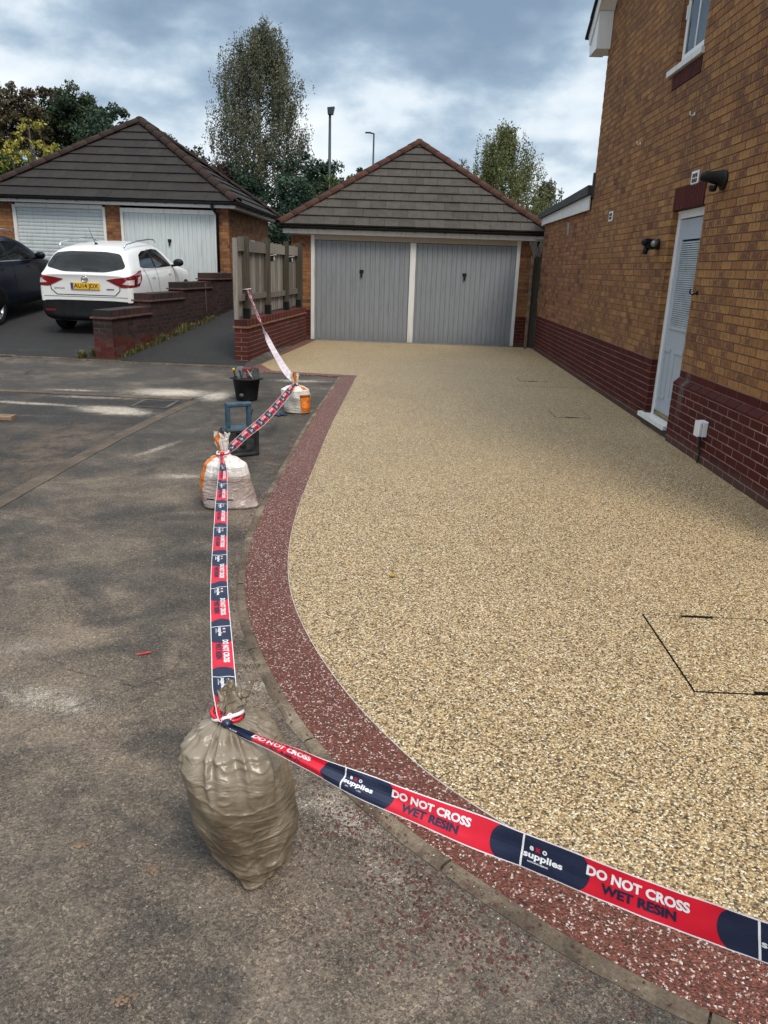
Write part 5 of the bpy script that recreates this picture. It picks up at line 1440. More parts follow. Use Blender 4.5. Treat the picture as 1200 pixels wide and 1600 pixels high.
def sym(half): return half + [(-a, b) for a, b in half[::-1]]
QS = dict(L=4.38, wr=.345, arch=.425, zb=.22, wrapx=.85, axles=(.80, 3.45), track=.785,
    # x, half width, bottom, shoulder, belt, roof, roof half width, crown
    stations=[(.04, .72, .42, .86, 1.06, 1.10, .62, .0), (.00, .83, .36, .88, 1.09, 1.13, .68, .01), (.05, .885, .30, .92, 1.13, 1.17, .72, .01), (.13, .895, .27, .94, 1.155, 1.23, .73, .015), (.24, .90, .25, .95, 1.16, 1.40, .68, .02),
              (.36, .903, .24, .95, 1.16, 1.545, .63, .025), (.55, .905, .24, .95, 1.155, 1.60, .61, .03), (1.1, .905, .24, .94, 1.13, 1.63, .61, .03), (1.8, .903, .24, .93, 1.11, 1.63, .61, .03), (2.35, .903, .24, .92, 1.10, 1.59, .60, .03),
              (2.8, .903, .24, .91, 1.08, 1.42, .60, .03), (3.15, .903, .24, .90, 1.06, 1.14, .66, .03), (3.45, .90, .24, .88, 1.01, 1.07, .66, .03), (3.9, .88, .25, .82, .94, .98, .60, .03), (4.2, .82, .27, .72, .84, .88, .52, .02), (4.36, .70, .32, .62, .70, .74, .42, .01), (4.38, .60, .36, .58, .64, .68, .36, .0)],
    windows=[[(.74, 1.25), (.88, 1.215), (1.50, 1.165), (1.55, 1.17), (1.55, 1.50), (1.25, 1.505), (.98, 1.45)], [(1.62, 1.16), (2.55, 1.125), (2.66, 1.13), (2.45, 1.32), (2.2, 1.475), (1.9, 1.51), (1.62, 1.51)]],
    pillars=[[(1.545, 1.17), (1.625, 1.165), (1.625, 1.515), (1.545, 1.515)]],
    sill=[(.4, .24), (4.0, .24), (4.0, .36), (.4, .36)],
    lines=[[(1.585, .36), (1.60, .36), (1.60, 1.16), (1.585, 1.16)], [(2.72, .36), (2.735, .36), (2.735, 1.12), (2.72, 1.12)], [(1.16, .60), (1.175, .60), (.90, 1.20), (.885, 1.20)]],
    handles=[(1.22, 1.03), (2.28, 1.01)], handle_mat='paint_white',
    light=[(-.06, 1.055), (.42, 1.12), (.95, 1.185), (1.22, 1.19), (1.08, 1.04), (.80, .925), (.28, .925)],
    light_inner=[[(.30, .985), (.56, .965), (.60, 1.055), (.40, 1.06)], [(.70, .965), (.88, .985), (1.00, 1.10), (.76, 1.075)]],
    light_gap=[(.62, .925), (.645, .925), (.645, 1.13), (.62, 1.13)],
    mirror=(2.66, .90, 1.19), mirror_mat='black_plastic', rail=[(.52, .62, 1.60), (.62, .63, 1.66), (1.2, .64, 1.69), (1.9, .64, 1.69), (2.2, .64, 1.67), (2.34, .63, 1.61)],
    rear=[('rear_window', 'car_glass', rounded([(-.76, 1.265), (-.40, 1.19), (.40, 1.19), (.76, 1.265), (.62, 1.50), (.34, 1.535), (-.34, 1.535), (-.62, 1.50)], .07), .014),
          ('lower_bumper', 'black_plastic', [(-.86, .24), (.86, .24), (.88, .40), (.88, .66), (.50, .675), (-.50, .675), (-.88, .66), (-.88, .40)], .012),
          ('tailgate_gap', 'recess_black', [(-.66, 1.04), (-.675, 1.04), (-.66, .86), (-.56, .765), (.56, .765), (.66, .86), (.675, 1.04), (.66, 1.04), (.645, .865), (.55, .777), (-.55, .777), (-.645, .865)], .005),
          ('bumper_shadow_line', 'recess_black', [(-.80, .735), (.80, .735), (.80, .742), (-.80, .742)], .005),
          ('reflector', 'light_red', [(-.80, .47), (-.62, .47), (-.62, .50), (-.80, .50)], .018), ('reflector', 'light_red', [(.80, .47), (.62, .47), (.62, .50), (.80, .50)], .018),
          ('rear_wiper', 'black_plastic', rounded([(-.28, 1.215), (.06, 1.22), (.06, 1.245), (-.26, 1.24)], .01), .02)],
    front=[('grille', 'black_plastic', rounded([(-.4, .45), (.4, .45), (.35, .60), (-.35, .60)], .05), .01)])
QY = 14.72
qz = gz(-6.5, QY + .8) - .07
wcar, lay_w, rear_w, bv = car('parked_car', (-6.10, QY, qz), R(90.0 - 0.4), R(4.6), 'white crossover car with yellow rear plate parked on the neighbour driveway', 'car', 'paint_white', QS)
# number plate, badge and lettering on the tailgate
def on_rear(root, bvh, name, vs, fs, mat, cx, cz, off, flip=-1, parent=None):
    b = MB(); pts = []
    for v in vs:
        h_ = bvh.ray_cast(Vector((1.6, flip * v.x + cx, v.y + cz)), Vector((-1, 0, 0)))
        pts.append((h_[0] if h_[0] else Vector((0, flip * v.x + cx, v.y + cz))) + Vector((-off, 0, 0)))
    b.poly(pts, fs); return b.build(name, mat, parent or root)
hx = bv.ray_cast(Vector((1.6, 0, .935)), Vector((-1, 0, 0)))[0].x
pl_ = MB(); pl_.box(hx - .022, hx - .010, -.275, .275, .875, .992, bev=.002); pl_ = pl_.build('number_plate', 'plate_yellow', wcar); ORG[pl_] = Vector((0, 0, 0))
b = MB(); b.box(hx - .0232, hx - .0225, .225, .273, .877, .99); b.build('plate_band', 'plate_blue', pl_)
vs, fs = text_mesh('AU14 JDX', .108, .0018, width=.46)
b = MB(); b.poly([(hx - .0235, -v.x - .02, v.y + .933) for v in vs], fs); b.build('plate_lettering', 'print_black', pl_)
b = MB(); hb = bv.ray_cast(Vector((1.6, 0, 1.062)), Vector((-1, 0, 0)))[0].x
b.lathe([(.048, 0), (.060, 0), (.062, .008), (.056, .014), (.048, .010), (.046, 0)], (hb - .004, 0, 1.062), -X, 24); b.box(hb - .016, hb - .006, -.066, .066, 1.050, 1.074, bev=.003); b.build('badge', 'chrome', wcar)
vs, fs = text_mesh('QASHQAI', .045, .0006, width=.20); on_rear(wcar, bv, 'model_lettering', vs, fs, 'badge_grey', .50, .885, .006)
b = MB(); h2 = bv.ray_cast(Vector((1.6, -.47, .885)), Vector((-1, 0, 0)))[0].x; b.box(h2 - .008, h2 - .003, -.54, -.40, .875, .897); b.build('model_strip', 'badge_grey', wcar)
b = MB(); b.tube([(.75, -.0, 1.63), (.62, -.0, 1.76), (.48, -.0, 1.95)], [.008, .006, .003], 6); b.lathe([(.04, 0), (.03, .03), (.012, .05)], (.76, 0, 1.62)); b.build('aerial', 'black_plastic', wcar)

NS = dict(QS); NS.update(L=4.55, wr=.36, arch=.44, axles=(.90, 3.60), track=.81, handle_mat='paint_navy', mirror_mat='paint_navy', mirror=(2.72, .93, 1.24))
NS['stations'] = [(x * 1.04, w * 1.03, zb, zs * 1.03, zbelt * 1.03, zr_ * 1.035, wr_ * 1.05, rn_) for (x, w, zb, zs, zbelt, zr_, wr_, rn_) in QS['stations']]
NS['windows'] = [[(.80, 1.26), (.95, 1.24), (1.60, 1.20), (1.66, 1.205), (1.66, 1.55), (1.34, 1.56), (1.05, 1.50)], [(1.73, 1.195), (2.60, 1.16), (2.72, 1.165), (2.52, 1.36), (2.26, 1.53), (1.96, 1.565), (1.73, 1.565)]]
NS['pillars'] = [[(1.655, 1.20), (1.735, 1.195), (1.735, 1.565), (1.655, 1.565)]]
NS['lines'] = [[(1.75, .36), (1.762, .36), (1.762, 1.13), (1.75, 1.13)], [(2.90, .36), (2.912, .36), (2.912, 1.12), (2.90, 1.12)]]
NS['handles'] = [(1.32, 1.06), (2.36, 1.04)]
NS['light'] = [(p[0], p[1] * 1.03) for p in QS['light']]; NS['light_inner'] = [[(p[0], p[1] * 1.03) for p in q] for q in QS['light_inner']]; NS['light_gap'] = [(p[0], p[1] * 1.03) for p in QS['light_gap']]
NS['rear'] = [(a, m_, [(p[0] * 1.03, p[1] * 1.03) for p in q], o_) for (a, m_, q, o_) in QS['rear'] if a in ('rear_window', 'lower_bumper', 'tailgate_gap', 'rear_wiper')]
NS['rail'] = [(p[0] * 1.04, p[1] * 1.04, p[2] * 1.06) for p in QS['rail']]
dz = gz(-8, 15.6) - .075
ncar, lay_n, _, bvn = car('parked_car', (-9.18, 14.62, dz), R(90.0 - 1.0), R(4.6), 'dark navy blue estate car with silver wheels parked at the left edge', 'car', 'paint_navy', NS)
for sg_ in (-1, 1):
    lay_n('window_trim', 'chrome', [(.85, 1.222), (2.75, 1.145), (2.75, 1.158), (.85, 1.236)], (lambda q, sg_=sg_: (Vector((q[0], 0, q[1])), Vector((0, sg_, 0)))), .008, 24, 1)

# ------------------------------------------------------------------ sacks
def sack(name, loc, label, mats, prof, height, rz=0, lean=(0, 0), flat=1.0, pleats=11, seed=1, tuft=.13, cat='sack', stripe=None, nr=120, na=150, base_flat=.0, group=None, wr_amp=.010, corner=None, spread=.45, tl=(0, 0), crease=.0034):
    root = thing(name, loc, label, cat, group)
    O = Vector(loc)
    rs = random.Random(seed)
    ph = [rs.uniform(0, 6.28) for _ in range(8)]
    def rad(t_):
        for i in range(len(prof) - 1):
            if prof[i][0] <= t_ <= prof[i + 1][0]:
                q = (t_ - prof[i][0]) / (prof[i + 1][0] - prof[i][0]); q = q * q * (3 - 2 * q) if i else q ** .55
                return prof[i][1] * (1 - q) + prof[i + 1][1] * q
        return prof[-1][1]
    T = 1.0 + tuft / height
    vs = []; 
    for i in range(nr + 1):
        t_ = T * i / nr
        for k in range(na):
            a = 2 * math.pi * k / na
            if t_ <= 1.0:
                r_ = rad(t_)
            else:
                q = (t_ - 1) / (T - 1); r_ = prof[-1][1] * (1 + spread * q ** .8)
            # pleats gathered into the neck, fading down the side
            w_ = max(0.0, (t_ - .52) / .48) if t_ <= 1 else 1
            pn = noise.noise(Vector((math.cos(a) * 1.6, math.sin(a) * 1.6, t_ * 1.2 + seed)))
            ple = math.sin(pleats * a + ph[0] + 2.2 * pn + t_ * 1.3) + .55 * math.sin((pleats * 2 + 1) * a + ph[1] + 3.0 * pn)
            ple = -abs(ple) * .8 + .4
            amp = r_ * .17 * w_ ** 1.2 if t_ <= 1 else r_ * .30
            if t_ > .9 and t_ <= 1: amp = r_ * .26
            r2 = r_ + ple * amp
            # slack folds running round and slightly downhill
            d_ = noise.noise(Vector((math.cos(a) * 1.5, math.sin(a) * 1.5, t_ * 3.0 + 7 + seed)))
            band = math.sin((t_ * 24 + 3.4 * math.sin(a + ph[2]) + 8.0 * d_))
            ww = max(0, 1 - abs(t_ - .25) / .38)
            r2 += wr_amp * (1 - abs(band)) ** 2 * ww * (.4 + .9 * max(0, math.sin(a + ph[3]) * .6 + .5)) * (1 if t_ < 1 else 0)
            r2 += .035 * r_ / .15 * noise.noise(Vector((math.cos(a) * 1.1, math.sin(a) * 1.1, t_ * 1.7 + 3 * seed))) * (1 if t_ <= 1 else .6)
            if t_ < 1:
                lowp = max(0, min(1, (.62 - t_) / .3)); sl = t_ * 17 + 2.2 * math.sin(a + ph[5])
                q1 = noise.noise(Vector((math.cos(a) * 1.6, math.sin(a) * 1.6, sl + 5 * seed)))
                q2 = noise.noise(Vector((math.cos(a) * 1.9 + 4, math.sin(a) * 1.9, sl * .45 + t_ * 3 + 3 * seed)))
                r2 += crease * lowp * ((1 - min(1, abs(q1) * 4)) ** 2 - .3) + crease * 1.2 * ((1 - min(1, abs(q2) * 5)) ** 2 - .25) * (1 - .5 * lowp)
            if base_flat and t_ < .5:     # pillow shaped base: squarer
                e = base_flat * (1 - t_ / .5)
                sq = 1 / max(abs(math.cos(a)), abs(math.sin(a))); r2 *= 1 + (min(sq, 1.28) - 1) * e
            if corner:
                ca, cw, cr_, ct = corner
                da = math.atan2(math.sin(a - ca), math.cos(a - ca)); r2 += cr_ * math.exp(-(da / cw) ** 2) * math.exp(-(t_ / ct) ** 2)
            x_, y_ = r2 * math.cos(a), r2 * math.sin(a) * flat
            z_ = height * t_
            if t_ > 1:
                q = (t_ - 1) / (T - 1)
                x_ += .022 * q * noise.noise(Vector((a * 2, q * 3, seed))) + tl[0] * q; y_ += .03 * q * noise.noise(Vector((a * 2.4, 9, seed))) + tl[1] * q
                z_ += .018 * q * math.sin(3 * a + ph[4]) * q + .02 * q * noise.noise(Vector((math.cos(a) * 3, math.sin(a) * 3, seed)))
            x_ += lean[0] * t_; y_ += lean[1] * t_
            c_, s_ = math.cos(rz), math.sin(rz)
            vs.append(O + Vector((x_ * c_ - y_ * s_, x_ * s_ + y_ * c_, max(0.001, z_))))
    b = MB(); fs = []; mi = []
    for i in range(nr):
        for k in range(na):
            fs.append((i * na + k, i * na + (k + 1) % na, (i + 1) * na + (k + 1) % na, (i + 1) * na + k))
    fs.append(tuple(range(na))[::-1])
    b.poly(vs, fs, (.5, .5), 0, True)
    if stripe:
        for n_, f in enumerate(fs[:-1]):
            i, k = divmod(n_, na)
            b.mi[n_] = 1 if stripe(T * i / nr, 2 * math.pi * k / na) else 0
    o = b.build('film', mats, root)
    return root, o, rad

big, bo, _ = sack('rubble_sack', (-.368, 1.735, 0), 'dirty brown plastic rubble sack tied at the neck with tape, nearest of the three', ['rubble_sack_film'],
    [(0, .012), (.04, .062), (.16, .104), (.38, .134), (.60, .147), (.76, .150), (.87, .136), (.945, .088), (1.0, .028)], .445, rz=.0, lean=(-.095, .10), pleats=8, seed=4, tuft=.06, nr=190, na=220, wr_amp=.0035, corner=(-1.5, .5, .035, .10), spread=.55, tl=(.035, .02))
mid_stripe = lambda t_, a: (2.95 < a < 3.85) and t_ < .93 or (t_ > 1.02 and (1.2 < a < 2.2 or 3.6 < a < 4.3)) or (.86 < t_ < .98 and 3.2 < a < 4.0)
mid, mo, _ = sack('aggregate_sack', (-1.225, 5.14, 0), 'clear plastic sack of pink gravel with an orange edge stripe, beside the radio', ['clear_sack_film', 'sack_orange'],
    [(0, .165), (.05, .192), (.25, .186), (.55, .172), (.78, .158), (.88, .112), (.94, .055), (1.0, .030)], .385, rz=0.0, lean=(-.035, 0), flat=.72, pleats=8, seed=9, tuft=.125, base_flat=.35, stripe=mid_stripe, nr=140, na=160, wr_amp=.0035, corner=(-.25, .3, .045, .08), spread=.55)
far_stripe = lambda t_, a: (5.05 < a < 6.05) and .06 < t_ < .66 or (t_ > 1.02 and 4.2 < a < 5.4) or (.80 < t_ < .93 and 5.4 < a < 6.1)
fsk, fo, _ = sack('aggregate_sack', (-1.255, 8.78, 0), 'white plastic sack with an orange printed panel, farthest of the three tied sacks', ['white_sack_film', 'sack_orange'],
    [(0, .115), (.06, .150), (.25, .165), (.55, .170), (.78, .160), (.88, .11), (.94, .05), (1.0, .028)], .34, rz=0.0, lean=(-.03, 0), flat=.85, pleats=8, seed=15, tuft=.11, base_flat=.25, stripe=far_stripe, nr=100, na=120, wr_amp=.004, spread=.5)
# printed marks on the sacks, laid on the film
def on_sack(root, obj_, name, polys, mat, az0, z0, scale=1.0, off=.004):
    me = obj_.data; bm = bmesh.new(); bm.from_mesh(me); bv_ = BVHTree.FromBMesh(bm); bm.free()
    b = MB()
    for poly in polys:
        for cell in grid_clip_patch(poly, 6, 3):
            pts = []
            for (s_, z_) in cell:
                a = az0 + s_ / .17; d_ = Vector((math.cos(a), math.sin(a), 0)); h_ = bv_.ray_cast(Vector((0, 0, z0 + z_)) + d_ * .6, -d_)
                if h_[0] is None: pts = None; break
                pts.append(h_[0] + d_ * off + ORG[root])
            if pts: b.face(pts)
    if b.f: b.build(name, mat, root)
on_sack(mid, mo, 'printed_mark', [[(-.02, -.005), (.10, -.005), (.10, .005), (-.02, .005)]], 'print_black', -1.75, .075)
on_sack(mid, mo, 'printed_mark', [[(-.10, -.004), (-.05, -.006), (-.05, .004), (-.10, .005)]], 'print_black', -1.75, .080)
lt = []
for k in range(7):
    a = -.088 + k * .0235; lt += [[(a, 0), (a + .005, 0), (a + .005, .022), (a, .022)], [(a + .011, 0), (a + .016, 0), (a + .016, .022), (a + .011, .022)]]
    lt.append([(a + .0045, .009 if k % 2 else 0), (a + .0115, .009 if k % 2 else 0), (a + .0115, .014 if k % 2 else .005), (a + .0045, .014 if k % 2 else .005)])
on_sack(fsk, fo, 'printed_lettering', lt, 'print_black', -.72, .195)

# ------------------------------------------------------------------ barrier tape
TW = .075
def tape(name, label, pts, widths, wdirs, phase=0.0, n=160, PER=.42):
    """pts: centre line; widths: list of (t, width); wdirs: list of (t, vector from lower to upper edge)"""
    P = [Vector(p) for p in pts]
    dense = []
    for i in range(n + 1):
        t_ = i / n * (len(P) - 1); j = min(int(t_), len(P) - 2); f = t_ - j
        a, b_, c, d = P[max(j - 1, 0)], P[j], P[j + 1], P[min(j + 2, len(P) - 1)]
        dense.append(0.5 * ((2 * b_) + (c - a) * f + (2 * a - 5 * b_ + 4 * c - d) * f * f + (3 * b_ - a - 3 * c + d) * f ** 3))
    S_ = [0.0]
    for i in range(n): S_.append(S_[-1] + (dense[i + 1] - dense[i]).length)
    Lt = S_[-1]
    def lerpkeys(keys, t_):
        for i in range(len(keys) - 1):
            if keys[i][0] <= t_ <= keys[i + 1][0]:
                q = (t_ - keys[i][0]) / (keys[i + 1][0] - keys[i][0]); q = q * q * (3 - 2 * q)
                return keys[i][1] * (1 - q) + keys[i + 1][1] * q
        return keys[-1][1]
    wv = [(k, Vector(v)) for k, v in wdirs]
    root = thing(name, P[0], label, 'barrier tape', 'barrier tape spans between the sacks and the fence')
    def at(s_, v, off):
        """s along, v across 0..1 (0 lower edge), off above the printed face"""
        s_ = min(max(s_, 0), Lt); 
        lo, hi = 0, n
        while hi - lo > 1:
            m_ = (lo + hi) // 2
            if S_[m_] <= s_: lo = m_
            else: hi = m_
        q = (s_ - S_[lo]) / max(1e-9, S_[hi] - S_[lo]); c = dense[lo].lerp(dense[hi], q)
        t_ = (lo + q) / n
        T_ = (dense[min(lo + 2, n)] - dense[max(lo - 1, 0)]).normalized()
        w = lerpkeys(widths, t_); d = lerpkeys(wv, t_); d = (d - T_ * d.dot(T_)).normalized()
        N_ = T_.cross(d).normalized()
        # shallow trough across the tape where it is gathered
        g = 1 - w / TW
        wav = g * .012 * math.cos((v - .5) * 9 + s_ * 5) + .0022 * noise.noise(Vector((s_ * 16, v * 2.5, len(pts)))) + .0030 * noise.noise(Vector((s_ * 5, v * 1.2, 3.0)))
        return c + d * ((v - .5) * w) + N_ * (off + wav)
    ns = max(40, int(Lt / .012)); nv = 8
    def grid(v0, v1, s0, s1, off, mat, nm, nvv=nv):
        k = max(2, int((s1 - s0) / .012)); b = MB(); vs = [at(s0 + (s1 - s0) * i / k, v0 + (v1 - v0) * j / nvv, off) for i in range(k + 1) for j in range(nvv + 1)]
        fs = [(i * (nvv + 1) + j, (i + 1) * (nvv + 1) + j, (i + 1) * (nvv + 1) + j + 1, i * (nvv + 1) + j + 1) for i in range(k) for j in range(nvv)]
        b.poly(vs, fs, (.5, .5), 0, True); return b
    grid(0, 1, 0, Lt, 0, 'tape_back', 'film').build('film', 'tape_back', root)
    grid(.035, .965, 0, Lt, .0005, 'tape_red', 'x').build('red_print', 'tape_red', root)
    e = grid(0, .035, 0, Lt, .0005, '', '', 1); e2 = grid(.965, 1, 0, Lt, .0005, '', '', 1); e.poly(e2.v, e2.f, (.5, .5), 0, True); e.build('white_edge', 'tape_white', root)
    nav, whi, blk, rdx = MB(), MB(), MB(), MB()
    def put(b, polys, s0, off, sx=1.0):
        for p in polys: b.face([at(s0 + q[0] * sx, q[1], off) for q in p])
    k0 = -int(phase / PER) - 2
    txt1 = text_mesh('DO NOT CROSS', TW * .35, .0011, width=PER * .44); txt2 = text_mesh('WET RESIN', TW * .35, .0011, width=PER * .315)
    tx = text_mesh('supplies', TW * .25, .0006, width=PER * .185); te = text_mesh('e', TW * .25, .0006); to = text_mesh('o', TW * .25, .0006); txx = text_mesh('x', TW * .25, .0006)
    tg = text_mesh('THE TRADE SUPPLY EXPERTS', TW * .05, .0, width=PER * .145)
    s0 = phase + k0 * PER
    while s0 < Lt:
        # navy panel: round-shouldered ends, white divider
        cells = []
        NN = 14
        for i in range(NN):
            for j in range(8):
                va, vb = .035 + .93 * j / 8, .035 + .93 * (j + 1) / 8
                le = lambda v: -.045 + .040 * (abs(v - .5) * 2) ** 2.2 * 0 - .028 * (1 - (2 * v - 1) ** 2) ** .5
                ri = lambda v: .118 + .028 * (1 - (2 * v - 1) ** 2) ** .5
                f = lambda i_, v: le(v) + (ri(v) - le(v)) * i_ / NN
                cells.append([(f(i, va), va), (f(i + 1, va), va), (f(i + 1, vb), vb), (f(i, vb), vb)])
        def inside(a, b_): return s0 + b_ > 0.004 and s0 + a < Lt - .004
        for c_ in cells:
            if s0 + c_[0][0] > 0.002 and s0 + c_[1][0] < Lt - .002: put(nav, [c_], s0, .0010)
        if 0 < s0 < Lt - .006:
            for j in range(8): put(whi, [[(-.0022, .035 + .93 * j / 8), (.0022, .035 + .93 * j / 8), (.0022, .035 + .93 * (j + 1) / 8), (-.0022, .035 + .93 * (j + 1) / 8)]], s0, .0014)
        def word(b, tm, cx, cv, off=.0015):
            vs, fs = tm
            for f in fs:
                P_ = [(cx + vs[i].x, cv + vs[i].y / TW) for i in f]
                if min(p[0] for p in P_) + s0 > .002 and max(p[0] for p in P_) + s0 < Lt - .002: b.face([at(s0 + p[0], p[1], off) for p in P_])
        word(whi, te, .0195, .67); word(rdx, txx, .0335, .67); word(whi, to, .0485, .67); word(whi, tx, .046, .45)
        put(whi, [[(.014, .245), (.060, .245), (.060, .285), (.014, .285)]], s0, .0014) if inside(.014, .06) and s0 + .014 > 0 and s0 + .06 < Lt else None
        word(nav, tg, .037, .265, .0018)
        word(whi, txt1, PER * .517, .66); word(nav, txt2, PER * .53, .33)
        s0 += PER
    for (b, nm, mt) in ((nav, 'navy_print', 'tape_navy'), (whi, 'white_lettering', 'tape_white'), (rdx, 'red_lettering', 'tape_red')):
        if b.f: b.build(nm, mt, root)
    return root, at
def unp(px, py, depth):
    """world point seen at a picture position at a distance along the viewing axis (used offline to measure; kept for the tape ends)"""
    return CAM + (fw + rt * ((px - 600) / F_PX) + dn * ((py - 800) / F_PX)) * depth
NB = Vector((-.463, 1.835, .440))      # neck of the near sack
NM = Vector((-1.262, 5.13, .385))
NF = Vector((-1.285, 8.76, .335))
TAPE_END = Vector((.86, .70, .52))
def wrap_knot(root, c, r, tilt, seed, mats=('tape_red', 'tape_navy', 'tape_white', 'tape_red')):
    rs = random.Random(seed)
    for k, m in enumerate(mats):
        b = MB(); pts = []
        tx_, ty_ = rs.uniform(-.35, .35) + tilt, rs.uniform(-.3, .3)
        for i in range(25):
            a = 2 * math.pi * i / 24 + k
            rr = r + .004 * math.sin(3 * a + k)
            x_, y_ = rr * math.cos(a), rr * math.sin(a) * .9
            pts.append(c + Vector((x_, y_, (k - 1.5) * .009 + x_ * tx_ + y_ * ty_)))
        b.tube(pts, .0058, 7); b.build('knot_loop', m, root)
    b = MB(); b.lathe([(.0, -.012), (.013, -.008), (.016, .002), (.010, .012), (0, .014)], c + Vector((r * .2, -r, 0)), Vector((.3, -1, .2)).normalized(), 12); b.build('knot', mats[1], root)

def U3(x, y, d): return unp(x, y, d)
p1 = [NB + Vector((.0, -.036, -.008)), U3(455, 1178, 1.96), U3(549, 1221, 1.83), U3(700, 1282, 1.69), U3(828, 1332, 1.60), U3(1005, 1403, 1.47), U3(1178, 1466, 1.34), U3(1400, 1540, 1.2), U3(1750, 1650, 1.05)]
t1, at1 = tape('barrier_tape', 'red and navy DO NOT CROSS tape from the brown sack across the red border', p1,
    [(0, .022), (.06, .026), (.16, .040), (.30, .062), (.45, TW), (1, TW)],
    [(0, (0, .55, .85)), (.2, (0, .75, .66)), (.35, (0, .6, .8)), (.5, (0, .30, .95)), (1, (.0, .1, 1.0))], phase=.43, PER=.462, n=200)
wrap_knot(t1, NB, .040, .2, 3)
p2 = [NM + Vector((0, -.035, -.01)), NM.lerp(NB, .12) + Vector((0, 0, -.02)), NM.lerp(NB, .3) + Vector((-.01, 0, -.035)), NM.lerp(NB, .5) + Vector((-.02, 0, -.045)), NM.lerp(NB, .7) + Vector((-.025, 0, -.035)), NM.lerp(NB, .90) + Vector((-.012, 0, .0)), NB + Vector((-.004, .0, .022)), NB + Vector((.006, -.034, .0))]
t2, at2 = tape('barrier_tape', 'red and navy tape between the clear gravel sack and the brown sack', p2,
    [(0, .018), (.05, .030), (.2, .058), (.35, .068), (.78, .072), (.88, .056), (.95, .036), (1, .020)],
    [(0, (1, 0, -.5)), (.2, (1, 0, -.1)), (.6, (1, 0, .05)), (.85, (1, .1, -.15)), (.95, (.9, .2, -.4)), (1, (.7, 0, -.8))], phase=.30, PER=.408, n=160)
wrap_knot(t2, NM, .040, -.1, 5, ('tape_back', 'tape_red', 'tape_white'))
p3 = [NM + Vector((.03, .03, .0)), NM.lerp(NF, .2) + Vector((0, 0, -.030)), NM.lerp(NF, .45) + Vector((0, 0, -.055)), NM.lerp(NF, .75) + Vector((0, 0, -.035)), NF + Vector((0.0, -.03, 0.0))]
t3, at3 = tape('barrier_tape', 'red and navy tape between the clear gravel sack and the white and orange sack', p3,
    [(0, .04), (.15, .060), (.5, TW), (.85, TW), (1, .03)], [(0, (-.8, 0, .5)), (.5, (-.75, 0, .66)), (1, (-.7, 0, .7))], phase=.12, PER=.42)
wrap_knot(t3, NF, .038, .15, 8, ('tape_red', 'tape_navy'))
FT = FO + wdir * .30 + wnor * .10 + Z * 1.215
p4 = [FT, FT.lerp(NF, .2) + Vector((0, 0, -.05)), FT.lerp(NF, .5) + Vector((-.02, 0, -.09)), FT.lerp(NF, .8) + Vector((-.02, 0, -.05)), NF + Vector((-.01, .03, .01))]
t4, at4 = tape('barrier_tape', 'twisted tape from the timber fence post down to the white and orange sack', p4,
    [(0, .03), (.06, .060), (.30, .060), (.42, .062), (.6, .07), (.85, .085), (1, .022)], [(0, (.8, 0, -.6)), (.36, (.8, 0, -.6)), (.47, (.0, 0, -1)), (.57, (-.85, -.1, -.5)), (.85, (-.85, -.1, -.5)), (1, (-.8, 0, -.5))], phase=.15, PER=.42)
b = MB(); b.tube([FT + Vector((-.10, 0, .0)), FT + Vector((-.02, -.02, .01)), FT + Vector((.06, 0, .02))], .008, 6); b.build('knot_loop', 'tape_back', t4)

# ------------------------------------------------------------------ bucket of tools
bk = thing('tool_bucket', (-2.005, 9.50, 0), 'black rubber builders bucket full of hand tools', 'bucket')
b = MB(); bc = (-2.005, 9.50, 0)
b.lathe([(0, .002), (.125, .002), (.132, .012), (.168, .262), (.180, .264), (.182, .280), (.170, .284), (.160, .276), (.126, .03), (0, .03)], bc, Z, 32); b.build('pail', 'black_rubber', bk)
for sg_ in (-1, 1):
    b = MB(); b.box(-2.005 + sg_ * .182 - .022, -2.005 + sg_ * .182 + .022, 9.46, 9.54, .262, .276, bev=.004); b.build('lug', 'black_rubber', bk)
b = MB(); b.lathe([(0, .0), (.028, .0), (.03, .004), (0, .005)], (-2.04, 9.358, .075), Vector((0, -1, .15)), 16); b.build('moulded_mark', 'radio_grille', bk)
def tool(name, label, base, tip, r_, mat, head=None, hm='steel_tool'):
    t_ = thing(name, base, label, name.split('_')[-1])
    b = MB(); b.tube([base, tip], [r_, r_ * .8], 8); b.build('handle', mat, t_)
    if head:
        b = MB(); head(b); b.build('head', hm, t_)
bz = Vector(bc)
tool('hand_brush', 'brush with black handle and yellow tip leaning out of the bucket at its left', bz + Vector((-.10, -.02, .10)), bz + Vector((-.145, -.04, .37)), .014, 'black_plastic', lambda b: b.lathe([(0, 0), (.017, .004), (.017, .03), (0, .036)], bz + Vector((-.145, -.04, .365)), Vector((-.16, -.08, 1)).normalized(), 12), 'yellow_plastic')
tool('rubber_mallet', 'dark mallet handle standing in the middle of the bucket', bz + Vector((-.02, 0, .12)), bz + Vector((-.085, .0, .37)), .013, 'black_plastic')
def trowel_head(cx, cz, w, h, a, yy):
    def f(b):
        U_ = Vector((math.cos(a), 0, math.sin(a))); V_ = Vector((-math.sin(a), .1, math.cos(a)))
        pts = [(-w / 2, 0), (w / 2, 0), (w / 2, h * .7), (w * .3, h), (-w * .3, h), (-w / 2, h * .7)]
        b.prism(pts, (bz + Vector((cx, yy, cz)), U_, V_, Y), -.002, .002)
    return f
tool('steel_float', 'grey steel float sticking up at the back left of the bucket', bz + Vector((-.08, .06, .16)), bz + Vector((-.07, .06, .27)), .012, 'dark_red_plastic', trowel_head(-.07, .26, .11, .15, .15, .06))
tool('plastering_trowel', 'grey trowel blade sticking up at the right of the bucket', bz + Vector((.10, .03, .14)), bz + Vector((.10, .03, .26)), .012, 'dark_red_plastic', trowel_head(.105, .25, .09, .15, -.1, .03), 'radio_grille')
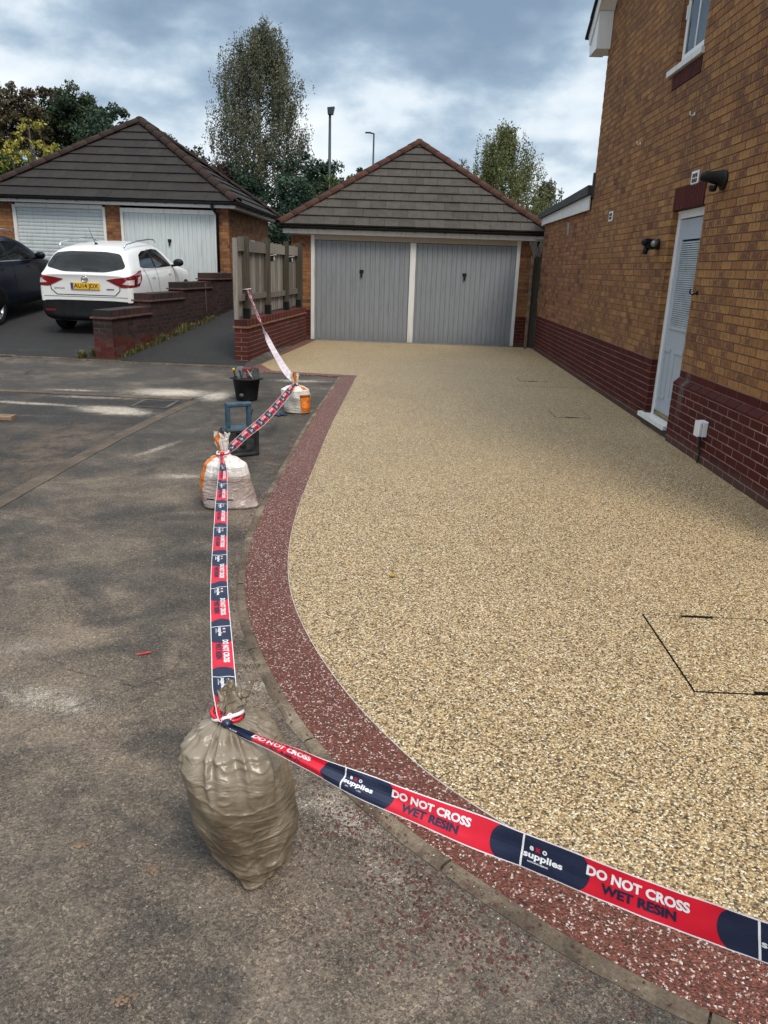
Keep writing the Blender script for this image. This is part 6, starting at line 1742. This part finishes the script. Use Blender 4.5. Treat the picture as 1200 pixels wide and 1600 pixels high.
tool('gauging_trowel', 'slim bright trowel crossing the right of the bucket', bz + Vector((.13, -.05, .22)), bz + Vector((.02, -.03, .38)), .008, 'steel_tool', None)
tool('lump_hammer', 'dark red handled hammer in the bucket between the two trowels', bz + Vector((0, .02, .14)), bz + Vector((.005, .02, .36)), .015, 'dark_red_plastic', lambda b: b.box(bz.x - .05, bz.x + .06, bz.y, bz.y + .04, .355, .40, bev=.006), 'dark_red_plastic')

# ------------------------------------------------------------------ site radio
rdz = Vector((-1.475, 6.62, 0)); ra = R(33)
ru = Vector((math.cos(ra), math.sin(ra), 0)); rv = Vector((-math.sin(ra), math.cos(ra), 0))     # ru along its width, -rv is its front
rdio = thing('site_radio', rdz, 'blue and black rugged job site radio with a carry handle behind the gravel sack', 'radio')
def rbox(b, u0, u1, v0, v1, z0, z1, bev=.0):
    b.obox(rdz + ru * ((u0 + u1) / 2) + rv * ((v0 + v1) / 2) + Z * ((z0 + z1) / 2), (ru, Z, -rv), ((u1 - u0) / 2, (z1 - z0) / 2, (v1 - v0) / 2), (.5, .5), 0, bev=bev)
b = MB(); rbox(b, -.125, .125, -.07, .075, .035, .255, .02); b.build('body', 'radio_blue', rdio)
for sg_ in (-1, 1):
    b = MB(); rbox(b, sg_ * .140 - .018, sg_ * .140 + .018, -.092, .095, .006, .225, .014); b.build('bumper', 'radio_black', rdio)
    b = MB(); rbox(b, sg_ * .075 - .036, sg_ * .075 + .036, -.0810, -.0776, .06, .16, .006); b.build('speaker_grille', 'radio_grille', rdio)
    b = MB(); rbox(b, sg_ * .098 - .017, sg_ * .098 + .017, -.02, .028, .255, .44, .008); b.build('handle_arm', 'radio_blue', rdio)
b = MB(); rbox(b, -.125, .125, -.088, .09, .0, .038, .012); b.build('foot_rail', 'radio_black', rdio)
b = MB(); rbox(b, -.116, .116, -.024, .032, .436, .474, .010); b.build('handle_grip', 'radio_blue', rdio)
b = MB(); rbox(b, -.145, .145, -.085, .085, .228, .248, .008); b.build('top_rail', 'radio_black', rdio)
b = MB(); rbox(b, -.124, .124, -.0774, -.0702, .04, .226, .003); b.build('front_panel', 'radio_black', rdio)
b = MB(); rbox(b, -.055, .055, -.0805, -.070, .175, .222, .003); b.build('display', 'recess_black', rdio)
b = MB(); b.lathe([(.024, 0), (.024, .012), (.02, .016), (0, .016)], rdz - rv * .0776 + Z * .11, -rv, 20); b.build('tuning_knob', 'radio_black', rdio)
b = MB(); b.tube([rdz + ru * .11 + rv * .05 + Z * .25, rdz + ru * .155 + rv * .05 + Z * .40], .007, 6); b.build('antenna', 'black_rubber', rdio)
b = MB(); b.lathe([(0, 0), (.026, .003), (.03, .02), (.02, .03), (0, .03)], rdz - ru * .15 + Z * .235 - rv * .07, -ru, 14); b.build('side_knob', 'radio_black', rdio)

# glove lying on the path
gl = thing('work_glove', (-1.47, 8.55, 0), 'dark blue work glove lying flat beside the white and orange sack', 'glove')
b = MB(); gc = Vector((-1.47, 8.55, 0.012))
def blob(b, c, rx, ry, rz_, ang=0, seg=14):
    vs = []; fs = []; n1 = 8
    for i in range(n1 + 1):
        p_ = math.pi * i / n1
        for k in range(seg):
            a = 2 * math.pi * k / seg; v = Vector((rx * math.sin(p_) * math.cos(a), ry * math.sin(p_) * math.sin(a), rz_ * math.cos(p_)))
            vs.append(Vector(c) + Vector((v.x * math.cos(ang) - v.y * math.sin(ang), v.x * math.sin(ang) + v.y * math.cos(ang), v.z)))
    for i in range(n1):
        for k in range(seg): fs.append((i * seg + k, (i + 1) * seg + k, (i + 1) * seg + (k + 1) % seg, i * seg + (k + 1) % seg))
    b.poly(vs, fs, (.5, .5), 0, True)
blob(b, gc, .070, .050, .018, .2); b.build('palm', 'glove_blue', gl)
for k in range(4):
    b = MB(); a = .2 + (k - 1.5) * .16; d_ = Vector((math.cos(a), math.sin(a), 0)); n2_ = Vector((-math.sin(.2), math.cos(.2), 0))
    s0 = gc + d_ * .045 + n2_ * (k - 1.5) * .019; L_ = (.065, .078, .074, .056)[k]
    b.tube([s0, s0 + d_ * L_ * .5 + Z * .006, s0 + d_ * L_], [.011, .011, .007], 8); b.build('finger', 'glove_blue', gl)
b = MB(); b.tube([gc + Vector((0, -.03, 0)), gc + Vector((.035, -.072, .003)), gc + Vector((.06, -.09, 0))], [.013, .012, .008], 8); b.build('thumb', 'glove_blue', gl)
b = MB(); b.tube([gc + Vector((-.05, -.01, 0)), gc + Vector((-.10, -.02, .004)), gc + Vector((-.14, -.03, 0))], [.022, .020, .022], 10); b.build('cuff', 'radio_blue', gl)

# small things lying about
tk = thing('timber_offcut', (-4.25, 7.72, 0.004), 'short brown timber offcut lying on the road at the left edge', 'timber')
b = MB(); b.box(-4.9, -4.09, 7.66, 7.80, .005, .05, rn2(), bev=.006); b.build('plank', 'timber_plank', tk)
b = MB(); b.prism([(0, 0), (.062, .004), (.058, .016), (.030, .011), (.004, .013)], (Vector((-1.125, 2.92, .006)), Vector((.9, .43, 0)).normalized(), Vector((-.43, .9, 0)).normalized(), Z), 0, .003)
b.build('plastic_scrap', 'red_scrap', label='thin red plastic scrap lying on the bare path left of the tape', cat='scrap', loc=(-1.1, 2.93, .006))
def leaf(loc, s_, a, label, group=None):
    b = MB(); o = Vector(loc); n_ = 10; top = []
    U_, V_ = Vector((math.cos(a), math.sin(a), 0)), Vector((-math.sin(a), math.cos(a), 0))
    for k in range(n_):
        t_ = k / (n_ - 1); w = math.sin(math.pi * t_ ** .8) * .42
        top.append((t_ - .5, w))
    for k in range(n_ - 1):
        for sg_ in (-1, 1):
            pts = [o + U_ * (top[k][0] * s_) + Z * (.004 + .006 * math.sin(k)), o + U_ * (top[k + 1][0] * s_) + Z * (.004 + .006 * math.sin(k + 1)), o + U_ * (top[k + 1][0] * s_) + V_ * (sg_ * top[k + 1][1] * s_) + Z * .012, o + U_ * (top[k][0] * s_) + V_ * (sg_ * top[k][1] * s_) + Z * .012]
            b.face(pts)
    b.tube([o - U_ * s_ * .5, o - U_ * s_ * .8 + Z * .006], .0012, 4)
    b.build('fallen_leaf', 'yellow_leaf', label=label, cat='leaf', loc=loc, group=group)
leaf((-.03, 3.91, zr + .002), .045, .4, 'small yellow leaf alone on the golden driveway')
for i, (x_, y_) in enumerate([(-.66, 1.72), (-.60, 1.32), (-.91, 1.80)]):
    b = MB(); random.seed(40 + i)
    for k in range(22): blob(b, (x_ + random.gauss(0, .012), y_ + random.gauss(0, .008), .003), random.uniform(.003, .008), random.uniform(.003, .006), random.uniform(.001, .003), random.random() * 3, 6)
    b.build('dirt_clump', 'timber_plank', label=['flat brown mud clump on the path left of the brown sack foot', 'flat brown mud clump below the brown sack near the bottom edge', 'flat brown mud clump farther left of the brown sack'][i], cat='dirt', loc=(x_, y_, 0))

def stones(name, mat, centres, n, size, seed, kindlabel=None):
    rs = random.Random(seed); b = MB()
    base = [(-1, 0, 0), (1, 0, 0), (0, -1, 0), (0, 1, 0), (0, 0, 1), (0, 0, -1)]
    fs_ = [(0, 2, 4), (2, 1, 4), (1, 3, 4), (3, 0, 4), (2, 0, 5), (1, 2, 5), (3, 1, 5), (0, 3, 5)]
    for _ in range(n):
        c = rs.choice(centres); x_, y_ = c[0] + rs.gauss(0, c[2]), c[1] + rs.gauss(0, c[3])
        if c[4] is not None:
            pass
        # keep off the driveway
        q = min(range(0, len(outer_c), 3), key=lambda i: (outer_c[i].x - x_) ** 2 + (outer_c[i].y - y_) ** 2)
        t_ = (outer_c[min(q + 1, len(outer_c) - 1)] - outer_c[max(q - 1, 0)]).normalized()
        sd_ = (Vector((x_, y_)) - outer_c[q]).dot(Vector((t_.y, -t_.x)))
        if sd_ < .003: continue
        s_ = size * rs.uniform(.5, 1.4) * rs.uniform(.7, 1); a = rs.random() * 6.28; z_ = .015 if sd_ < .055 else .0
        vs = [(x_ + s_ * (p[0] * math.cos(a) - p[1] * math.sin(a) * .7) * rs.uniform(.7, 1.2), y_ + s_ * (p[0] * math.sin(a) + p[1] * math.cos(a) * .7) * rs.uniform(.7, 1.2), z_ + max(0, s_ * .35 + p[2] * s_ * .5)) for p in base]
        b.poly(vs, fs_, rn2())
    return b.build(name, mat, kind='stuff')
simple('grit_red', (0.13, 0.038, 0.030), 0.8, var=.4, nscale=60)
simple('grit_pale', (0.55, 0.50, 0.45), 0.8, var=.3, nscale=60)
simple('grit_dark', (0.045, 0.035, 0.028), 0.8, var=.4, nscale=60)
line = [(outer_c[i].x, outer_c[i].y) for i in range(len(outer_c))]
ctr = []
for i in range(60, 150, 2):
    t_ = (outer_c[i + 1] - outer_c[i]).normalized(); o_ = outer_c[i] + Vector((t_.y, -t_.x)) * .085; ctr.append((o_.x, o_.y, .035, .035, 1))
for c_ in [(-.10, 1.96, .06, .06, 1), (.05, 1.74, .08, .06, 1), (.17, 1.62, .07, .05, 1), (.28, 1.50, .06, .05, 1), (0.05, 1.62, .12, .09, 1), (-.18, 1.86, .10, .09, 1)]: ctr += [c_] * 7
stones('spilled_grit', 'grit_red', ctr, 1700, .0056, 3)
clumps = [(rs_x, rs_y, .05, .04, 1) for rs_x, rs_y in [(.02, 1.66), (.10, 1.58), (.16, 1.52), (.05, 1.50), (.24, 1.44), (-.05, 1.80), (-.12, 1.90), (.30, 1.40), (.14, 1.66), (-.02, 1.58), (-.30, 2.10), (.20, 1.34), (.38, 1.36)]]
stones('spilled_grit', 'grit_red', clumps, 170, .0062, 13)
stones('spilled_grit', 'grit_dark', ctr + [(-.2, 1.6, .35, .3, 1)] * 6 + [(-.9, 2.6, .6, .7, 1)] * 8, 700, .0040, 5)
stones('spilled_grit', 'grit_pale', ctr + [(-.25, 1.8, .25, .25, 1)] * 7 + [(-1.0, 3, .7, 1.2, 1)] * 14 + [(-.15, 1.98, .12, .05, 1)] * 14, 600, .0033, 6)

# ------------------------------------------------------------------ things fixed to the house wall
def bulkhead(y_, z_, label, kind):
    o = Vector((HX - .006, y_, z_)); t_ = thing('wall_lamp', o, label, 'outdoor light')
    if kind == 0:     # cylinder downlight on a round back plate, seen from the side
        b = MB(); b.lathe([(0, 0), (.088, 0), (.088, .012), (.070, .03), (.05, .045), (0, .045)], o, -X, 24); b.build('back_plate', 'black_plastic', t_)
        b = MB(); b.lathe([(.072, 0), (.060, .045), (.050, .10), (.042, .16), (.034, .19), (0, .195)], o + Vector((-.02, 0, .015)), Vector((-1, .05, .06)).normalized(), 20); b.build('lamp_body', 'black_plastic', t_)
        b = MB(); b.lathe([(0, 0), (.038, .004), (.030, .05), (0, .058)], o + Vector((-.09, 0, -.045)), -Z, 16); b.build('sensor', 'black_plastic', t_)
    else:             # twin head sensor light
        b = MB(); b.lathe([(0, 0), (.062, 0), (.062, .02), (.045, .05), (0, .055)], o, -X, 20); b.build('back_plate', 'black_plastic', t_)
        b = MB(); b.obox(o + Vector((-.095, 0, .0)), (Y, Vector((.25, 0, .97)), Vector((-.97, 0, .25))), (.055, .05, .045), bev=.012); b.build('housing', 'black_plastic', t_)
        b = MB(); b.lathe([(0, 0), (.034, .004), (.042, .05), (.03, .075), (0, .08)], o + Vector((-.12, -.02, .03)), Vector((-1, -.2, -.35)).normalized(), 16); b.build('lamp_head', 'black_plastic', t_)
        b = MB(); b.lathe([(0, 0), (.030, .0), (.030, .09), (.022, .105), (0, .106)], o + Vector((-.12, 0, -.01)), Vector((-.25, 0, -1)).normalized(), 16); b.build('sensor', 'black_plastic', t_)
        b = MB(); b.lathe([(0, .046), (.034, .036), (.036, 0)], o + Vector((-.07, -.058, .0)), Vector((-.1, -1, .1)).normalized(), 14); b.build('lens', 'badge_grey', t_)
bulkhead(7.56, 2.50, 'black cylindrical wall light above and right of the side door', 0)
bulkhead(9.25, 2.00, 'black sensor wall light with tilted head on the brickwork left of the side door', 1)
def hook(y_, z_, mat, label, s_=1.0, flip=1):
    o = Vector((HX - .006, y_, z_)); t_ = thing('wall_hook', o, label, 'hook')
    b = MB(); b.box(o.x - .012, o.x, y_ - .014 * s_, y_ + .014 * s_, z_ - .02 * s_, z_ + .02 * s_, bev=.003); b.build('plate', mat, t_)
    b = MB(); b.tube([o + Vector((-.01, 0, -.005)), o + Vector((-.05 * s_, 0, -.02 * s_)), o + Vector((-.075 * s_, 0, -.0)), o + Vector((-.07 * s_, 0, .035 * s_))], .008 * s_, 8); b.build('prong', mat, t_)
hook(10.51, 3.22, 'white_upvc', 'white plastic hook high on the wall, the one farther from the window', .7)
hook(8.62, 3.22, 'white_upvc', 'white plastic hook on the wall below the upstairs window sill', .7)
hook(7.80, 1.51, 'black_plastic', 'black metal hook on the bricks just right of the side door', 1.0)
so = Vector((2.746, 6.93, .335)); sk = thing('outdoor_socket', so, 'white outdoor socket box with a black cable on the red plinth', 'socket box')
b = MB(); b.box(2.746 - .045, 2.747, 6.93 - .058, 6.93 + .058, .27, .41, bev=.006); b.build('back_box', 'white_upvc', sk)
b = MB(); b.box(2.746 - .080, 2.746 - .046, 6.93 - .056, 6.93 + .056, .272, .408, bev=.010); b.build('lid', 'white_upvc', sk)
b = MB(); b.tube([(2.715, 6.95, .275), (2.722, 6.955, .20), (2.730, 6.93, .10), (2.732, 6.96, .01)], [.020, .014, .009, .007], 8); b.build('cable', 'cable_black', sk)
b = MB(); b.box(2.7435, 2.7455, 7.66, 7.80, .18, .60); 

# ------------------------------------------------------------------ street lamps beyond the gardens
def lamp(x_, y_, h, label, kind, r_=.09):
    t_ = thing('street_lamp', (x_, y_, 0), label, 'street lamp', 'street lamps beyond the gardens')
    b = MB(); b.tube([(x_, y_, 0), (x_, y_, h * .35), (x_, y_, h)], [r_, r_ * .75, r_ * .5], 10); b.build('column', 'lamp_steel', t_)
    b = MB()
    if kind == 0:
        b.prism([(-.10, 0), (.10, .0), (.16, .27), (-.12, .24)], (Vector((x_ + .02, y_ - .12, h - .02)), X, Z, Y), 0, .26)
    else:
        b.tube([(x_, y_, h - .02), (x_ - .22, y_, h + .02)], r_ * .45, 6); b.box(x_ - .62, x_ - .20, y_ - .1, y_ + .1, h, h + .09, bev=.02)
    b.build('lantern', 'lamp_steel', t_)
lamp(-3.42, 33, 7.3, 'grey lamp column with a boxy lantern between the birch and the grey garage roof', 0, .10)
lamp(-3.05, 60, 10.75, 'slim distant lamp with a flat lantern behind the left hip of the grey garage roof', 1, .12)
lamp(8.85, 70, 9.9, 'tiny distant lamp beside the right hand birch', 1, .11)

# ------------------------------------------------------------------ trees
def leaves_mesh(name, mat, pos, size, rnv, parent, droop=0.0, seed=1):
    """pos: (n,3) leaf positions; one small folded quad each"""
    g = np.random.default_rng(seed); n = len(pos)
    d = g.normal(size=(n, 3)); d[:, 2] -= droop * 1.6; d /= np.linalg.norm(d, axis=1)[:, None]
    e = g.normal(size=(n, 3)); e -= d * np.sum(e * d, 1)[:, None]; e /= np.linalg.norm(e, axis=1)[:, None]
    s_ = size * g.uniform(.6, 1.3, n)[:, None]
    a = pos - d * s_ * .5; c = pos + d * s_ * .5; b1 = pos + e * s_ * .30; b2 = pos - e * s_ * .30
    V = np.stack([a, b1, c, b2], 1).reshape(-1, 3) - np.array(ORG[parent])
    me = bpy.data.meshes.new(name); me.vertices.add(4 * n); me.vertices.foreach_set('co', V.ravel())
    me.loops.add(4 * n); me.loops.foreach_set('vertex_index', np.arange(4 * n, dtype=np.int32))
    me.polygons.add(n); me.polygons.foreach_set('loop_start', np.arange(0, 4 * n, 4, dtype=np.int32)); me.polygons.foreach_set('loop_total', np.full(n, 4, dtype=np.int32))
    me.update(calc_edges=True); me.materials.append(MATS[mat])
    me.uv_layers.new(name='UVMap'); u = me.uv_layers.new(name='rnd')
    r_ = np.stack([np.clip(rnv + g.normal(0, .12, n), 0, 1), g.uniform(0, 1, n)], 1)
    u.data.foreach_set('uv', np.repeat(r_, 4, axis=0).astype(np.float32).ravel())
    o = bpy.data.objects.new(name, me); col.objects.link(o); o.parent = parent
    return o
def branch_wood(root, base, tips, r_, mat, rs):
    b = MB()
    for (a, t_, ra, rb) in tips:
        a, t_ = Vector(a), Vector(t_); m_ = a.lerp(t_, .5) + Vector((rs.gauss(0, .1), rs.gauss(0, .1), .06 * (t_ - a).length))
        b.tube([a, m_, t_], [ra, (ra + rb) / 2, rb], 6)
    b.build('limb', mat, root)
def birch(x_, y_, z0_, h, hw, label, mat='leaf_birch', strands=900, per=26, leaf=.10, seed=1, profile=None, trunk_r=.13, low=.22, lean=0.0):
    root = thing('birch_tree', (x_, y_, z0_), label, 'tree'); rs = random.Random(seed); g = np.random.default_rng(seed)
    b = MB(); pts = [(x_ + lean * t_ + .10 * math.sin(t_ * 5 + seed), y_, z0_ + h * t_ * .96) for t_ in [k / 10 for k in range(11)]]
    b.tube(pts, [trunk_r * (1 - .92 * k / 10) for k in range(11)], 9); b.build('trunk', 'bark_birch', root)
    prof = profile or (lambda t_: (math.sin(math.pi * min(1, (t_ * .88 + .12))) ** .75) * (1 - .25 * t_))
    P_, C_, tips = [], [], []
    # limbs first; strands hang from points along them, which leaves gaps between limbs
    limbs = []
    for k in range(58):
        t_ = low + (1 - low) * (k + rs.random()) / 58 * .97
        a = k * 2.4 + rs.uniform(-.4, .4); R_ = hw * prof((t_ - low) / (1 - low)) * rs.uniform(.70, 1.08)
        z_ = z0_ + h * t_; up_ = R_ * rs.uniform(.25, .6) + h * .02
        st = Vector((x_ + lean * t_, y_, z_ - up_ * .6)); en = Vector((x_ + lean * t_ + math.cos(a) * R_, y_ + math.sin(a) * R_, z_ + up_ * .35))
        limbs.append((st, en)); tips.append((st, en, trunk_r * .30 * (1 - t_ * .7), .008))
    branch_wood(root, None, tips, .02, 'bark_brown', rs)
    for k in range(strands):
        st, en = rs.choice(limbs); f = rs.uniform(.25, 1.05) ** .7
        o_ = st.lerp(en, f); L_ = rs.uniform(.25, 1.0) * hw * .62 * (1.0 if f < 1 else .6)
        o_ = o_ + Vector((rs.gauss(0, .14), rs.gauss(0, .14), rs.gauss(.05, .12)))
        n = int(per * rs.uniform(.6, 1.3) * (L_ / (hw * .35))) + 4
        tt = g.uniform(0, 1, n)
        dx, dy = g.normal(0, .10), g.normal(0, .10)
        pp_ = np.stack([o_.x + dx * tt * L_ + g.normal(0, .045, n), o_.y + dy * tt * L_ + g.normal(0, .045, n), o_.z - tt * L_ + g.normal(0, .05, n)], 1)
        P_.append(pp_); C_.append(np.full(n, rs.random()))
    leaves_mesh('crown', mat, np.concatenate(P_), leaf, np.concatenate(C_), root, .9, seed)
    return root
def bushy(name, x_, y_, z0_, blobs, label, mat, leaf=.15, dens=420, seed=1, wood='bark_brown', cat='tree', sub=9, extra=None, group=None, trunk=True, fluff=1.0):
    """blobs: (dx, dy, z, rx, ry, rz); each is filled with many smaller leaf clumps of uneven size"""
    root = thing(name, (x_, y_, z0_), label, cat, group); rs = random.Random(seed); g = np.random.default_rng(seed)
    P_, C_, tips = [], [], []
    top = max(b_[2] + b_[5] * .4 for b_ in blobs)
    if trunk:
        b = MB(); b.tube([(x_, y_, z0_ - .3), (x_ + .05, y_, z0_ + top * .3), (x_, y_, z0_ + top * .75)], [.20, .14, .05], 8); b.build('trunk', wood, root)
    for (dx, dy, z_, rx, ry, rz_) in blobs:
        c = Vector((x_ + dx, y_ + dy, z0_ + z_)); tips.append(((x_, y_, z0_ + max(.2, z_ * .4)), tuple(c), .07, .02))
        nsub = int(sub * (rx * rz_) ** .5 * 3) + 6
        for k in range(nsub):
            v = Vector((rs.gauss(0, 1), rs.gauss(0, 1), rs.gauss(0, 1))).normalized() * rs.uniform(.45, 1.03)
            cc = c + Vector((v.x * rx, v.y * ry, v.z * rz_)); r_ = rs.uniform(.14, .38) * fluff * (rx * rz_) ** .25
            n = int(dens * r_ * rs.uniform(.6, 1.2))
            w = g.normal(size=(n, 3)); w /= np.linalg.norm(w, axis=1)[:, None]; w *= (g.uniform(0, 1, n) ** .45)[:, None] * r_
            w[:, 2] *= .8
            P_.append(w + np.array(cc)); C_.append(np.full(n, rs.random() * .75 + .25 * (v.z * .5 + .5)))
    if trunk: branch_wood(root, None, tips, .03, wood, rs)
    leaves_mesh('crown' if cat == 'tree' else 'foliage', mat, np.concatenate(P_), leaf, np.concatenate(C_), root, .1, seed)
    return root
# tall birch behind the gap between the garages
def bprof(t_):
    return [.85, .98, 1.0, .98, .93, .84, .74, .63, .52, .40, .20][min(10, int(t_ * 10.99))]
birch(-6.9, 35, 0, 10.9, 2.65, 'tall pale birch with white trunk standing between the two garages', strands=3000, per=19, leaf=.08, seed=12, profile=bprof, low=.44, lean=.45)
birch(3.25, 31, 0, 6.75, 2.15, 'smaller green birch showing over the right hip of the grey garage roof', 'leaf_olive', strands=1700, per=22, leaf=.075, seed=8, profile=lambda t_: [.95, 1.0, 1.02, 1.0, .95, .86, .74, .6, .45, .28, .1][min(10, int(t_ * 10.99))], trunk_r=.09, low=.40)
birch(1.95, 34, 0, 5.95, .65, 'thin sparse tree just left of the smaller green birch', 'leaf_birch', strands=110, per=16, leaf=.10, seed=18, trunk_r=.05, low=.5)
birch(5.35, 33, 0, 5.15, .95, 'thin grey shrub tree above the extension roof', 'leaf_birch', strands=330, per=18, leaf=.10, seed=28, trunk_r=.05, low=.45)
# dark evergreens and shrubs between the garages
bushy('evergreen_tree', -4.9, 29.5, 0, [(0, 0, 3.0, 1.15, 1.0, 1.5), (.9, .2, 3.7, .85, .8, 1.0), (-.5, .3, 2.2, 1.2, 1, 1.6), (.4, 0, 1.5, 1.3, 1, 1.5)], 'dense teal green evergreen below the tall birch', 'leaf_teal', .13, 480, 3)
bushy('evergreen_tree', -3.2, 31, 0, [(0, 0, 3.4, 1.0, .9, 1.6), (-1.1, 0, 3.2, .9, .8, 1.6), (.9, .2, 2.6, 1.0, .8, 1.5)], 'dark evergreen behind the boxy lamp column', 'leaf_dark', .13, 480, 4)
bushy('hedge_tree', -1.6, 33, 0, [(-1.4, 0, 4.2, 1.1, .9, .95), (0, 0, 4.3, 1.2, .9, .85), (1.1, 0, 3.9, 1.0, .9, .8), (-.6, 0, 3.2, 1.8, .9, 1.1)], 'mid green bushy tree above the left hip of the grey garage roof', 'leaf_green', .12, 420, 6)
bushy('hedge_tree', -7.0, 30, 0, [(-1.1, 0, 3.3, 1.0, .8, 1.1), (.1, 0, 3.1, 1.0, .8, 1.0), (-.2, .5, 2.0, 1.8, .8, 1.5)], 'olive green bush under the tall birch, behind the dark tiled roof', 'leaf_olive', .12, 380, 7)
bushy('yellow_bush', -6.2, 29, 0, [(0, 0, 3.25, .38, .3, .28), (.45, 0, 3.1, .3, .3, .22)], 'small yellow green bush glowing under the birch trunk', 'leaf_yellow', .12, 420, 9, cat='shrub')
bushy('copper_tree', -8.6, 33, 0, [(.2, 0, 4.9, .8, .7, .75), (.9, 0, 4.7, .7, .6, .6), (0, 0, 3.8, 1.1, .8, 1.0)], 'dark copper leaved tree between the left roof and the birch', 'leaf_purple', .12, 380, 11)
bushy('evergreen_tree', -9.8, 32, 0, [(0, 0, 5.6, .75, .6, .75), (.9, 0, 5.2, .75, .6, .7), (.2, 0, 4.4, 1.5, .8, 1.1)], 'dark evergreen just right of the dark roof apex', 'leaf_dark', .12, 420, 12)
# mass of trees behind the neighbour's roof
bushy('broadleaf_tree', -15.6, 31, 0, [(0, 0, 6.5, 1.35, 1.0, 1.3), (-1.2, 0, 6.1, 1.2, 1, 1.5), (.9, 0, 6.5, .9, .8, .9), (.3, 0, 5.0, 1.9, 1, 1.6)], 'brownish broadleaf tree at the left edge behind the dark roof', 'leaf_brown', .13, 420, 13)
bushy('broadleaf_tree', -13.2, 32.5, 0, [(-.2, 0, 6.8, 1.1, .9, 1.0), (1.0, 0, 6.5, .95, .8, 1.0), (-1.1, 0, 6.6, 1.0, .8, 1.0), (0, 0, 5.2, 2.3, 1, 1.7)], 'dark green tree in the middle of the group behind the dark roof', 'leaf_dark', .12, 560, 14)
bushy('broadleaf_tree', -14.4, 33.5, 0, [(0, 0, 7.1, 1.1, .9, 1.0), (1.0, 0, 6.9, .9, .8, .9), (-.2, 0, 5.9, 1.6, .9, 1.3)], 'dark bronze green tree rising between the brown tree and the dark green tree', 'leaf_brown', .12, 480, 44)
bushy('broadleaf_tree', -11.3, 31, 0, [(0, 0, 6.0, 1.05, .9, 1.1), (.8, 0, 5.4, .9, .8, .9), (-.6, 0, 5.0, 1.6, .9, 1.4)], 'dark green tree at the right of the group behind the dark roof', 'leaf_teal', .12, 420, 15)
birch(-10.35, 31, 0, 6.35, .95, 'thin wispy tree touching the left slope of the dark roof', 'leaf_birch', strands=150, per=14, leaf=.10, seed=38, trunk_r=.05, low=.6)
bushy('yellow_shrub', -12.55, 27, 0, [(0, 0, 5.1, .75, .5, .75), (-.8, 0, 4.8, .5, .5, .45), (.55, 0, 4.75, .45, .4, .5), (-.1, 0, 5.7, .35, .3, .3)], 'yellow green autumn shrub above the left slope of the dark roof', 'leaf_yellow', .11, 170, 16, cat='shrub', sub=6, fluff=.7)
bushy('green_shrub', -13.2, 27.5, 0, [(0, 0, 4.0, 1.4, .8, .95), (1.3, 0, 3.9, .9, .7, .7), (-1.2, 0, 4.2, 1.0, .7, .8)], 'fresh green bush at the foot of the yellow shrub', 'leaf_green', .12, 420, 17, cat='shrub')
bushy('evergreen_tree', -6.3, 33, 0, [(-1.0, 0, 4.2, 1.1, .8, 1.3), (.4, 0, 4.3, 1.2, .8, 1.4), (1.9, 0, 4.6, 1.1, .8, 1.3)], 'wide dark evergreen mass directly behind the birch trunk', 'leaf_teal', .12, 520, 52)
bushy('evergreen_tree', -2.6, 34.5, 0, [(0, 0, 4.3, 1.1, .8, 1.2), (1.2, 0, 4.2, 1.1, .8, 1.1), (-1.2, 0, 4.6, 1.1, .8, 1.2)], 'dark shrub tree between the two lamp columns, low behind the roof', 'leaf_dark', .12, 520, 53)
# distant hedge line that closes the view between the trunks
def hedge_far(n, seed):
    root = thing('hedge', (0, 44, 0), 'long dark hedge beyond the garages', 'hedge'); g = np.random.default_rng(seed)
    x_ = g.uniform(-34, 20, n); hh_ = 3.6 + .5 * np.sin(x_ * .9) + .35 * np.sin(x_ * 2.3 + 1); z_ = g.uniform(0, 1, n) ** .8 * hh_
    leaves_mesh('foliage', 'leaf_dark', np.stack([x_, 44 + g.normal(0, .5, n), z_], 1), .30, g.uniform(0, 1, n), root, 0, seed)
hedge_far(26000, 21)

# weeds at the foot of the stepped wall
def weeds(cx, cy, n, h, spread, label, seed, dirx=SD):
    root = thing('weed_tuft', (cx, cy, gz(cx, cy)), label, 'weeds', 'weeds along the foot of the stepped wall'); b = MB(); rs = random.Random(seed); n = int(n * .5); h = h * .8
    for k in range(n):
        s_ = rs.uniform(-spread, spread); o = Vector((cx, cy, 0)) + SD * s_ + SN * rs.uniform(-.01, .09); o.z = gz(o.x, o.y)
        a = rs.random() * 6.28; L_ = h * rs.uniform(.4, 1.1) * (1 - .5 * abs(s_) / spread); d_ = Vector((math.cos(a), math.sin(a), 0)); w = d_.cross(Z) * rs.uniform(.003, .007)
        m_ = o + d_ * L_ * .25 + Z * L_ * .7; t_ = o + d_ * L_ * .7 + Z * L_ * rs.uniform(.7, 1.0); r_ = rn2()
        b.face([o - w, o + w, m_ + w * .8, m_ - w * .8], None, r_); b.face([m_ - w * .8, m_ + w * .8, t_], None, r_)
    b.build('blades', 'grass_blades', root)
for i, (s_, n, h, sp_, lb) in enumerate([(.75, 700, .20, .55, 'green and brown weeds nearest the front pier of the stepped wall'), (1.7, 700, .24, .40, 'bright green weeds at the middle of the stepped wall'), (2.9, 800, .26, .6, 'tall grass at the far half of the stepped wall'), (4.2, 600, .20, .6, 'weeds by the highest step of the wall')]):
    o = S0 + SD * s_ + SN * .02; weeds(o.x, o.y, n, h, sp_, lb, 60 + i)
weeds(-5.5, 12.75, 420, .22, .10, 'green weed tuft on the left of the front pier of the stepped wall', 70); weeds(-5.35, 12.95, 300, .25, .12, 'dark weed tuft against the left face of the front pier', 71)
